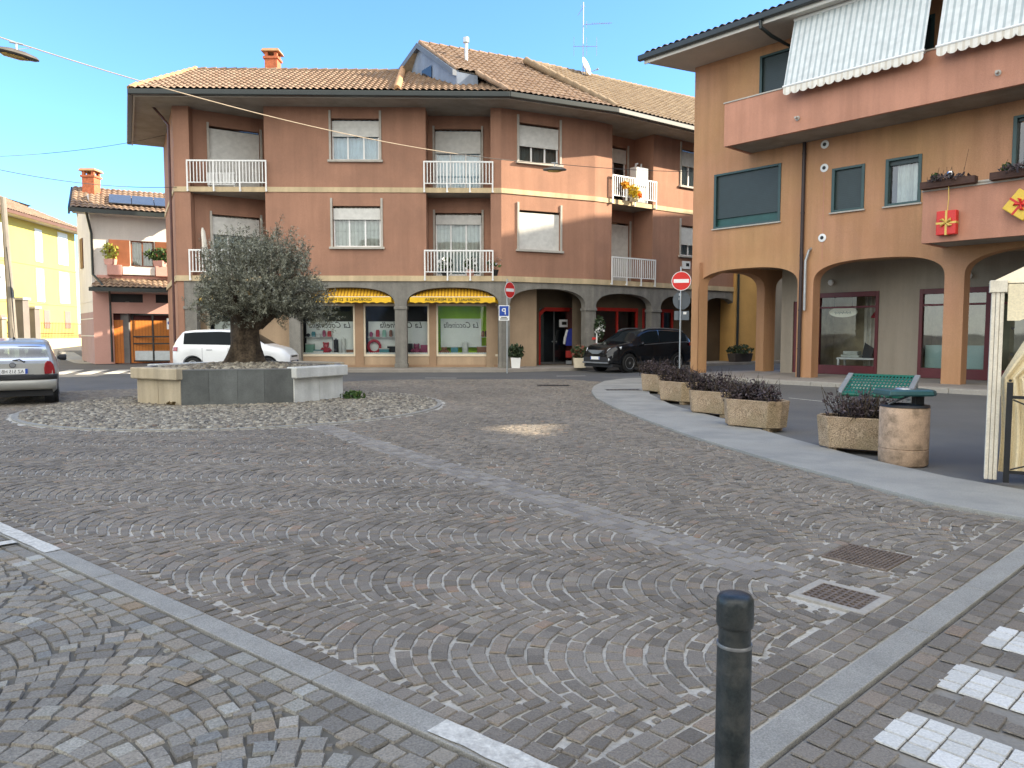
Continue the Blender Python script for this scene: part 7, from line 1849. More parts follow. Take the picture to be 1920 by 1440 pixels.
# ================================================================ things on the balconies
b0_ = FC.pt((LC[0] + LC[1]) / 2, -.2, ZS2T)
ac = thing('balcony_cabinet', 'white cabinet standing on the sunlit upper balcony', 'cabinet', tuple(FC.pt(LC[1] - .55, .35, ZS2T)), math.atan2(FC.d.y, FC.d.x))
b = MB(PM[ac]); b.box(-.38, .38, -.2, .2, .02, 1.62); cb = obj('cabinet_body', b, m_white, ac, bevel=.015); b = MB(PM[ac]); b.box(-.36, -.004, -.215, -.201, .06, 1.58); b.box(.004, .36, -.215, -.201, .06, 1.58); obj('doors', b, mat('pale_cabinet_door', (.66, .70, .70), .5), ac)
b = MB(PM[ac]); b.tube([(-.2, 0, 1.62), (-.2, 0, 1.78), (-.08, 0, 1.8)], .04, 6); b.tube([(.12, 0, 1.62), (.14, 0, 1.82)], .035, 6); obj('ornament', b, m_white, ac, smooth=True)
fl = thing('balcony_flowers', 'yellow and orange flower decorations tied to the sunlit balcony railing', 'decoration', tuple(FC.pt(LC[0] + .8, -.2, ZS2T)))
for i, (so_, zo, n, cl, rr) in enumerate(((.55, .62, 90, (.85, .42, .03), .16), (1.05, .42, 200, (.85, .62, .06), .28), (1.35, .28, 110, (.85, .20, .02), .18), (1.15, .10, 80, (.80, .70, .45), .16))):
    c = FC.pt(LC[0] + so_, -.24, ZS2T + zo); leaf_cloud('blossoms', mat('flower_tone_%s' % 'abcd'[i], cl, .7, .1, 4), fl, tuple(c), (rr, .08, rr), n, .07, seed=60 + i, aspect=.8)
c = FC.pt(LC[0] + .6, -.26, 0); b = MB(); b.tube([(c.x, c.y, ZS2T - .05), (c.x, c.y, ZS2T + .45)], .05, 8); obj('grey_vase', b, m_metalgrey, fl)
ch = thing('balcony_chair', 'white perforated garden chair on the upper left balcony', 'chair', tuple(FA.pt(LA[0] + 1.15, .25, ZS2T)))
M = PM[ch]
b = MB(M); b.box(-.55, .55, -.05, -.02, .10, .16); 
for k in range(7): b.box(-.55 + k * .16, -.55 + k * .16 + .10, -.05, -.02, .165, .55)
b.box(-.55, .55, -.05, -.02, .551, .60); obj('backrest', b, m_white, ch); b = MB(M); b.box(-.55, .55, -.02, .4, .28, .32); obj('seat', b, m_white, ch)
for x in (-.5, .5):
    for y in (.0, .36): b = MB(M); b.box(x - .025, x + .025, y - .02, y + .025, 0.005, .279); obj('leg', b, m_white, ch)
for i in range(3):
    s_ = LB[0] + .75 + i * 1.0; t = thing('balcony_planter', ('left', 'middle', 'right')[i] + ' white flowering plant on the lower middle balcony', 'potted plant', tuple(FA.pt(s_, .1, ZS1T)), 0, 'plants on the lower middle balcony')
    b = MB(PM[t]); b.lathe([(.13, 0), (.18, .25), (.16, .24)], 14); obj('pot', b, m_pinkp if i == 1 else m_black, t); c = FA.pt(s_, .1, ZS1T + .48); leaf_cloud('foliage', m_leaf, t, tuple(c), (.3, .18, .28), 120, .09, seed=70 + i); leaf_cloud('flowers', m_white, t, tuple(c), (.33, .2, .32), 60, .07, seed=75 + i, aspect=.9)
wh = thing('garden_parasol', 'folded pale parasol leaning at the left of the lower left balcony', 'parasol', tuple(FA.pt(LA[0] + .45, .15, ZS1T)))
b = MB(PM[wh]); b.tube([(.1, 0, .3), (.02, 0, .9), (-.06, .02, 1.75), (-.08, .02, 1.9)], [.09, .12, .08, .03], 8); obj('canopy', b, m_curtain, wh, smooth=True); b = MB(PM[wh]); b.tube([(.13, 0, 0.0), (.1, 0, .3)], .02, 6); obj('pole', b, m_metalgrey, wh)
# gifts and flower boxes on the right balcony
def gift(name, label, px, py, w_, h, m1, m2, tilt=0.0):
    s, z = FR.sz(px, py, BO + .12); t = thing(name, label, 'decoration', tuple(FR.pt(s, -BO - .12, z)), math.atan2(FR.d.y, FR.d.x)); M = PM[t] @ Matrix.Rotation(tilt, 4, 'Y')
    b = MB(M); b.box(-w_ / 2, w_ / 2, -.09, .09, -h / 2, h / 2); obj('box', b, m1, t, bevel=.02); b = MB(M); b.box(-.025, .025, -.096, .096, -h / 2 - .004, h / 2 + .004); b.box(-w_ / 2 - .004, w_ / 2 + .004, -.095, .095, -.03, .02); obj('ribbon', b, m2, t)
    b = MB(M)
    for a in (.6, 2.2, 3.7, 5.4): b.tube([(0, -.11, 0), (.12 * math.cos(a), -.13, .10 * math.sin(a)), (.17 * math.cos(a + .3), -.11, .13 * math.sin(a + .3))], [.015, .035, .012], 6)
    obj('bow', b, m2, t, smooth=True); return t, M, s, z
m_gold = mat('gold_ribbon', (.62, .42, .10), .4, .1, 4, metal=.3); m_dkred = mat('dark_red_bow', (.30, .015, .02), .5)
t, M, s, z = gift('gift_box', 'red gift box with gold ribbon hanging from the lower balcony', 1776, 418, .46, .60, m_red, m_gold)
b = MB(M); b.tube([(0, -.02, .3), (.02, -.02, .62), (0, .0, bz2t - z + .1)], .012, 5); obj('string', b, m_gold, t)
gift('gift_box', 'yellow gift box tilted at the right edge of the lower balcony', 1916, 384, .55, .55, mat('yellow_wrap', (.78, .52, .06), .5), m_red, R(38))
for px, lab, ln2 in ((1778, 'flower box with dry plants and silver bauble above the red gift', .62), (1914, 'flower box with brown stalks at the right end of the balcony rail', .62)):
    s, _ = FR.sz(px, 352, BO + .1); t = thing('flower_box', lab, 'flower box', tuple(FR.pt(s, -BO - .1, bz2t + .05)), math.atan2(FR.d.y, FR.d.x), 'flower boxes on the right balcony'); M = PM[t]
    b = MB(M); b.box(-ln2, ln2, -.14, .12, 0, .04); b.box(-ln2, ln2, -.14, -.12, .045, .17); b.box(-ln2, ln2, .10, .12, .045, .17); b.box(-ln2, -ln2 + .02, -.119, .099, .045, .17); b.box(ln2 - .02, ln2, -.119, .099, .045, .17); obj('trough', b, mat('brown_basket', (.07, .035, .025), .8, .2, 8), t)
    c = M @ Vector((0, 0, .2)); leaf_cloud('foliage', m_purp, t, tuple(c), (.5, .4, .12), 260, .05, seed=int(px)); leaf_cloud('green', m_leaf, t, tuple(M @ Vector((-.3, 0, .24))), (.12, .1, .14), 40, .08, seed=5)
    b = MB(M)
    for k in range(12): x = random.uniform(-.5, .5); b.tube([(x, 0, .05), (x + random.uniform(-.1, .2), random.uniform(-.1, .1), random.uniform(.25, .5))], .006, 3)
    b.tube([(.3, 0, .1), (.42, .02, .85)], .005, 3); obj('stalk', b, m_bark, t)
    if px < 1800: b = MB(M @ Matrix.Translation((.05, -.06, .27))); b.lathe([(.01, -.1), (.07, -.08), (.10, 0), (.07, .08), (.01, .1)], 14); obj('bauble', b, mat('silver_bauble', (.7, .7, .72), .15, 0, 1, metal=1, fine=0), t, smooth=True)
# ================================================================ goods in the haberdashery windows
gi = 0
gcols = [((.45, .03, .05), 'dark red'), ((.70, .70, .66), 'white'), ((.03, .03, .035), 'black'), ((.25, .45, .35), 'pale green'), ((.35, .08, .16), 'plum'), ((.10, .30, .34), 'teal'), ((.30, .14, .08), 'brown')]
gm = [mat('goods_%s' % c[1].replace(' ', '_'), c[0], .7, .15, 6) for c in gcols]
def goods(wi, kind, fx, d, colr, w_, h, label):
    a, c, z0, z1 = hs_shop[wi]; s = a + (c - a) * fx; p = SF.pt(s, d, z0); t = thing(kind, label, kind.split('_')[-1], tuple(p), math.atan2(FA.d.y, FA.d.x) + random.uniform(-.2, .2), 'goods in the haberdashery windows'); M = PM[t]
    if kind == 'gift_bag':
        b = MB(M); b.loft([[(x * w_ / 2, y * w_ * .3, zq) for x, y in ((-1, -1), (1, -1), (1, 1), (-1, 1))] for zq in (0.003, h)], True); obj('bag', b, gm[colr], t, bevel=.008); b = MB(M); b.tube([(-.06, -.02, h), (-.05, -.02, h + .12), (.05, -.02, h + .12), (.06, -.02, h)], .008, 5); obj('handle', b, gm[1], t)
    elif kind == 'fabric_roll':
        b = MB(M); b.lathe([(w_ * .32, 0.003), (w_ * .32, h), (w_ * .1, h), (w_ * .1, h + .05)], 14); obj('roll', b, gm[colr], t, smooth=True)
    elif kind == 'teddy_bear':
        b = MB(M); b.lathe([(.02, .003), (w_ * .5, .06), (w_ * .55, h * .3), (w_ * .3, h * .55), (w_ * .42, h * .72), (w_ * .36, h * .9), (.02, h)], 14); 
        for sx_ in (-1, 1): b.tube([(sx_ * w_ * .4, 0, h * .5), (sx_ * w_ * .7, -.08, h * .3)], [.06, .05], 8); b.tube([(sx_ * w_ * .25, 0, h * .9), (sx_ * w_ * .36, 0, h * 1.02)], [.05, .03], 8)
        obj('body', b, gm[colr], t, smooth=True)
    elif kind == 'wreath':
        b = MB(M); b.tube([(w_ * .5 * math.cos(q), -.02, h * .5 + w_ * .5 * math.sin(q)) for q in [2 * math.pi * k / 20 for k in range(21)]], .06, 7); ro = obj('ring', b, gm[colr], t, smooth=True); b = MB(M); b.box(-.05, .05, .0, .04, .003, h * .5 - w_ * .45); obj('stand', b, gm[2], t)
    else:
        b = MB(M); b.loft([[(x * w_ / 2, y * w_ * .35, zq) for x, y in ((-1, -1), (1, -1), (1, 1), (-1, 1))] for zq in (0.003, h)]); obj('carton', b, gm[colr], t, bevel=.012); b = MB(M); b.box(-w_ * .52, w_ * .52, -w_ * .36, w_ * .36, h + .001, h + .04); obj('lid', b, gm[1 if colr != 1 else 5], t)
hs_shop = hs
items = [(1, 'gift_box', .12, .3, 3, .34, .42), (1, 'teddy_bear', .42, .35, 0, .3, .5), (1, 'fabric_roll', .62, .3, 2, .3, .62), (1, 'fabric_roll', .76, .35, 1, .3, .66), (1, 'gift_box', .9, .3, 6, .3, .2), (1, 'gift_box', .28, .28, 1, .4, .16),
         (2, 'wreath', .13, .3, 0, .5, .66), (2, 'gift_box', .30, .3, 5, .42, .22), (2, 'gift_box', .42, .32, 2, .4, .34), (2, 'wreath', .56, .28, 0, .34, .42), (2, 'gift_bag', .68, .35, 2, .3, .46), (2, 'teddy_bear', .80, .3, 4, .3, .44), (2, 'gift_bag', .93, .3, 4, .3, .4),
         (3, 'teddy_bear', .10, .3, 6, .26, .3), (3, 'gift_box', .26, .3, 5, .3, .3), (3, 'fabric_roll', .43, .3, 1, .4, .5), (3, 'gift_box', .70, .35, 6, .42, .32), (3, 'teddy_bear', .80, .32, 6, .28, .42), (3, 'gift_bag', .92, .5, 5, .4, .72)]
wn = {1: 'left', 2: 'middle', 3: 'green walled'}
for wi in (1, 2, 3):
    a, c, z0, z1 = hs_shop[wi]; t = thing('display_shelf', 'white glass shelf carrying wares in the %s haberdashery window' % wn[wi], 'shelf', tuple(SF.pt((a + c) / 2, .26, z0 + .72)))
    x0, x1 = (a + .08, a + (c - a) * .55) if wi != 3 else (a + (c - a) * .68, c - .05)
    b = MB(SF.M); b.box(x0, x1, .16, .38, z0 + .72, z0 + .735); obj('shelf_board', b, m_white, t)
    b = MB(SF.M); b.box(x0, x0 + .02, .36, .38, z0 + .003, z0 + .719); b.box(x1 - .02, x1, .36, .38, z0 + .003, z0 + .719); obj('upright', b, m_metalgrey, t)
    for q in range(5):
        s = x0 + (x1 - x0) * (q + .5) / 5; ci = (q * 3 + wi * 2) % 7; hgt = random.uniform(.14, .30); t2 = thing('display_item', 'small %s %s item, %s from the left on the %s window shelf' % (gcols[ci][1], ('round', 'folded', 'boxed')[q % 3], ('first', 'second', 'third', 'fourth', 'fifth')[q], wn[wi]), 'ware', tuple(SF.pt(s, .27, z0 + .7355)), 0, 'wares on the haberdashery shelves')
        b = MB(PM[t2])
        if q % 3 == 0: b.lathe([(.04, .0005), (.075, .05), (.07, hgt * .8), (.03, hgt)], 12)
        else: b.loft([[(x * .07 * k_, y * .06 * k_, zq) for x, y in ((-1, -1), (1, -1), (1, 1), (-1, 1))] for zq, k_ in ((.0005, 1), (hgt * .7, 1.05), (hgt, .8))])
        obj('item_body', b, gm[ci], t2, bevel=.008)
seen_l = {}
for it in items:
    base = '%s %s in the %s haberdashery window' % (gcols[it[4]][1], it[1].replace('_', ' '), wn[it[0]])
    same = [q for q in items if (q[0], q[1], q[4]) == (it[0], it[1], it[4])]
    if len(same) > 1: base = ('left hand ' if it is same[0] else 'right hand ') + base
    goods(*it[:7], base)
# ================================================================ cars
m_tyre = mat('tyre_rubber', (.014, .014, .014), .85, .2, 10, .3, 60)
m_rimm = mat('alloy_rim', (.40, .41, .42), .3, .08, 6, metal=.8)
m_rimd = mat('grey_hubcap', (.24, .25, .26), .4, .1, 6, metal=.5)
m_trim = mat('black_plastic_trim', (.022, .022, .024), .55, .15, 6)
m_darkglass = mat('dark_car_glass', (.010, .014, .017), .06, .1, 2, fine=0, spec=.07)
m_carglass = glass_mat('car_window_glass', (.36, .46, .46), .0)
m_tail = mat('tail_lamp_red', (.30, .010, .016), .18, .2, 9, fine=0, spec=.7)
m_lamp = mat('headlamp_glass', (.55, .58, .60), .1, .2, 12, fine=0, spec=.8)
def paint(name, col, metal=0.0, rough=.28):
    return mat(name, col, rough, .03, 2, 0, 30, metal=metal, fine=.02, coat=.35)
def lerp_tab(tab, x):
    if x <= tab[0][0]: return tab[0][1]
    for (a, p), (c, q) in zip(tab, tab[1:]):
        if x <= c: return p + (q - p) * (x - a) / (c - a)
    return tab[-1][1]
def smooth_tab(tab, x, k=.05):
    return sum(lerp_tab(tab, x + d) for d in (-k, -k / 2, 0, k / 2, k)) / 5
def car(name, label, cat, loc, heading, L, W, top, belt, wid, sill, wheels, wr, windscreen, rearscreen, sides, pm, glass_m, rr=.76, rim=m_rimm, spokes=5, cap_rear_z=None):
    """x forward, y left; top / belt / wid / sill are tables along x"""
    t = thing(name, label, cat, loc, heading); M = PM[t]
    xs = sorted({*np.round(np.arange(-L / 2, L / 2 + .001, .045), 4), L / 2})
    J = 11
    def section(x):
        w_ = W / 2 * smooth_tab(wid, x, .04); zb = smooth_tab(sill, x); bl = smooth_tab(belt, x); tp_ = max(smooth_tab(top, x, .07), bl + .012); low = zb
        for xw in wheels:
            Rr = wr + .045
            if abs(x - xw) < Rr: low = max(low, wr + math.sqrt(Rr * Rr - (x - xw) ** 2))
        h = tp_ - bl; k = min(1, h / .42); r_ = .95 + (rr - .95) * k
        y3 = w_ * .985; yr = w_ * r_
        lw = min(low, bl - .1)
        P = [(w_ * .90, lw), (w_ * .985, lw + .10 * (bl - lw)), (w_, lw + .40 * (bl - lw)), (w_ * 1.0, lw + .72 * (bl - lw)), (w_ * .985, bl - .02), (w_ * .968, bl + .015 * k)]
        for f in (.10, .84): P.append((w_ * .968 + (yr - w_ * .968) * (f ** 1.15), bl + h * f * (1 if k > .5 else .9)))
        P.append((yr * .93, bl + h * .955)); P.append((yr * .55, bl + h * .992)); P.append((0, tp_))
        return P
    S = [section(x) for x in xs]; n = len(S[0])
    body = MB(M); gl = {'windscreen': MB(M), 'rear_window': MB(M)}; sg = {(q_, e_): MB(M) for q_ in range(len(sides)) for e_ in (1, -1)}
    for i in range(len(xs) - 1):
        xm = (xs[i] + xs[i + 1]) / 2
        for j in range(n - 1):
            for sd in (1, -1):
                q = [(xs[i], S[i][j][0] * sd, S[i][j][1]), (xs[i + 1], S[i + 1][j][0] * sd, S[i + 1][j][1]), (xs[i + 1], S[i + 1][j + 1][0] * sd, S[i + 1][j + 1][1]), (xs[i], S[i][j + 1][0] * sd, S[i][j + 1][1])]
                if sd < 0: q.reverse()
                tgt = body
                if j == 6:
                    for si, (a, c) in enumerate(sides):
                        if a < xm < c: tgt = sg[(si, sd)]
                if j >= 8:
                    if windscreen[0] < xm < windscreen[1]: tgt = gl['windscreen']
                    if rearscreen and rearscreen[0] < xm < rearscreen[1]: tgt = gl['rear_window']
                tgt.face(q)
    for e, rev in ((0, True), (len(xs) - 1, False)):
        P = [(xs[e], y, z) for y, z in S[e]] + [(xs[e], -y, z) for y, z in S[e][::-1][1:]]
        body.face(P if not rev else P[::-1])
    # weld the shared corners so that the paint shades smoothly
    def build(nm, mb, m_):
        o = obj(nm, mb, m_, t)
        import bmesh
        bm = bmesh.new(); bm.from_mesh(o.data); bmesh.ops.remove_doubles(bm, verts=bm.verts, dist=.0005); bm.to_mesh(o.data); bm.free()
        o.data.polygons.foreach_set('use_smooth', [True] * len(o.data.polygons)); o.data.set_sharp_from_angle(angle=R(38)); PM[o] = PM[t]; return o
    bo = build('body', body, pm)
    build('windscreen', gl['windscreen'], glass_m)
    if rearscreen: build('rear_window', gl['rear_window'], glass_m)
    for mb in sg.values(): build('side_window', mb, glass_m)
    # inner floor so that light does not leak below
    b = MB(M); b.box(-L / 2 + .15, L / 2 - .15, -W / 2 + .12, W / 2 - .12, .20, .32); obj('underbody', b, m_trim, t)
    for xw in wheels:
        for sd in (1, -1):
            yc = sd * (W / 2 - .115); T_ = M @ Matrix.Translation((xw, yc, wr)) @ Matrix.Rotation(-sd * math.pi / 2, 4, 'X')
            b = MB(T_); b.lathe([(wr * .62, -.095), (wr * .9, -.10), (wr * .985, -.075), (wr, -.03), (wr, .03), (wr * .985, .075), (wr * .9, .10), (wr * .62, .095)], 32); wh_ = obj('wheel', b, m_tyre, t, smooth=True); PM[wh_] = PM[t]
            b = MB(T_); b.lathe([(wr * .60, .06), (wr * .66, .098), (wr * .60, .10), (wr * .55, .075), (wr * .53, .02)], 28)
            for k in range(spokes):
                a = 2 * math.pi * k / spokes + .3; ca_, sa_ = math.cos(a), math.sin(a); hw = .026 if spokes < 8 else .02
                p = lambda r_, o_, z_: (r_ * ca_ - o_ * sa_, r_ * sa_ + o_ * ca_, z_)
                b.loft([[p(.03, -hw * 1.3, .07), p(.03, hw * 1.3, .07), p(.03, hw * 1.3, .092), p(.03, -hw * 1.3, .092)], [p(wr * .6, -hw, .068), p(wr * .6, hw, .068), p(wr * .6, hw, .088), p(wr * .6, -hw, .088)]])
            b.lathe([(.055, .06), (.055, .094), (.03, .1)], 14); obj('rim', b, rim, wh_)
            b = MB(T_); b.lathe([(wr * .6, .0), (wr * .6, .02)], 24); obj('brake_disc', b, m_trim, wh_)
            # arch lining
            b = MB(T_); b.lathe([(wr + .04, -.16), (wr + .04, .02), (wr + .03, .02), (wr + .03, -.16)], 28); obj('arch_lining', b, m_trim, wh_)
    return t, M, section, bo
def mirror(t, M, x, z, y, pm, sd):
    b = MB(M); el = lambda yy, k: [(x + .05 * math.cos(a) * k * .9, yy, z + .075 * math.sin(a) * k) for a in [2 * math.pi * q / 12 for q in range(12)]]
    b.loft([el(sd * (y - .02), .35), el(sd * (y + .04), .9), el(sd * (y + .14), 1), el(sd * (y + .17), .75)]); return obj('door_mirror', b, pm, t, smooth=True, sharp=60)
def plate(t, M, x, z, txt, rear=True, mirror_txt=True, w_=.52, h=.115):
    sgn = -1 if rear else 1
    b = MB(M); b.box(min(x, x + sgn * .012), max(x, x + sgn * .012), -w_ / 2, w_ / 2, z - h / 2, z + h / 2); o = obj('number_plate', b, m_white, t); PM[o] = PM[t]
    b = MB(M); xo = x + sgn * .0125
    for y0, y1 in ((-w_ / 2, -w_ / 2 + .045), (w_ / 2 - .045, w_ / 2)): b.box(min(xo, xo + sgn * .001), max(xo, xo + sgn * .001), y0, y1, z - h / 2 + .004, z + h / 2 - .004)
    obj('blue_band', b, m_blue, o)
    if not txt: return o
    ax = M.to_3x3() @ Vector((0, -1 if rear else 1, 0)); c = M @ Vector((xo + sgn * .001, 0, 0)); F = Fac((c.x, c.y), (ax.x, ax.y)); zz_ = M.translation.z + z - .037
    b = MB(); text_mb(b, txt, F, 0, zz_, .002, .10, mirror=mirror_txt, width=w_ * .74, extrude=.001); obj('lettering', b, m_ink, o); return o

# --- silver hatchback, seen from behind at the left edge
sv = G(31, 765); hd_ = R(90 + 31)
SLc = Vector((math.cos(hd_), math.sin(hd_), 0)); Lc = 3.72
rearc = CAM + ray(26, 741) * ((15.4) / ray(26, 741).y); rearc.z = 0
ctr = rearc + SLc * Lc / 2
m_silver = paint('silver_paint', (.36, .355, .325), .25, .35)
t, M, sec, bo = car('hatchback_car', 'old silver hatchback with red tail lamps cut off by the left edge', 'car', (ctr.x, ctr.y, -.02), hd_, Lc, 1.61,
    top=[(-1.86, .88), (-1.80, .92), (-1.74, .97), (-1.50, 1.27), (-1.38, 1.35), (-.6, 1.42), (.1, 1.40), (.35, 1.34), (1.02, .92), (1.5, .84), (1.80, .68), (1.86, .58)],
    belt=[(-1.86, .82), (-1.75, .92), (-1.2, .92), (.9, .87), (1.5, .76), (1.86, .54)],
    wid=[(-1.86, .86), (-1.78, .93), (-1.5, .985), (-1, 1), (1, 1), (1.5, .96), (1.8, .86), (1.86, .76)],
    sill=[(-1.86, .40), (-1.6, .26), (-1, .20), (1.2, .20), (1.86, .28)],
    wheels=(-1.22, 1.22), wr=.285, windscreen=(.36, 1.0), rearscreen=(-1.75, -1.46), sides=[(-1.1, -.35), (-.28, .55)], pm=m_silver, glass_m=m_carglass, rim=m_rimd, spokes=9)
xr = -Lc / 2
b = MB(M); el = []
for z, dx, k in ((.34, .02, .92), (.38, -.06, .98), (.46, -.085, 1), (.535, -.085, 1), (.56, -.06, .99)):
    el.append([(xr + .30, .78 * k, z), (xr + .02 + dx * .3, .765 * k, z), (xr + dx, .62 * k, z), (xr + dx - .025, 0, z), (xr + dx, -.62 * k, z), (xr + .02 + dx * .3, -.765 * k, z), (xr + .30, -.78 * k, z)])
b.loft(el, True, True); obj('bumper', b, m_silver, t, smooth=True, sharp=50)
b = MB(M); el = []
for z, dx in ((.560, -.07), (.575, -.095), (.645, -.095), (.66, -.05)):
    el.append([(xr + .30, .792, z), (xr + .02 + dx * .3, .775, z), (xr + dx, .62, z), (xr + dx - .025, 0, z), (xr + dx, -.62, z), (xr + .02 + dx * .3, -.775, z), (xr + .30, -.792, z)])
b.loft(el, True, True); obj('bumper_strip', b, m_trim, t, smooth=True, sharp=50)
for sd in (1, -1):
    b = MB(M); 
    prof = [(.555, .67), (.55, .80), (.57, .90), (.61, .945), (.67, .935), (.72, .86), (.742, .75), (.742, .67)]
    b.loft([[(xr + .03 + .25 * max(0, abs(y) - .60) * 2.2, sd * y, z) for y, z in prof], [(xr - .055 + .25 * max(0, abs(y) - .60) * 2.2, sd * y, z) for y, z in prof]]); obj('tail_light', b, m_tail, t, smooth=True, sharp=40, bevel=.012)
    mirror(t, M, .62, .95, .80, m_trim, sd)
plate(t, M, xr - .02, .735, 'AZ 515 HB')
b = MB(M); b.box(xr - .012, xr + .04, -.36, .36, .655, .665); obj('plate_recess', b, m_trim, t)
T_ = M @ Matrix.Translation((xr - .005, 0, .865)) @ Matrix.Rotation(-math.pi / 2, 4, 'Y'); b = MB(T_); b.lathe([(.055, 0), (.055, .02), (.045, .03)], 24); bd = obj('badge', b, m_trim, t, smooth=True); PM[bd] = PM[t]
b = MB(T_); b.lathe([(.036, .0301), (.040, .034), (.046, .034), (.046, .0301)], 20); b.box(-.008, .008, -.045, .045, .031, .036); obj('emblem', b, m_rimm, bd)
b = MB(M); b.tube([(xr + .10, -.0, .955), (xr + .07, -.12, .975), (xr + .06, -.19, .93)], [.014, .016, .012], 6); b.tube([(xr + .06, -.19, .93), (xr + .06, -.21, .915)], .026, 8); obj('rear_wiper', b, m_trim, t)
b = MB(M); b.tube([(-.9, 0, 1.41), (-1.15, 0, 1.62)], .006, 5); b.lathe([(.03, 1.395), (.012, 1.44)], 8, (-.9, 0, 0)); obj('aerial', b, m_trim, t)
for yy in (.36, -.36):
    b = MB(M); b.loft([[(-.75 + dx, yy + dy * w_, z) for dx, dy in ((-.07, -1), (.07, -1), (.07, 1), (-.07, 1))] for z, w_ in ((.45, .24), (.8, .24), (1.0, .19), (1.02, .1), (1.06, .12), (1.22, .10))]); obj('rear_seat', b, mat('blue_grey_seat', (.05, .06, .085), .9) if 'blue_grey_seat' not in bpy.data.materials else bpy.data.materials['blue_grey_seat'], t, smooth=True)
    b = MB(M); b.loft([[(.1 + dx, yy + dy * w_, z) for dx, dy in ((-.07, -1), (.07, -1), (.07, 1), (-.07, 1))] for z, w_ in ((.4, .25), (.85, .24), (1.05, .18), (1.07, .1), (1.12, .13), (1.26, .10))]); obj('front_seat', b, bpy.data.materials['blue_grey_seat'], t, smooth=True)

# --- white family car behind the planter
m_whitecar = paint('white_car_paint', (.74, .75, .75), 0, .25)
wy = 26.6
fx0, fx1 = at(322, 660, wy).x, at(541, 660, wy + .2).x; Lw_ = fx1 - fx0
t, M, sec, bo = car('family_car', 'white tall family car parked behind the olive tree planter', 'car', ((fx0 + fx1) / 2, wy + .85, 0), R(2), Lw_, 1.78,
    top=[(-2.07, .98), (-2.0, 1.18), (-1.72, 1.58), (-1.3, 1.63), (-.4, 1.66), (.35, 1.62), (.62, 1.50), (1.22, 1.10), (1.75, .97), (1.98, .84), (2.07, .66)],
    belt=[(-2.07, .94), (-1.8, 1.06), (.8, 1.00), (1.3, .95), (1.8, .83), (2.07, .58)],
    wid=[(-2.07, .84), (-1.9, .95), (-1.4, 1), (1.2, 1), (1.7, .94), (1.95, .84), (2.07, .70)],
    sill=[(-2.07, .42), (-1.7, .24), (1.6, .24), (2.07, .30)],
    wheels=(-1.32, 1.30), wr=.32, windscreen=(.5, 1.2), rearscreen=(-1.98, -1.74), sides=[(-1.66, -.95), (-.95, -.08), (-.08, .70)], pm=m_whitecar, glass_m=m_darkglass, rr=.80)
for sd in (1, -1):
    b = MB(M); b.loft([[(x, sd * y, z) for x, y, z in ((-2.0, .74, .86), (-1.86, .83, .86), (-1.84, .83, 1.02), (-1.98, .74, 1.02))], [(x, sd * (y + .03), z) for x, y, z in ((-2.04, .75, .87), (-1.86, .855, .87), (-1.85, .855, 1.0), (-2.02, .75, 1.0))]]); obj('tail_light', b, m_tail, t, bevel=.01)
    b = MB(M)
    b.loft([[(x, sd * y, z) for x, y, z in ((1.58, .80, .78), (1.80, .72, .76), (1.82, .68, .90), (1.6, .77, .93))], [(x, sd * (y + .028), z + .012) for x, y, z in ((1.60, .80, .79), (1.83, .72, .77), (1.84, .68, .89), (1.62, .77, .92))]]); obj('headlight', b, m_lamp, t, bevel=.015, smooth=True)
    mirror(t, M, .78, 1.06, .86, m_whitecar, sd)
    for x in (-.72, .25): b = MB(M); b.box(x - .10, x + .10, sd * .885 - .012, sd * .885 + .012, .90, .925); obj('door_handle', b, m_rimd, t)
    for x in (-.97, -.06, .86): b = MB(M); b.box(x - .004, x + .004, min(sd * .878, sd * .8915), max(sd * .878, sd * .8915), .42, .98); obj('door_gap', b, m_trim, t)
    b = MB(M); b.box(-1.0, .98, min(sd * .875, sd * .9), max(sd * .875, sd * .9), .28, .36); obj('side_skirt', b, m_trim, t)
xf = Lw_ / 2
b = MB(M); b.box(xf - .10, xf + .012, -.40, .40, .64, .70); obj('upper_grille', b, m_trim, t, bevel=.01)
b = MB(M); b.box(xf - .12, xf + .015, -.56, .56, .36, .52); obj('grille', b, m_trim, t, bevel=.02)
plate(t, M, xf + .016, .44, '', rear=False)

# --- black sport utility vehicle in front of the arcade
m_blackcar = paint('black_car_paint', (.006, .007, .009), 0, .18)
w0_ = G(1178, 698); w0_.z = 0
hdS = math.atan2(-.586, -.81); fwd = Vector((math.cos(hdS), math.sin(hdS), 0)); leftv = Vector((-fwd.y, fwd.x, 0))
Ls = 4.68; Wd = 1.86; xwf = 1.38
ctr = w0_ - leftv * (Wd / 2 - .1) - fwd * xwf
t, M, sec, bo = car('utility_car', 'glossy black utility car with chrome window line half hidden by the corner pillar', 'car', (ctr.x, ctr.y, 0), hdS, Ls, Wd,
    top=[(-2.34, 1.0), (-2.28, 1.15), (-1.95, 1.55), (-1.6, 1.66), (-.5, 1.71), (.2, 1.69), (.5, 1.60), (1.25, 1.16), (1.9, 1.06), (2.22, .92), (2.34, .70)],
    belt=[(-2.34, .98), (-1.9, 1.14), (-1.2, 1.13), (.9, 1.03), (1.5, 1.01), (2.0, .92), (2.34, .62)],
    wid=[(-2.34, .86), (-2.15, .95), (-1.5, 1), (1.4, 1), (1.9, .96), (2.2, .86), (2.34, .72)],
    sill=[(-2.34, .48), (-1.9, .30), (1.8, .28), (2.34, .34)],
    wheels=(-1.33, xwf), wr=.36, windscreen=(.45, 1.22), rearscreen=(-2.25, -1.9), sides=[(-1.95, -1.28), (-1.24, -.32), (-.26, .70)], pm=m_blackcar, glass_m=m_darkglass, rr=.78, spokes=5)
xf = Ls / 2
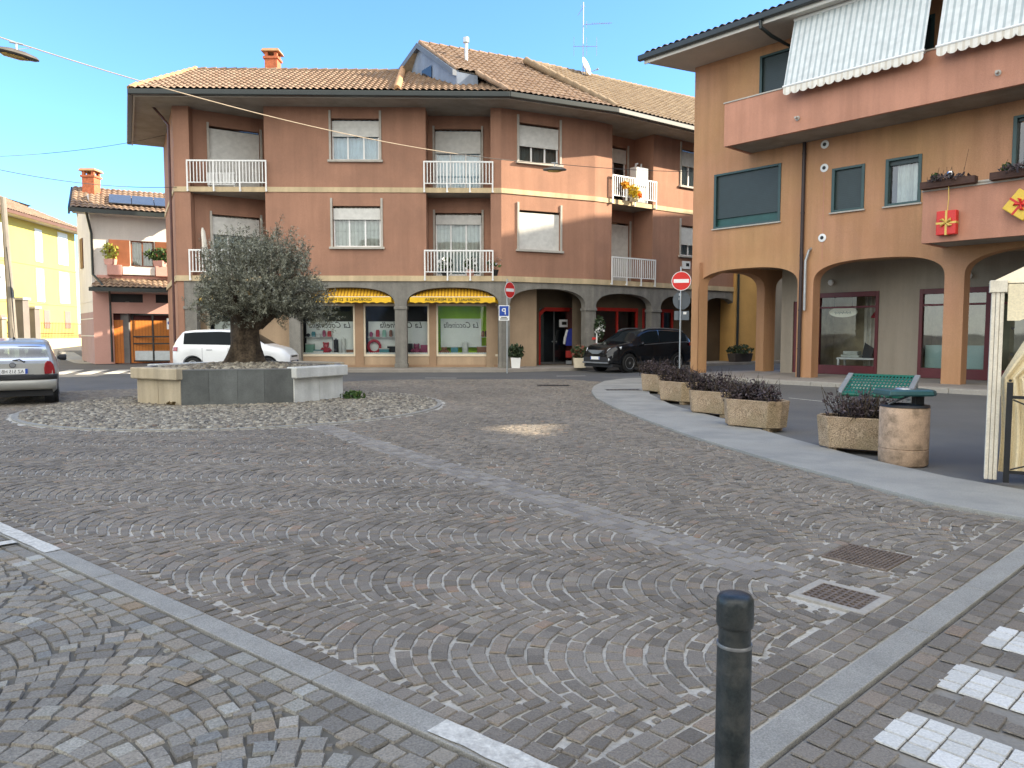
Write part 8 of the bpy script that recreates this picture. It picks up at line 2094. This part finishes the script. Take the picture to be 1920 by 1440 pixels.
for sd in (1, -1):
    b = MB(M); b.loft([[(x, sd * y, z) for x, y, z in ((2.26, .56, .80), (1.80, .87, .88), (1.76, .87, 1.0), (2.16, .62, .94))], [(x + .04, sd * (y + .02), z + .005) for x, y, z in ((2.26, .56, .81), (1.80, .88, .89), (1.76, .88, .99), (2.16, .62, .93))]]); obj('headlight', b, m_lamp, t, bevel=.01)
    T_ = M @ Matrix.Translation((xf - .12, sd * .68, .50)) @ Matrix.Rotation(math.pi / 2, 4, 'Y'); b = MB(T_); b.lathe([(.06, 0), (.06, .09), (.04, .10)], 16); obj('fog_light', b, m_lamp, t, smooth=True)
    mirror(t, M, .80, 1.10, .91, m_blackcar, sd)
    b = MB(M)
    xs_ = [-2.0 + i * .1 for i in range(28)]
    ring = []
    for x in xs_:
        P = sec(x); y_, z_ = P[5]; b_ = .008; ring.append([(x, sd * (y_ + .004), z_ - .012), (x, sd * (y_ + .016), z_ - .012), (x, sd * (y_ + .016), z_ + .014), (x, sd * (y_ + .004), z_ + .014)])
    b.loft(ring); obj('chrome_strip', b, m_rimm, t)
    b = MB(M); ring = []
    for x in [-1.9 + i * .1 for i in range(25)]:
        P = sec(x); y_, z_ = P[8]; ring.append([(x, sd * (y_ - .02), z_ + .01), (x, sd * (y_ + .02), z_ + .005), (x, sd * (y_ + .02), z_ + .045), (x, sd * (y_ - .02), z_ + .05)])
    b.loft(ring); obj('roof_rail', b, m_rimd, t)
    b = MB(M); b.loft([[(x, sd * y, z) for x, y, z in ((-2.26, .78, .95), (-2.0, .93, 1.0), (-1.98, .93, 1.14), (-2.22, .78, 1.14))], [(x - .02, sd * (y + .02), z) for x, y, z in ((-2.26, .78, .96), (-2.0, .93, 1.01), (-1.98, .93, 1.13), (-2.22, .78, 1.13))]]); obj('tail_light', b, m_tail, t)
    for x in (-.95, .05): b = MB(M); b.box(x - .11, x + .11, sd * .935 - .012, sd * .935 + .012, .92, .945); obj('door_handle', b, m_blackcar, t)
    b = MB(M); b.box(-1.0, 1.0, min(sd * .88, sd * .945), max(sd * .88, sd * .945), .27, .40); obj('side_skirt', b, m_trim, t, bevel=.02)
b = MB(M); b.box(xf - .16, xf - .01, -.46, .46, .70, .86); gr_ = obj('grille', b, m_trim, t, bevel=.03); PM[gr_] = PM[t]
b = MB(M); b.loft([[(xf - .02, -.44, .86), (xf - .02, .44, .86), (xf + .012, .42, .84), (xf + .012, -.42, .84)], [(xf - .01, -.2, .70), (xf - .01, .2, .70), (xf + .02, .18, .71), (xf + .02, -.18, .71)]]); obj('chrome_frame', b, m_rimd, gr_)
b = MB(M); b.box(xf - .2, xf + .01, -.7, .7, .36, .60); obj('bumper', b, m_trim, t, bevel=.04)
b = MB(M); b.box(xf - .05, xf + .03, -.72, .72, .34, .40); obj('skid_plate', b, m_rimd, t, bevel=.012)
plate(t, M, xf + .012, .55, '', rear=False)
